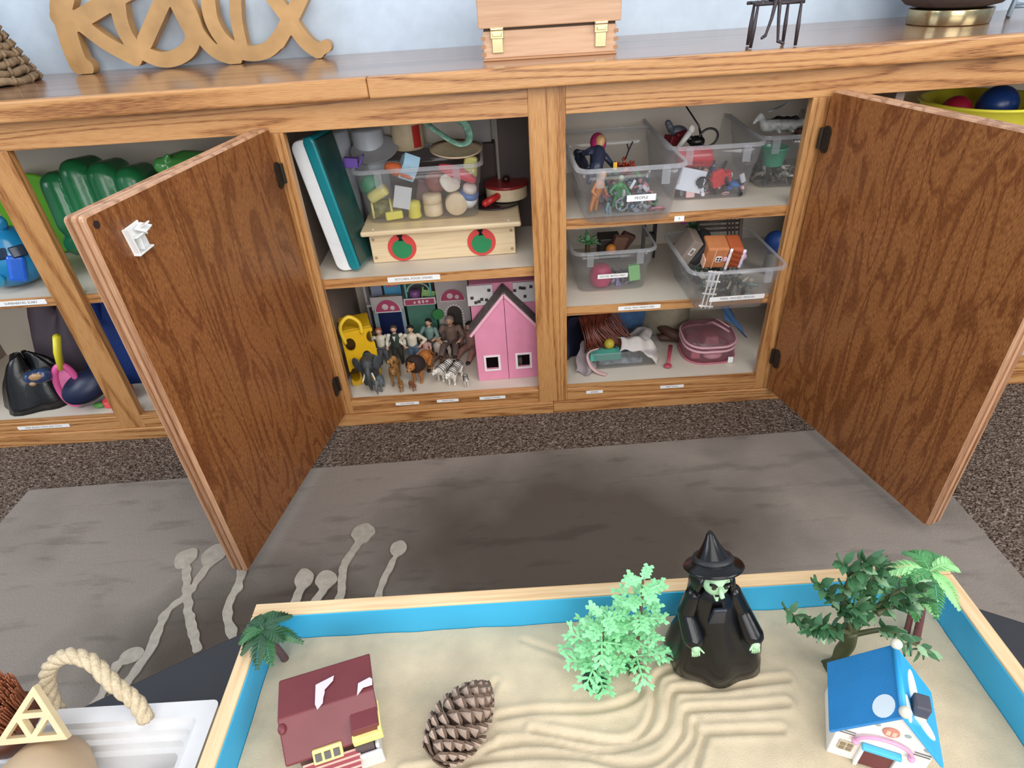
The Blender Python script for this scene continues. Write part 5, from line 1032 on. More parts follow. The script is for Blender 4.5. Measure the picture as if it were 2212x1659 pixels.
for k in range(4):
    for s in (-1, 1): mb.box((0.092+s*0.023, -0.0385, 0.090-k*0.009), (0.005, 0.003, 0.006))
mb.build('brick_archway', M('#e0dad6', 0.5), ps)
MB().prism([(0.019*math.cos(a), 0.022*math.sin(a)) for a in [PI*k/12 for k in range(13)]]+[(-0.019, -0.06), (0.019, -0.06)], 0.0008, Matrix.Translation((0.092, -0.0362, 0.098)) @ Matrix.Rotation(PI/2, 4, 'X')).build('doorway', M('#3f3733', 0.6), ps)
mb = MB(); mb.bb(-0.030, -0.025, -0.020, 0.0, 0.134, 0.262).bb(0.034, 0.039, -0.020, 0.0, 0.134, 0.262).bb(-0.030, 0.039, -0.020, 0.0, 0.254, 0.262).bb(-0.0249, 0.0339, -0.018, 0.0, 0.196, 0.203); mb.build('teal_shelf_frame', teal, ps, bevel=0.001)
mb = MB(); mb.rings([[(0.005+r_*math.cos(a), -0.021, 0.160+r_*math.sin(a)*0.8) for a in [PI*k/12 for k in range(13)]] for r_ in (0.030, 0.026)], cap=False); mb.bb(-0.02, 0.03, -0.018, 0.002, 0.205, 0.25); mb.build('teal_counter', M('#88b9b0', 0.4), ps)
solo(MB().box((0, 0, 0.022), (0.044, 0.02, 0.044)).tube([(-0.014, -0.010, 0.03), (0, -0.018, 0.034), (0.014, -0.010, 0.03)], 0.004, 7, k=1), 'toy_chair', [M('#5aa6cf', 0.4), M('#d98fa0', 0.4)], 'light blue toy armchair on the upper floor of the toy shop', 'toy furniture', (-0.343, 0.262, Z+0.167), (0, 0, 0.1), bevel=0.003)
solo(MB().box((0, 0, 0.02), (0.03, 0.02, 0.04)).lathe([(0.012, 0), (0.014, 0.01), (0.010, 0.022)], 16, Matrix.Translation((0, 0, 0.0405))), 'toy_washbasin', M('#8f98ac', 0.4), 'greyish toy washbasin at the left end of the shop\'s upper floor', 'toy furniture', (-0.385, 0.262, Z+0.140), bevel=0.003)
solo(MB().box((0, 0, 0.009), (0.052, 0.02, 0.0165)), 'toy_bench', M('#d89a3a', 0.4), 'small orange toy bench at the front edge of the shop\'s upper floor', 'toy furniture', (-0.350, 0.250, Z+0.1350), bevel=0.006)
bpy.data.objects['toy_chair'].location.z = Z+0.1355; bpy.data.objects['toy_chair'].location.y = 0.292
bpy.data.objects['toy_washbasin'].location.y = 0.292; bpy.data.objects['toy_washbasin'].location.z = Z+0.1355
solo(MB().lathe([(0.014, 0), (0.014, 0.022), (0.010, 0.026)], 20), 'purple_pot', M('#85568c', 0.4), 'purple toy pot between the teal posts of the toy shop', 'toy furniture', (-0.281, 0.256, Z+0.1355), smooth=True)
solo(MB().box((0, 0, 0.014), (0.034, 0.003, 0.018), (0, 0.25, 0)).box((-0.015, 0, 0.018), (0.004, 0.006, 0.034), (0, 0.2, 0)), 'green_sign', M('#9bc37a', 0.4), 'pale green toy sign beside the purple pot in the toy shop', 'toy furniture', (-0.2455, 0.254, Z+0.1358), bevel=0.001)
solo(MB().bb(-0.02, 0.02, -0.006, 0.006, 0, 0.024).bb(-0.02, 0.02, -0.006, 0.006, 0.0243, 0.04, k=1), 'green_box', [M('#8cb23c', 0.4), M('#5a1230', 0.4)], 'lime green and maroon carton high behind the toy shop roof', 'box', (-0.163, 0.315, Z+0.238), bevel=0.001)
solo(MB().bb(-0.02, 0.02, -0.006, 0.006, 0, 0.237), 'grey_carton', M('#6a6266', 0.6), 'grey carton standing beneath the lime green carton behind the shop', 'box', (-0.163, 0.3385, Z+0.0005))
bpy.data.objects['green_box'].location.y = 0.3385
# yellow curved plastic vehicle at the left
yv = thing('yellow_toy_tower', 'mustard yellow plastic toy with oval holes at the left of the bottom shelf', 'toy', (-0.4130, 0.115, Z+0.0005), (0, 0, 0.30))
ym = M('#d9a916', 0.4)
def yfn(x, y):
    d = max(abs(x)-0.037, -y, y-0.150, abs(x)-0.045+0.10*max(0, y-0.11)); d = max(d, -(math.hypot((x-0.012)/0.013, (y-0.065)/0.026)-1)*0.013)
    d = max(d, -(math.hypot((x+0.020)/0.012, (y-0.115)/0.018)-1)*0.012); d = max(d, -(math.hypot((x-0.03)/0.010, (y-0.125)/0.016)-1)*0.010); return max(d, -(math.hypot((x+0.025)/0.011, (y-0.03)/0.02)-1)*0.011)
for yy in (-0.030, 0.045): plate(yfn, -0.07, 0.07, -0.006, 0.16, 0.003, 0.002, lambda x, y: 0.004).build('side_panel', ym, yv, loc=(0.0, yy, 0), rot=(PI/2, 0, 0))
MB().bb(-0.036, 0.036, -0.030, 0.040, 0.146, 0.151).build('deck', ym, yv, bevel=0.002)
MB().bb(-0.036, 0.036, -0.030, 0.040, 0.002, 0.007).build('deck', ym, yv, bevel=0.002)
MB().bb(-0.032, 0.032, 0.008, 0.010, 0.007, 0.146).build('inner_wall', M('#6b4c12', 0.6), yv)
mb = MB(); mb.tube(catmull([(-0.030, -0.034, 0.120), (-0.034, -0.036, 0.165), (-0.012, -0.036, 0.188), (0.010, -0.036, 0.170), (0.012, -0.036, 0.140)], 5), 0.0058, 8, flat=0.8); mb.build('rail_hook', M('#edc63a', 0.35), yv, smooth=True)
# dolls
figure('family_doll', 'family doll in white blouse with auburn hair and hands on hips', (-0.3725, 0.168, Z+0.001), 0.15, 0.106, 'stand', shirt='#d3cbb6', pants='#5a5a60', hair='#9a5138', long=True, arms='hips', rx=0.0)
figure('family_doll', 'family doll with moustache, white sleeves and dark green waistcoat', (-0.333, 0.164, Z+0.001), 0.0, 0.112, 'stand', shirt='#dad5c6', pants='#2e2a28', hair='#4a3a30', vest='#2d3a33', beard=True)
figure('family_doll', 'family doll with black bobbed hair, white jumper and blue jeans', (-0.290, 0.157, Z+0.001), -0.05, 0.113, 'stand', shirt='#d0c6b2', pants='#4d6478', hair='#141210', long=True, arms='hips')
figure('family_doll', 'family doll with short black hair and grey-green jumper, behind the others', (-0.247, 0.186, Z+0.001), -0.3, 0.113, 'stand', shirt='#6f8a84', pants='#4a4640', hair='#10100f', arms='fwd')
figure('family_doll', 'family doll half hidden at the left, brown hair and olive top', (-0.403, 0.186, Z+0.001), 0.3, 0.106, 'stand', shirt='#5b5a3c', pants='#35352c', hair='#4b3b28')
figure('family_doll', 'small child doll in pale shirt sitting in front of the grey-green doll', (-0.229, 0.178, Z+0.001), -0.1, 0.135, 'sit', shirt='#b9aca0', pants='#8c6a4c', hair='#3b2b22')
figure('family_doll', 'brown clothed grandparent doll sitting on a dark stool by the archway', (-0.195, 0.200, Z+0.028), -0.1, 0.150, 'sit', shirt='#7a6357', pants='#65554f', hair='#8a7b70', arms='fwd')
figure('family_doll', 'doll in dusty pink with dark hair sitting with outstretched legs beside the pink house', (-0.146, 0.212, Z+0.001), -0.35, 0.150, 'sit', shirt='#a97f74', pants='#a67c70', hair='#2b1714')
figure('family_doll', 'tiny pink baby doll held at the side of the white jumper doll', (-0.262, 0.168, Z+0.030), -0.4, 0.075, 'sit', shirt='#c49a90', pants='#c49a90', hair='#8a6a58')
solo(MB().lathe([(0.016, 0), (0.019, 0.004), (0.0175, 0.026)], 20), 'toy_stool', M('#34332e', 0.6), 'dark toy stool under the brown clothed grandparent doll', 'toy furniture', (-0.195, 0.203, Z+0.001), smooth=False)
solo(MB().lathe([(0.012, 0), (0.014, 0.003), (0.013, 0.028)], 20), 'toy_stool', M('#8a5a2c', 0.6), 'orange brown toy block under the baby doll, behind the lion', 'toy furniture', (-0.262, 0.169, Z+0.001))
# animals
quad('toy_elephant', 'large dark grey toy elephant with white tusks at the shelf front', (-0.3925, 0.098, Z+0.001), 0.12, 0.100, '#3d4144', 'elephant', H=0.088)
quad('toy_elephant', 'small grey baby toy elephant beside the large elephant', (-0.3655, 0.048, Z+0.001), -0.1, 0.042, '#5f6669', 'elephant', H=0.040)
quad('toy_lion', 'toy lion with huge dark mane and orange face', (-0.2660, 0.092, Z+0.001), -0.35, 0.098, '#a9682f', 'lion', col2='#2a1a14', H=0.070)
quad('toy_lioness', 'brown toy lioness with raised back standing between elephant and lion', (-0.3300, 0.080, Z+0.001), 0.1, 0.080, '#8a6232', 'cat', H=0.064)
quad('toy_lion_cub', 'tan toy lion cub riding on the lioness\'s back', (-0.3310, 0.072, Z+0.0525), -0.3, 0.034, '#a87b45', 'cat', H=0.024)
quad('toy_lion_cub', 'tan toy lion cub standing at the shelf edge under the lioness', (-0.3135, 0.040, Z+0.001), 0.2, 0.036, '#94693a', 'cat', H=0.026)
quad('toy_lion_cub', 'reddish brown toy cub sitting at the shelf edge in front of the lion', (-0.2855, 0.038, Z+0.001), 0.6, 0.032, '#8a5539', 'cat', H=0.024)
quad('toy_white_tiger', 'white striped toy tiger at the back of the tiger trio', (-0.2080, 0.083, Z+0.001), -0.55, 0.074, '#d8d3c8', 'tiger', col2='#1d1a18', H=0.046)
quad('toy_white_tiger', 'white striped toy tiger in the middle of the tiger trio', (-0.1835, 0.066, Z+0.001), -0.35, 0.074, '#ddd8ce', 'tiger', col2='#1d1a18', H=0.046)
quad('toy_white_tiger', 'smallest white striped tiger cub nearest the pink house', (-0.1555, 0.042, Z+0.001), 0.15, 0.034, '#d6d1c8', 'tiger', col2='#2a2624', H=0.030)
# ---------------- compartment: sand tray miniatures ----------------
def cloth(pts_fn, nu, nv, th=0.0012):
    mb = MB(); vs = [pts_fn(i/nu, j/nv) for j in range(nv+1) for i in range(nu+1)]; n = len(vs); W_ = nu+1
    fs = [(j*W_+i, j*W_+i+1, (j+1)*W_+i+1, (j+1)*W_+i) for j in range(nv) for i in range(nu)]
    vs2 = [(x, y, z+th) for x, y, z in vs]
    fs2 = [tuple(q+n for q in f) for f in fs]; fs1 = [tuple(reversed(f)) for f in fs]
    bd = [i for i in range(W_)]+[j*W_+nu for j in range(1, nv+1)]+[nv*W_+i for i in range(nu-1, -1, -1)]+[j*W_ for j in range(nv-1, 0, -1)]
    sd = [(bd[i], bd[(i+1) % len(bd)], bd[(i+1) % len(bd)]+n, bd[i]+n) for i in range(len(bd))]
    return mb.add(vs+vs2, fs1+fs2+sd)
def jumble(label_, loc, w_, d_, h_, cols, n, seed, size=0.012):
    """heap of tiny unrecognisable toys: uncountable, one object"""
    rr = random.Random(seed); mb = MB(); mats = [M(c, 0.4) for c in cols]
    for i in range(n):
        x, y, z = rr.uniform(-w_/2, w_/2), rr.uniform(-d_/2, d_/2), rr.uniform(0.004, h_); k = rr.randrange(len(cols)); s = size*rr.uniform(0.5, 1.3); r = (rr.uniform(0, 3), rr.uniform(0, 3), rr.uniform(0, 3)); q = rr.random()
        if q < 0.35: T = Matrix.Translation((x, y, z)) @ rotm(r); a = T @ Vector((-s, 0, 0)); b = T @ Vector((s, 0, 0)); mb.tube([a, T @ Vector((0, s*0.25, 0)), b], [s*0.25, s*0.32, s*0.2], 6, k); mb.ell(b, s*0.36, n=7, m=5, k=k)
        elif q < 0.6: mb.box((x, y, z), (s*1.5, s*0.8, s*0.4), r, k)
        elif q < 0.85: mb.ell((x, y, z), (s*0.9, s*0.5, s*0.4), r, 8, 5, k)
        else: mb.tube([(x+s*math.cos(a), y+s*math.sin(a)*math.cos(r[0]), z+s*math.sin(a)*math.sin(r[0])) for a in [2*PI*j/10 for j in range(10)]], s*0.18, 5, k, closed=True)
    o = mb.build('toy_jumble', mats, loc=loc); tag(o, label_, 'toys', kind='stuff'); return o
Z = 0.4735
# bin 1: PEOPLE, sticks out over the shelf edge
storage_bin('clear bin marked people, poking out over the upper shelf edge at the left', (0.2055, 0.122, Z), 0.198, 0.312, 0.168, 0.286, 0.112, rz=0.012, front='PEOPLE', strip=(0.020, 0.050, 0.056, 0.013))
jumble('jumble of tiny grey, green and white figures low in the people bin', (0.222, 0.075, Z+0.002), 0.105, 0.10, 0.052, ['#5d6970', '#8b9097', '#39434c', '#7fa8b8', '#c9cbd0', '#4c8a55', '#b9767a'], 120, 4)
def blobfig(name, label_, loc, rot, s, parts, cat='figurine'):
    t = thing(name, label_, cat, loc, rot)
    for nm, col, fn in parts: mb = MB(); fn(mb, s); mb.build(nm, M(col, 0.4), t, remesh=s*0.022, sm=2)
    return t
def bodyfn(mb, s): mb.cap((0, 0, 0), (0, 0, 0.30*s), 0.12*s, 0.14*s); [mb.cap((q*0.07*s, 0, -0.03*s), (q*0.12*s, -0.05*s, -0.40*s), 0.07*s, 0.05*s).cap((q*0.14*s, 0, 0.30*s), (q*0.30*s, -0.05*s, 0.12*s), 0.06*s, 0.045*s).cap((q*0.30*s, -0.05*s, 0.12*s), (q*0.24*s, -0.18*s, 0.06*s), 0.045*s, 0.035*s) for q in (-1, 1)]
def headfn(mb, s): mb.cap((0, 0, 0.38*s), (0, -0.01*s, 0.50*s), 0.05*s, 0.09*s).ell((0, -0.02*s, 0.55*s), (0.10*s, 0.10*s, 0.12*s)).ell((0, -0.12*s, 0.54*s), 0.02*s)
def hoodfn(mb, s): mb.ell((0, 0.05*s, 0.56*s), (0.16*s, 0.12*s, 0.20*s)).ell((0, 0.07*s, 0.40*s), (0.14*s, 0.08*s, 0.12*s))
blobfig('hooded_figurine', 'figurine with magenta hood and tan face lying in the people bin', (0.156, 0.085, Z+0.082), (-0.85, 0.45, 0.1), 0.115, (('body', '#2a2f42', bodyfn), ('head', '#c49a68', headfn), ('hood', '#a5265f', hoodfn)))
blobfig('navy_figurine', 'navy blue figurine on its back at the left rim of the people bin', (0.132, 0.095, Z+0.086), (-1.2, 0.9, 0.5), 0.085, (('body', '#1d2232', bodyfn), ('head', '#20293a', headfn)))
blobfig('orange_figurine', 'orange brown figurine pressed against the left wall of the people bin', (0.150, 0.038, Z+0.040), (0.2, 0.2, 0.8), 0.075, (('body', '#c07a40', bodyfn), ('head', '#d08a4c', headfn)))
blobfig('green_figurine', 'green figurine upright behind the label of the people bin', (0.196, 0.042, Z+0.036), (0.1, 0.1, 0.0), 0.062, (('body', '#3f8a50', bodyfn), ('head', '#8f9a8a', headfn)))
blobfig('dark_green_figurine', 'dark green figurine face down in the middle of the people bin', (0.170, 0.075, Z+0.070), (1.3, 0.4, 0.4), 0.075, (('body', '#1f3326', bodyfn), ('head', '#1f3326', headfn)))
t = thing('spiky_toy', 'coppery red spiky toy cluster in the people bin', 'toy', (0.214, 0.085, Z+0.072)); rr = random.Random(8); mb = MB(); mb.ell((0, 0, 0), (0.014, 0.012, 0.012))
for k in range(26): d = Vector((rr.uniform(-1, 1), rr.uniform(-1, 1), rr.uniform(-0.2, 1))).normalized(); mb.tube([d*0.008, d*0.024], [0.0035, 0.0012], 6); mb.ell(d*0.024, 0.0026, n=7, m=5)
mb.build('spikes', M('#8a3524', 0.25, 0.4), t, smooth=True)
solo(MB().box((0, 0, 0), (0.008, 0.004, 0.034)), 'yellow_piece', M('#e0b43c', 0.4), 'small yellow toy stick upright in the people bin', 'toy', (0.192, 0.070, Z+0.076), bevel=0.001)
solo(MB().tube([(0, 0, 0), (0.006, 0, 0.018), (0.014, 0.002, 0.034)], 0.0016, 6).tube([(0.006, 0, 0.018), (0.002, 0, 0.030)], 0.0013, 6), 'black_toy_branch', black, 'thin black forked toy piece standing up from the people bin', 'toy', (0.219, 0.105, Z+0.088))
# bin 2
storage_bin('clear bin of red and black toys in the middle of the upper shelf', (0.400, 0.215, Z), 0.186, 0.286, 0.160, 0.262, 0.114, rz=-0.015)
jumble('jumble of small black, white and blue toy pieces in the middle bin', (0.405, 0.150, Z+0.002), 0.125, 0.13, 0.040, ['#1c1d24', '#e1e3e8', '#2f6fb5', '#8d8f98', '#e3b3b0', '#c0392f', '#3a3d48'], 90, 6)
rt = thing('red_toy_case', 'bright red toy case at the front of the middle bin', 'toy', (0.372, 0.135, Z+0.074), (0.55, 0.05, 0.05)); MB().bb(-0.040, 0.036, -0.018, 0.018, -0.012, 0.014).build('case_body', M('#d23640', 0.35), rt, bevel=0.004); MB().tube([(-0.012, -0.019, 0.004), (-0.012, -0.026, 0.006), (0.012, -0.026, 0.006), (0.012, -0.019, 0.004)], 0.002, 7).build('case_handle', M('#b52a34', 0.35), rt)
solo(MB().box((0, 0, 0), (0.040, 0.016, 0.018)).box((0, 0, 0.011), (0.044, 0.018, 0.005)).box((-0.004, 0, 0.019), (0.030, 0.012, 0.012), top=0.7), 'red_toy_truck', M('#cf3238', 0.35), 'red toy truck seen through the front wall of the middle bin', 'toy car', (0.420, 0.098, Z+0.035), (0.2, -0.35, 0.1), bevel=0.001)
solo(MB().box((0, 0, 0), (0.055, 0.003, 0.046)), 'white_card', M('#dfe3ee', 0.5), 'white toy card upright at the left front of the middle bin', 'toy', (0.356, 0.092, Z+0.040), (0, 0.25, 0))
solo(MB().box((0, 0, 0), (0.018, 0.004, 0.018)), 'pink_tile', M('#eec3c0', 0.4), 'small pink square toy at the bottom of the middle bin', 'toy', (0.358, 0.0935, Z+0.0125), bevel=0.001)
solo(MB().tube([(0.020*math.cos(a), 0.010*math.sin(a), 0.014*math.sin(a)) for a in [2*PI*j/24 for j in range(24)]], 0.0024, 7, closed=True), 'black_toy_ring', black, 'glossy black toy ring leaning on the red case', 'toy', (0.408, 0.172, Z+0.104), (0.5, -0.4, 0), smooth=True)
solo(MB().ell((0, 0, 0), (0.018, 0.015, 0.012)).ell((-0.016, 0, 0.006), 0.008).tube([(0.01, 0, 0.006), (0.004, 0.01, 0.03), (-0.03, 0.02, 0.075)], [0.003, 0.002, 0.0014], 7), 'black_toy_spider', black, 'black toy bug with a long antenna standing up from the middle bin', 'toy', (0.385, 0.178, Z+0.096), smooth=True)
solo(MB().ell((0, 0, 0), (0.022, 0.012, 0.014)).cap((-0.02, 0, 0), (-0.034, 0, 0.012), 0.008, 0.007).tube([(0.02, 0, 0), (0.032, 0, 0.01)], 0.004, 6), 'grey_toy_wolf', M('#5b5f68', 0.45), 'small dark grey animal toy at the back of the middle bin', 'toy animal', (0.362, 0.235, Z+0.104), (0, 0.3, 0.2), smooth=True)
solo(MB().box((0, 0, 0), (0.034, 0.028, 0.02)).cap((0.01, 0, 0.01), (0.026, 0, 0.018), 0.008, 0.006), 'maroon_toy_sofa', M('#6e1420', 0.45), 'maroon toy block at the back left of the middle bin', 'toy furniture', (0.345, 0.215, Z+0.092), (0, 0.2, 0.4), bevel=0.004)
solo(MB().cap((0, 0, 0), (0.03, 0, 0.022), 0.005, 0.007).ell((0.033, 0, 0.026), (0.008, 0.007, 0.01)), 'white_toy_bone', M('#d5d3cc', 0.4), 'white bone shaped toy between the maroon block and the red case', 'toy', (0.345, 0.168, Z+0.090), (0, -0.2, 0.3), smooth=True)
solo(MB().lathe([(0.014, 0), (0.016, 0.004), (0.009, 0.010)], 16), 'blue_toy_boat', M('#2f6fb5', 0.4), 'small blue boat shaped toy at the lower right of the middle bin', 'toy', (0.452, 0.103, Z+0.020), (0, 0.2, 0), smooth=True)
# bin 3 at right
storage_bin('clear bin of animal toys at the right end of the upper shelf', (0.590, 0.235, Z), 0.168, 0.240, 0.140, 0.214, 0.112, rz=-0.05)
jumble('jumble of brown and grey animal toys at the bottom of the right bin', (0.570, 0.195, Z+0.002), 0.085, 0.12, 0.030, ['#5a5048', '#8b8378', '#c9c4ba', '#3a3632', '#6e5f50'], 70, 9, 0.014)
gt = thing('green_toy_tub', 'translucent green toy cup inside the right bin', 'toy', (0.553, 0.165, Z+0.040)); MB().lathe([(0.020, 0), (0.027, 0.034), (0.029, 0.035), (0.029, 0.038), (0.025, 0.038), (0.019, 0.003)], 28, cap=False).build('tub_body', M('#2f9c78', 0.3), gt, smooth=True); MB().lathe([(0.001, 0.001), (0.019, 0.001), (0.019, 0.003)], 24).build('tub_base', M('#2f9c78', 0.3), gt)
wl = thing('toy_wolf_pile', 'grey and white toy animal lying across the top of the right bin', 'toy animal', (0.560, 0.180, Z+0.114), (0, 0.1, 0.15))
mb = MB(); mb.cap((-0.032, 0, 0.002), (0.03, 0, 0.004), 0.013, 0.012).cap((-0.036, 0, 0.002), (-0.052, -0.002, 0.022), 0.009, 0.007).cap((-0.052, -0.002, 0.022), (-0.064, -0.004, 0.008), 0.007, 0.003).cap((0.03, 0, 0.004), (0.044, -0.01, 0.012), 0.010, 0.008).cap((-0.012, -0.01, 0), (-0.012, -0.024, -0.006), 0.005, 0.003).cap((0.016, -0.01, 0), (0.018, -0.024, -0.004), 0.005, 0.003); mb.build('body', M('#a9aaa6', 0.5, var=0.35, vscale=90), wl, remesh=0.0014, sm=2)
for i, (x, y, z, c, lb) in enumerate(((0.590, 0.235, 0.122, '#22201f', 'black toy animal heaped at the back of the right bin'), (0.615, 0.180, 0.110, '#4a2c26', 'dark brown toy animal at the right of the grey and white one'))):
    quad('toy_horse', lb, (x, y, Z+z-0.03), 0.9+i, 0.05, c, 'cat', H=0.034)
solo(MB().leaf((0, 0, 0), (1, 0.1, 0.15), 0.045, 0.014, bend=-0.2).leaf((0.004, 0, 0.002), (1, 0.3, 0.3), 0.035, 0.01), 'white_wing_toy', M('#d3dae2', 0.4), 'white and blue feather shaped toy on top of the right bin heap', 'toy', (0.550, 0.225, Z+0.136))
# clear loose lid edge / label
# mid shelf
Z = 0.2740
storage_bin('small clear bin with a plant toy, at the left of the middle shelf', (0.1985, 0.186, Z), 0.178, 0.228, 0.152, 0.200, 0.104, rz=0.015, front='HOUSE, BATH, MISC', strip=(-0.002, 0.040, 0.068, 0.011))
solo(MB().lathe([(0.018, 0), (0.024, 0.006), (0.026, 0.030), (0.018, 0.046), (0.014, 0.048)], 26), 'magenta_toy_pot', M('#c02a62', 0.4, bump=0.3, bscale=300), 'magenta round toy behind the label of the small bin', 'toy', (0.177, 0.116, Z+0.004), smooth=True)
solo(MB().box((0, 0, 0.019), (0.026, 0.014, 0.038), (0, -0.12, 0)), 'light_green_block', M('#8ccf83', 0.4), 'light green toy block at the right front of the small bin', 'toy', (0.252, 0.108, Z+0.014), bevel=0.002)
jumble('jumble of dark and lilac toy pieces low in the small bin', (0.220, 0.125, Z+0.002), 0.06, 0.04, 0.026, ['#231c28', '#8f84b5', '#3a2c34', '#5a5560', '#b0a0c8'], 50, 12, 0.010)
solo(MB().box((0, 0, 0.02), (0.05, 0.05, 0.05)), 'dark_toy_box', M('#2a221f', 0.5), 'dark toy chest in the middle of the small bin', 'toy', (0.205, 0.185, Z+0.050), bevel=0.002)
for i, (x, y, r) in enumerate(((0.238, 0.165, 0.5), (0.222, 0.150, 0.2))): solo(MB().box((0, 0, 0), (0.032, 0.012, 0.044)), 'brown_toy_book', M(['#4a2c26', '#6b4b3c'][i], 0.5), ['dark brown toy book standing at the right of the small bin', 'lighter brown toy book beside the dark chest in the small bin'][i], 'toy book', (x, y, Z+0.086), (0.3, r, 0.2), bevel=0.001)
solo(MB().ell((0, 0, 0), (0.012, 0.01, 0.012)), 'orange_toy_ball', M('#b9742c', 0.5), 'small orange brown toy ball among the dark pieces of the small bin', 'toy', (0.202, 0.138, Z+0.080), smooth=True)
pl = thing('toy_plant', 'green leafy toy plant sticking out of the small bin', 'toy plant', (0.149, 0.142, Z+0.082)); rr = random.Random(5)
MB().tube([(0, 0, -0.02), (0, 0, 0.01)], 0.006, 8).build('stem', M('#4a3a22', 0.6), pl)
for k in range(22): a = k*2.4; el = rr.uniform(0.1, 1.2); MB().leaf((0, 0, 0.004+0.0007*k), (math.cos(a)*math.cos(el), math.sin(a)*math.cos(el), math.sin(el)), rr.uniform(0.020, 0.032), 0.011).build('leaf', M('#4e8a58' if k % 3 else '#86b98a', 0.4), pl)
storage_bin('wide clear bin marked trees, houses, fences, poking out over the middle shelf edge', (0.4285, 0.056, Z), 0.190, 0.222, 0.146, 0.188, 0.100, rz=0.02, front='TREES, HOUSES, FENCES', strip=(0.008, 0.030, 0.116, 0.0115))
jumble('jumble of dull green and grey miniature trees low in the wide bin', (0.430, 0.062, Z+0.002), 0.11, 0.13, 0.046, ['#4d5f52', '#6e7f78', '#2f3a38', '#8b9aa0', '#3f5546', '#a9a38f'], 110, 15, 0.013)
# white picket fence leaning inside the front wall
pf = thing('white_toy_fence', 'white toy picket fence upright against the front wall of the wide bin', 'toy fence', (0.3770, -0.0360, Z+0.0055), (-0.06, 0.16, 0.02)); wf = M('#f2f0ea', 0.4)
for x in (-0.009, 0, 0.009): MB().box((x, 0, 0.042), (0.0030, 0.0022, 0.084)).build('rail', wf, pf, bevel=0.0005)
for z in (0.006, 0.034, 0.062, 0.082): MB().box((0, -0.0023, z), (0.030, 0.0022, 0.0034)).tube([(-0.016, -0.0023, z), (-0.014, -0.0023, z)], 0.0024, 6).build('picket', wf, pf, bevel=0.0004)
# gingerbread house tipped on its side
gh = thing('gingerbread_toy_house', 'orange gingerbread toy house with white icing trim tipped in the wide bin', 'toy house', (0.418, 0.035, Z+0.102), (0.30, 0.05, 0.0))
gb = M('#c07a4c', 0.5, bump=0.15, bscale=200, var=0.08, vscale=60); gr_ = M('#b25a34', 0.5); ic = M('#f3ecec', 0.4)
MB().bb(-0.036, 0.010, -0.024, 0.024, -0.026, 0.026).build('house_body', gb, gh, bevel=0.004)
MB().box((0.025, 0, 0), (0.030, 0.050, 0.052), top=1).build('roof_body', gr_, gh, bevel=0.005)
for k in range(4): MB().box((0.026, -0.026, -0.018+k*0.012), (0.026, 0.003, 0.003), (0, 0.35, 0)).build('roof_rib', M('#94431f', 0.5), gh)
mb = MB(); mb.tube([(0.011, -0.027, -0.028+0.0056*k+0.0) for k in range(11)], [0.0028, 0.0034, 0.0026, 0.0036, 0.0026, 0.0036, 0.0028, 0.0034, 0.0026, 0.0034, 0.003], 8); mb.build('icing_band', ic, gh, smooth=True)
mb = MB(); mb.tube([(0.040, -0.026, -0.024+0.0048*k) for k in range(11)], [0.0032, 0.004, 0.003, 0.0042, 0.003, 0.004, 0.003, 0.0042, 0.003, 0.004, 0.003], 8); mb.build('icing_edge', M('#e9d7ea', 0.4), gh, smooth=True)
MB().bb(-0.020, -0.0187, -0.0252, -0.0244, -0.026, 0.026).bb(-0.038, -0.0355, -0.0255, 0.02, -0.024, -0.002).build('icing_line', M('#f0c8b0', 0.4), gh)
wn = MB().prism([(x, y) for x, y, _ in rrect(0.015, 0.015, 0.005, 4)], 0.001, Matrix.Rotation(PI/2, 4, 'X')).build('window_frame', ic, gh, loc=(-0.009, -0.0242, -0.001))
for x in (-0.003, 0.003):
    for z in (-0.003, 0.003): MB().box((x, -0.0014, z), (0.0038, 0.0006, 0.0038)).build('pane', M('#3a2218', 0.3), wn)
MB().bb(0.0005, 0.008, -0.0256, -0.0244, -0.006, 0.005).build('pink_shutter', M('#e8b6cf', 0.4), gh, bevel=0.001)
MB().ell((0.048, -0.010, -0.006), 0.008).build('pink_gumdrop', M('#dbb2cc', 0.35), gh, smooth=True)
# dark roofed card house
dh = thing('dark_roofed_toy_house', 'taupe card toy house with black roof tipped beside the gingerbread house', 'toy house', (0.362, 0.055, Z+0.108), (0.25, 0.45, 0.15))
MB().bb(-0.020, 0.004, -0.024, 0.028, -0.030, 0.026).build('house_body', M('#877a70', 0.6), dh, bevel=0.001)
MB().box((0.018, 0.004, 0.004), (0.026, 0.058, 0.066), (0, 0.15, 0)).build('black_roof', M('#26262a', 0.6), dh, bevel=0.008)
f_ = MB().bb(-0.014, -0.004, -0.0252, -0.0242, -0.008, 0.010).build('card_window', M('#c9c3bb', 0.5), dh); MB().bb(-0.0115, -0.0065, -0.0259, -0.0253, -0.004, 0.006).build('pane', M('#6f6862', 0.4), f_)
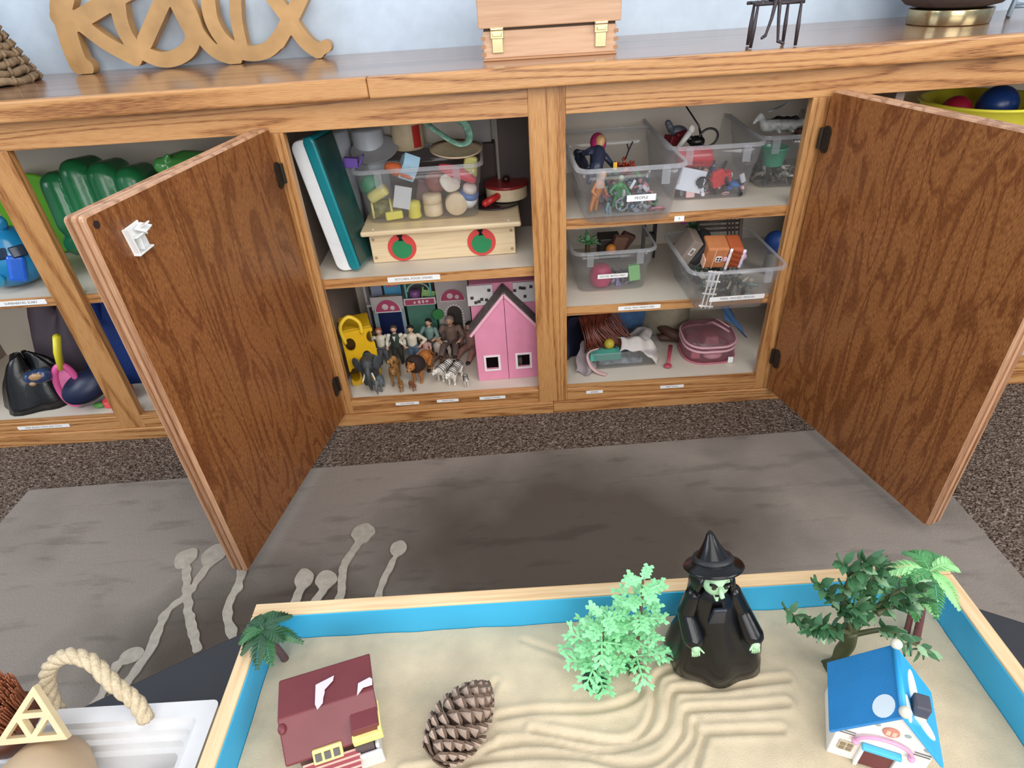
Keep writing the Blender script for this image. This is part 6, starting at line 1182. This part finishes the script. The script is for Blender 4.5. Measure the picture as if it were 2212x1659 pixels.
# wooden gate toy and greenery at the back of the wide bin
gt = thing('brown_toy_gate', 'dark brown toy rail fence with posts behind the gingerbread house', 'toy fence', (0.452, 0.160, Z+0.100), (-0.2, 0.0, 0.0)); gm = M('#4c3c36', 0.45)
for z in (0.0, 0.010, 0.020): MB().tube([(-0.050, 0, z), (0.050, 0, z-0.002)], 0.0026, 7).build('rail', gm, gt, smooth=True)
for x in (0.022, 0.030, 0.038): MB().tube([(x, -0.004, -0.014), (x-0.004, -0.004, 0.034)], 0.002, 6).build('post', gm, gt)
MB().box((0.052, 0, -0.004), (0.008, 0.006, 0.060)).build('end_post', gm, gt, bevel=0.001)
for q in ((0.022, 0.036), (0.029, 0.040), (0.036, 0.036), (0.029, 0.031)): MB().ell((q[0], -0.004, q[1]), 0.0042, n=8, m=6).build('finial', M('#2c1c18', 0.5), gt, smooth=True)
for i, (x, y, c, lb) in enumerate(((0.478, 0.112, '#2f4a36', 'bushy dark green miniature tree at the right of the wide bin'), (0.405, 0.185, '#3f7048', 'green miniature shrub peeping out at the back of the wide bin'))):
    t = thing('toy_shrub', lb, 'toy tree', (x, y, Z+(0.062 if i == 0 else 0.098)), (0.4, 0, 0)); rr = random.Random(i+20); mb = MB()
    for k in range(60): d = Vector((rr.uniform(-1, 1), rr.uniform(-1, 1), rr.uniform(-0.3, 1))).normalized(); mb.leaf(d*0.003, d, rr.uniform(0.014, 0.022), 0.003)
    mb.build('needles', M(c, 0.5), t, kind='stuff')
solo(MB().ell((0, 0, 0), (0.009, 0.008, 0.009)), 'magenta_flower_toy', M('#9c3f9a', 0.4), 'small magenta flower toy at the back left of the wide bin', 'toy', (0.378, 0.186, Z+0.118), smooth=True)
yb = thing('yellow_toy_bus', 'yellow and white striped cardboard tube behind the brown toy fence', 'toy', (0.450, 0.235, Z+0.1275)); MB().tube([(-0.035, 0, 0), (0.012, 0, 0)], 0.009, 14).build('yellow_tube', M('#dcd64a', 0.4), yb); MB().tube([(0.0125, 0, 0), (0.034, 0, 0)], 0.0092, 14).build('white_end', M('#c7cfdc', 0.4), yb)
for x in (-0.026, -0.008): MB().tube([(x, 0, 0), (x+0.006, 0, 0)], 0.0094, 14).build('black_band', black, yb)
solo(MB().bb(-0.03, 0.03, -0.012, 0.014, 0, 0.117), 'plain_carton', M('#b3aba0', 0.6), 'beige carton under the yellow striped tube on the middle shelf', 'box', (0.450, 0.235, Z+0.0006), bevel=0.001)
solo(MB().box((-0.0135, 0, 0.062), (0.006, 0.02, 0.124)).box((0.0135, 0, 0.062), (0.006, 0.02, 0.124)).box((0, 0, 0.118), (0.0205, 0.02, 0.006)).box((0, 0, 0.06), (0.0205, 0.02, 0.006)), 'black_toy_frame', M('#1f1d20', 0.5), 'black toy frame standing between the two bins of the middle shelf', 'toy', (0.318, 0.262, Z+0.0006), bevel=0.001)  # open black frame with a top bar and a middle bar
solo(MB().ell((0, 0, 0.026), (0.024, 0.024, 0.026), n=24, m=14), 'blue_ball', M('#234a94', 0.5), 'dark blue ball at the right end of the middle shelf by the open door', 'ball', (0.5760, 0.128, Z+0.048), smooth=True)
solo(MB().lathe([(0.016, 0), (0.018, 0.002), (0.015, 0.046), (0.014, 0.048)], 20), 'grey_stand', M('#8d8880', 0.5), 'grey cup holding the dark blue ball on the middle shelf', 'cup', (0.5760, 0.128, Z+0.0006))
bpy.data.objects['blue_ball'].location.z = Z+0.0495
# bottom shelf
Z = 0.0662
ct = thing('shallow_clear_box', 'shallow clear box with doll clothes on the bottom right shelf', 'storage box', (0.236, 0.150, Z+0.0008), (0, 0, 0.04))
mb = MB(); mb.rings([rrect(0.158, 0.146, 0.014, 4, 0), rrect(0.172, 0.160, 0.016, 4, 0.046), rrect(0.180, 0.168, 0.018, 4, 0.047), rrect(0.178, 0.166, 0.018, 4, 0.050), rrect(0.168, 0.156, 0.016, 4, 0.049), rrect(0.154, 0.142, 0.014, 4, 0.003)]); mb.build('box_body', clear, ct, smooth=True)
solo(MB().bb(-0.055, 0.055, -0.040, 0.040, 0, 0.018), 'checked_cloth', M('#8f98a6', 0.8, var=0.6, vscale=70), 'folded grey and white checked cloth at the bottom of the shallow clear box', 'cloth', (0.228, 0.122, Z+0.005), bevel=0.006)
solo(MB().bb(-0.038, 0.038, -0.022, 0.022, 0, 0.020), 'teal_box', M('#56b3a4', 0.4), 'turquoise box lying on the shallow clear box', 'box', (0.188, 0.098, Z+0.0245), (0, 0, 0.03), bevel=0.001)
solo(MB().ell((0, 0, 0), 0.0130, n=20, m=12), 'yellow_ball', M('#b9a832', 0.5, bump=0.4, bscale=300), 'small mustard yellow ball on top of the turquoise box', 'ball', (0.2000, 0.100, Z+0.0575), smooth=True)
solo(cloth(lambda u, v: (0.222+0.092*u+0.006*math.sin(v*9), 0.072+0.105*v, Z+0.058+0.022*math.sin(2.6*u+1.0)*math.cos(3.5*v)-0.028*max(0, 1-v*4)-0.03*max(0, u-0.85)*4+0.004*math.sin(14*u+5*v)), 26, 24), 'white_cloth', M('#cfc8c3', 0.85), 'crumpled white cloth draped over the right side of the shallow clear box', 'cloth', (0, 0, 0), smooth=True)
solo(cloth(lambda u, v: (0.110+0.05*u+0.02*v+0.003*math.sin(9*v), 0.055+0.07*v+0.010*math.sin(8*u), Z+0.003+0.052*v*(1-0.4*abs(u-0.5))+0.003*math.sin(12*u)), 18, 20), 'mauve_cloth', M('#9d8f92', 0.85), 'dull mauve cloth trailing to the left of the turquoise box', 'cloth', (0, 0, 0), smooth=True)
solo(MB().tube(catmull([(0.186, 0.045, Z+0.004), (0.166, 0.056, Z+0.006), (0.150, 0.064, Z+0.020), (0.143, 0.070, Z+0.044), (0.150, 0.072, Z+0.056), (0.166, 0.074, Z+0.060), (0.160, 0.080, Z+0.054)], 6), 0.0066, 8, flat=0.25), 'pink_ribbon', M('#d4adab', 0.7), 'pale pink ribbon curling down in front of the shallow clear box', 'ribbon', (0, 0, 0), smooth=True)
rr = random.Random(31); mb = MB()
for k in range(170):
    a = rr.uniform(-1, 1); b = rr.uniform(-1, 1); x0, y0 = 0.150+0.02*a, 0.190+0.02*b
    mb.tube(catmull([(x0, y0, Z+0.125), (x0+0.02+0.02*a, y0-0.03, Z+0.120+0.01*b), (x0+0.04+0.03*b, y0-0.06+0.01*a, Z+0.085+0.01*a), (x0+0.050+0.04*a, y0-0.075, Z+0.050+0.012*b)], 4), 0.0018, 4)
o = solo(mb, 'doll_hair', M('#6a2f1f', 0.35, var=0.4, vscale=60), 'long auburn doll hair spilling from a bag at the back of the bottom shelf', 'doll hair', (0, 0, 0), smooth=True); o['kind'] = 'stuff'
def bag(u, v, cx, cy, w_, h_, d_, ph): a = PI*u; return (cx-w_/2*math.cos(a)*(1-0.2*v), cy-d_*math.sin(a)*(0.3+0.7*math.sin(PI*min(1, 0.15+v*0.75))), Z+0.002+h_*v+0.006*math.sin(9*u+ph)*v)
solo(cloth(lambda u, v: bag(u, v, 0.245, 0.300, 0.26, 0.165, 0.10, 0), 34, 22), 'plastic_bag', M('#3d5f86', 0.25, var=0.5, vscale=14, bump=1.0, bscale=45), 'crinkled blue and purple plastic bag at the back left of the bottom shelf', 'bag', (0, 0, 0), smooth=True)
solo(cloth(lambda u, v: bag(u, v, 0.370, 0.265, 0.15, 0.175, 0.085, 2), 28, 20), 'beige_bag', M('#8f8672', 0.35, var=0.3, vscale=20, bump=0.8, bscale=50), 'crinkled beige bag behind the pink backpack', 'bag', (0, 0, 0), smooth=True)
solo(cloth(lambda u, v: (0.100+0.05*u, 0.12+0.02*math.sin(4*v)+0.05*u, Z+0.004+0.12*v+0.004*math.sin(9*u)), 12, 16), 'navy_cloth', M('#1b1c34', 0.6), 'dark navy cloth standing at the left side of the bottom shelf', 'cloth', (0, 0, 0), smooth=True)
solo(cloth(lambda u, v: (0.500+0.055*u, 0.16+0.10*v-0.03*u, Z+0.030+0.10*(1-u)*(0.4+0.6*v)+0.006*math.sin(11*v+3*u)), 18, 18), 'blue_cloth', M('#4c6f9c', 0.8), 'blue cloth heaped at the right of the pink backpack', 'cloth', (0, 0, 0), smooth=True)
solo(MB().tube(catmull([(0.33, 0.235, Z+0.05), (0.37, 0.175, Z+0.032), (0.405, 0.17, Z+0.020), (0.34, 0.18, Z+0.018)], 5), [0.008+0.006*math.sin(PI*i/15) for i in range(16)], 8), 'brown_doll_braid', M('#4a2f24', 0.6, bump=0.6, bscale=300), 'dark brown doll braid lying behind the pink backpack', 'doll hair', (0, 0, 0), smooth=True)
# pink transparent backpack
pb = thing('pink_backpack', 'clear toy backpack with pale pink piping on the bottom shelf', 'backpack', (0.4525, 0.130, Z+0.001), (0, 0, 0.0)); pkc = plastic_clear('pink_clear_vinyl', '#c98f9c', 0.30, 0.2); pp_ = M('#dbaab4', 0.45)
def bpo(s, z, oy=0): return [(x*s, y*s+oy, z) for x, y, _ in rrect(0.128, 0.122, 0.045, 6)]
mb = MB(); mb.rings([bpo(0.98, 0.0), bpo(1.0, 0.02), bpo(0.99, 0.044), bpo(0.95, 0.056, 0.004), bpo(0.5, 0.062, 0.01)]); mb.build('vinyl_body', pkc, pb, smooth=True)
for s, z in ((1.0, 0.046), (1.005, 0.034), (1.0, 0.001)): MB().tube([(x, y, z+0.003+0.0045*math.sin(y*20)) for x, y, _ in bpo(s, 0)], 0.0030, 7, closed=True).build('piping', pp_ if z > 0.01 else M('#b86c78', 0.45), pb, smooth=True)
MB().tube([(0.0, 0.03, 0.064), (0.012, 0.006, 0.078), (0.030, -0.012, 0.072), (0.046, -0.018, 0.062)], 0.0058, 8, flat=0.4).build('carry_strap', pp_, pb, smooth=True)
MB().tube([(0.03, 0.03, 0.064), (0.022, 0.006, 0.086), (0.045, -0.016, 0.074)], 0.005, 8, flat=0.4).build('carry_strap', pp_, pb, smooth=True)
MB().tube([(0.058, 0.02, 0.004), (0.064, -0.01, 0.03), (0.063, -0.03, 0.046)], 0.0022, 6).build('side_piping', pp_, pb, smooth=True)
solo(MB().ell((0, 0, 0), (0.024, 0.014, 0.011)), 'pink_toy_dish', M('#e8b5bd', 0.3), 'glossy pale pink toy dish inside the front of the clear backpack', 'toy dish', (0.455, 0.086, Z+0.016), smooth=True)
solo(MB().box((0, 0, 0), (0.022, 0.01, 0.020)), 'pink_toy_block', M('#dd8890', 0.4), 'salmon pink toy block at the left inside the clear backpack', 'toy', (0.415, 0.093, Z+0.014), bevel=0.002)
solo(MB().box((0, 0, 0), (0.040, 0.05, 0.022), top=0.8), 'pink_doll_clothes', M('#b87f80', 0.7, var=0.2, vscale=60), 'dusty pink folded doll clothes inside the clear backpack', 'cloth', (0.462, 0.140, Z+0.034), bevel=0.005)
solo(MB().bb(-0.006, 0.006, -0.001, 0.001, 0, 0.016), 'price_tag', paper, 'small white paper tag at the right front of the clear backpack', 'tag', (0.494, 0.0665, Z+0.002))
sp = thing('pink_toy_spoon', 'dark pink toy spoon lying on the shelf left of the backpack', 'toy spoon', (0.340, 0.064, Z+0.001)); mb = MB(); mb.ell((0, 0, 0.005), (0.0105, 0.0095, 0.0045)); mb.tube([(0.003, 0.006, 0.006), (0.010, 0.030, 0.011), (0.022, 0.066, 0.022)], [0.004, 0.0042, 0.005], 8, flat=0.5); mb.build('spoon_body', M('#b5485a', 0.4), sp, smooth=True)

# ---------------- left compartments ----------------
Z = 0.3784
bv = thing('blue_toy_vehicle', 'rounded glossy blue toy vehicle with dark windows at the left of the upper shelf', 'toy vehicle', (-1.128, 0.110, Z+0.0008), (0, 0, 0.2)); bv.scale = (1.22, 1.1, 1.22); bm_ = M('#1d7fb0', 0.2, coat=0.4); bm2 = M('#1b62cf', 0.2, coat=0.4)
mb = MB(); mb.rings([[(x*1.0, y, z) for x, y, z in rrect(w_, d_, min(w_, d_)*0.42, 5, z)] for w_, d_, z in ((0.045, 0.050, 0), (0.085, 0.085, 0.008), (0.115, 0.108, 0.030), (0.118, 0.110, 0.052), (0.100, 0.092, 0.078), (0.070, 0.062, 0.098), (0.02, 0.02, 0.105))]); mb.build('hull', bm_, bv, smooth=True, sub=1)
mb = MB(); mb.box((0.028, -0.0500, 0.040), (0.027, 0.012, 0.046), (-0.12, 0.3, 0.40)); mb.build('blue_door', bm2, bv, bevel=0.0055, seg=3)
for x, rz in ((-0.028, -0.25), (0.012, 0.1), (0.040, 0.6)): MB().box((x, -0.049+abs(x)*0.15, 0.068), (0.024, 0.004, 0.020), (-0.40, 0, rz)).build('window', M('#0d2740', 0.15), bv, bevel=0.003)
MB().ell((0.014, -0.010, 0.112), (0.018, 0.010, 0.016)).build('top_fin', bm_, bv, smooth=True)
MB().ell((-0.012, -0.056, 0.026), (0.016, 0.010, 0.014)).build('headlight', M('#2f95b8', 0.12, coat=0.5), bv, smooth=True)
# green fist
gf = thing('green_toy_fist', 'huge dark green vinyl toy fist standing in the upper left compartment', 'toy glove', (-0.868, 0.165, Z+0.001), (0, -0.10, 0.0)); gv = M('#1f6b3f', 0.25, bump=0.5, bscale=25, var=0.15, vscale=12)
mb = MB(); 
for k in range(4):
    x = -0.082+0.052*k; zt = (0.205, 0.222, 0.208, 0.190)[k]
    mb.cap((x, -0.045, zt*0.62), (x, -0.030, zt), 0.031, 0.030, 14).cap((x, -0.030, zt), (x, 0.035, zt-0.004), 0.030, 0.026, 14).cap((x, -0.045, zt*0.62), (x+0.002, -0.020, zt*0.52), 0.030, 0.026, 14)
mb.cap((-0.05, 0.02, 0.13), (0.05, 0.02, 0.12), 0.055, 0.055, 14).cap((0, 0.01, 0.06), (0, 0.02, 0.13), 0.058, 0.070, 16).cap((0.0, 0.0, 0.045), (-0.01, 0.0, 0.048), 0.046, 0.046, 14).cap((-0.100, -0.04, 0.085), (-0.020, -0.075, 0.100), 0.028, 0.026, 12)
mb.build('fist', gv, gf, remesh=0.0045, sm=3)
fr = thing('green_toy_frog', 'shiny light green frog-like toy head beside the green fist', 'toy', (-0.705, 0.170, Z+0.175), (0, 0.05, 0)); mb = MB(); mb.ell((0, 0, 0.03), (0.062, 0.050, 0.036)).ell((-0.035, -0.030, 0.045), (0.020, 0.018, 0.018)).cap((0.0, 0, 0.035), (0.09, 0.01, 0.03), 0.034, 0.030, 14).cap((-0.022, -0.032, 0.060), (-0.018, -0.034, 0.066), 0.008, 0.005); mb.build('toy_head', M('#4c9a4e', 0.15, coat=0.5), fr, remesh=0.003, sm=2)
solo(MB().bb(-0.05, 0.05, -0.05, 0.05, 0, 0.171), 'storage_carton', M('#5e5650', 0.6), 'dark carton under the light green toy head, behind the left door', 'box', (-0.700, 0.185, Z+0.0006), bevel=0.002)
solo(MB().lathe([(0.056, 0), (0.058, 0.003), (0.058, 0.010), (0.056, 0.013)], 44), 'lime_disc', M('#6fbf2d', 0.35), 'lime green toy disc standing on edge behind the blue vehicle', 'toy', (-1.135, 0.285, Z+0.098), (PI/2, 0, 0), bevel=0.001)
bpy.data.objects['lime_disc'].scale = (1.65, 1.65, 1.0)
# small things by the door edge
solo(MB().ell((0, 0, 0.018), (0.016, 0.014, 0.018)).cap((0, -0.004, 0.03), (0.004, -0.012, 0.044), 0.010, 0.009).ell((-0.006, -0.004, 0.05), (0.004, 0.003, 0.008)).ell((0.012, -0.006, 0.05), (0.004, 0.003, 0.008)), 'brown_toy_mouse', M('#7a5238', 0.5), 'little brown toy animal at the shelf front between post and open door', 'toy animal', (-0.885, 0.045, Z+0.0008), smooth=True)
solo(MB().tube(catmull([(0, 0, 0.01), (0.01, 0.01, 0.05), (-0.004, 0.02, 0.09), (0.012, 0.03, 0.12)], 5), [0.013]*8+[0.012]*8, 10), 'olive_toy_tail', M('#566b38', 0.5), 'olive green toy tail standing beside the green fist', 'toy', (-0.905, 0.075, Z+0.002), smooth=True)
Z = 0.0662
def heap(u, v, cx, cy, rx, ry, h_, ph, pz=Z):
    a = 2*PI*u; r = v; n_ = 1+0.12*math.sin(3*a+ph)+0.07*math.sin(7*a+ph*2); z = h_*(1-r**2.2)*(1+0.18*math.sin(4*a+5*r+ph))
    return (cx+rx*r*n_*math.cos(a), cy+ry*r*n_*math.sin(a), pz+0.001+max(0.0, z)+0.006*abs(math.sin(6*a+9*r+ph))*r*(1-r)*4)
def heap_mb(*a, nu=40, nv=14):
    mb = MB(); rg = []
    for j in range(nv+1): v = 1-j/nv*0.985; rg.append([heap(i/nu, v, *a) for i in range(nu)])
    return mb.rings(rg)
solo(heap_mb(-1.220, 0.105, 0.105, 0.065, 0.115, 1.0), 'black_leather_bag', M('#121214', 0.28, bump=0.6, bscale=30), 'slumped black leather bag on the lower left shelf', 'bag', (0, 0, 0), smooth=True)
solo(heap_mb(-1.195, 0.245, 0.105, 0.085, 0.215, 2.0), 'plum_bag', M('#574a54', 0.6, bump=0.4, bscale=60), 'dusty plum fabric bundle behind the black leather bag', 'bag', (0, 0, 0), smooth=True)
solo(heap_mb(-1.055, 0.215, 0.090, 0.085, 0.205, 3.1), 'blue_cape', M('#1a3f8c', 0.7, bump=0.4, bscale=60), 'bright blue cloth bundle behind the yellow handle', 'cloth', (0, 0, 0), smooth=True)
solo(MB().leaf((0, 0, 0), (1, -0.1, -0.1), 0.06, 0.03, bend=0.05), 'red_cloth_corner', M('#a5242a', 0.6), 'red pointed cloth corner lying on the blue bundle', 'cloth', (-1.085, 0.142, Z+0.186), smooth=True)
yh = thing('toy_racket', 'yellow and pink plastic toy racket standing behind the black pan', 'toy racket', (-1.112, 0.052, Z+0.0125), (0.05, 0.12, 0.3))
MB().tube([(0, 0, 0.105), (0.006, 0, 0.150), (0.016, 0, 0.190)], [0.012, 0.014, 0.013], 12, flat=0.6).build('yellow_handle', M('#e2d83c', 0.35), yh, smooth=True)
MB().tube([(0.022*math.cos(a), 0, 0.056+0.056*math.sin(a)) for a in [2*PI*j/30 for j in range(30)]], 0.008, 8, closed=True).build('pink_hoop', M('#dd5f9c', 0.35), yh, smooth=True)
MB().ell((0, 0.0, 0.056), (0.019, 0.003, 0.050)).build('pink_face', M('#e77fb0', 0.4), yh, smooth=True)
pn = thing('black_toy_helmet', 'dark rounded toy with a flat navy oval face leaning beside the racket', 'toy', (-1.064, 0.046, Z+0.064), (0.95, -0.35, 0.55)); pn.scale = (1.0, 0.66, 0.9)
MB().lathe([(0.052, 0.0), (0.054, 0.003), (0.054, -0.018), (0.046, -0.042), (0.026, -0.056), (0.001, -0.060)], 40, cap=False).build('shell', M('#17131a', 0.25), pn, smooth=True)
MB().lathe([(0.0515, 0.001), (0.051, 0.004), (0.001, 0.0045)], 40).build('navy_face', M('#1b2340', 0.4), pn, smooth=True)
MB().tube([(0.046, 0, -0.02), (0.060, 0.01, -0.05), (0.066, 0.015, -0.075)], 0.0045, 8).build('strap', M('#4a3a34', 0.5), pn, smooth=True)
gl_ = thing('glass_toy', 'shiny rounded toy with brown and blue painted picture on the black bag', 'toy', (-1.148, 0.0335, Z+0.1085), (0, 1.45, 0.1)); MB().cap((0, 0, -0.014), (0, 0, 0.014), 0.017, 0.018, 18).build('globe_body', M('#2c4064', 0.1, coat=0.6), gl_, smooth=True)
MB().ell((-0.006, -0.014, 0.006), (0.009, 0.006, 0.016)).ell((0.009, -0.014, -0.010), (0.006, 0.005, 0.008)).build('painted_figure', M('#b08a64', 0.3), gl_, smooth=True)
cp = thing('coral_cap', 'small coral red round cap lying at the shelf front by the post', 'toy', (-1.030, 0.050, Z+0.012), (1.2, 0, 0)); MB().lathe([(0.0135, -0.008), (0.0145, 0.0), (0.0135, 0.006), (0.009, 0.006), (0.007, 0.002), (0.001, 0.002)], 28).build('cap_body', M('#e5484c', 0.35), cp, smooth=True)  # small round red cap tipped onto its side
solo(MB().ell((0, 0, 0.007), (0.014, 0.009, 0.007)), 'green_toy_bit', M('#5c9a4a', 0.45), 'little green toy piece under the navy oval toy', 'toy', (-1.056, 0.048, Z+0.0005), smooth=True)
solo(MB().ell((0, 0, 0), (0.030, 0.022, 0.024)), 'red_toy_ball', M('#b32a2c', 0.4), 'red ball half hidden behind the coral cap at the post', 'ball', (-1.012, 0.082, Z+0.026), smooth=True)
# small things seen in the gap beside the door
for i, (x, z, c, lb) in enumerate(((-0.910, 0.02, '#d9b28a', 'pale peach toy bead at the bottom rail beside the open left door'), (-0.900, 0.05, '#2a2320', 'dark toy shape standing on the bottom shelf beside the open left door'))):
    solo(MB().ell((0, 0, 0), (0.010, 0.009, 0.010 if i == 0 else 0.05)), 'gap_toy' if i else 'toy_bead', M(c, 0.4), lb, 'toy', (x, 0.045+0.05*i, Z+(0.0105 if i == 0 else 0.051)), smooth=True)

# ---------------- right compartment ----------------
yb_ = thing('yellow_bowl', 'large bright yellow plastic bowl of balls at the far right upper shelf', 'bowl', (0.985, 0.175, 0.5006)); yb_.scale = (1, 1, 0.80); ylw = M('#e3dc3e', 0.35)
MB().lathe([(0.060, 0), (0.085, 0.010), (0.110, 0.080), (0.118, 0.140), (0.123, 0.142), (0.123, 0.148), (0.114, 0.147), (0.104, 0.075), (0.080, 0.016), (0.001, 0.010)], 56, cap=False).build('bowl_body', ylw, yb_, smooth=True)
MB().lathe([(0.060, 0.0), (0.001, 0.0)], 32, cap=False)
solo(MB().ell((0, 0, 0), 0.038, n=28, m=18), 'navy_ball', M('#1c3f7e', 0.3), 'navy blue ball in the yellow bowl', 'ball', (1.005, 0.165, 0.606), smooth=True)
solo(MB().ell((0, 0, 0), 0.030, n=28, m=18), 'red_ball', M('#a91d3a', 0.35), 'dark red ball in the yellow bowl, left of the navy one', 'ball', (0.938, 0.190, 0.594), smooth=True)
solo(MB().ell((0, 0, 0), 0.034, n=24, m=14), 'green_ball', M('#3a7a4a', 0.4), 'green ball low in the yellow bowl under the others', 'ball', (0.975, 0.225, 0.555), smooth=True)

# ---------------- groups for repeated things ----------------
GR = {'storage_bin': 'clear plastic bins on the shelves', 'family_doll': 'family dolls in front of the toy shop', 'toy_lion_cub': 'lion cubs at the shelf edge', 'toy_white_tiger': 'white striped toy tigers', 'toy_elephant': 'toy elephants', 'toy_tree': 'toy trees standing in the sand', 'toy_palm': 'toy palms standing in the sand', 'toy_bread': 'wooden toy food rounds', 'paper_roll': 'pale cylinders at the back of the kitchen shelf', 'toy_stool': 'toy seats among the dolls', 'toy_shrub': 'miniature shrubs in the wide bin', 'toy_horse': 'dark toy animals in the right bin', 'brown_toy_book': 'toy books in the small bin', 'toy_jumble': 'heaps of tiny toys in the bins'}
for o in list(bpy.data.objects):
    if o.parent is None and 'category' in o.keys():
        b = o.name.split('.')[0]
        if b in GR: o['group'] = GR[b]
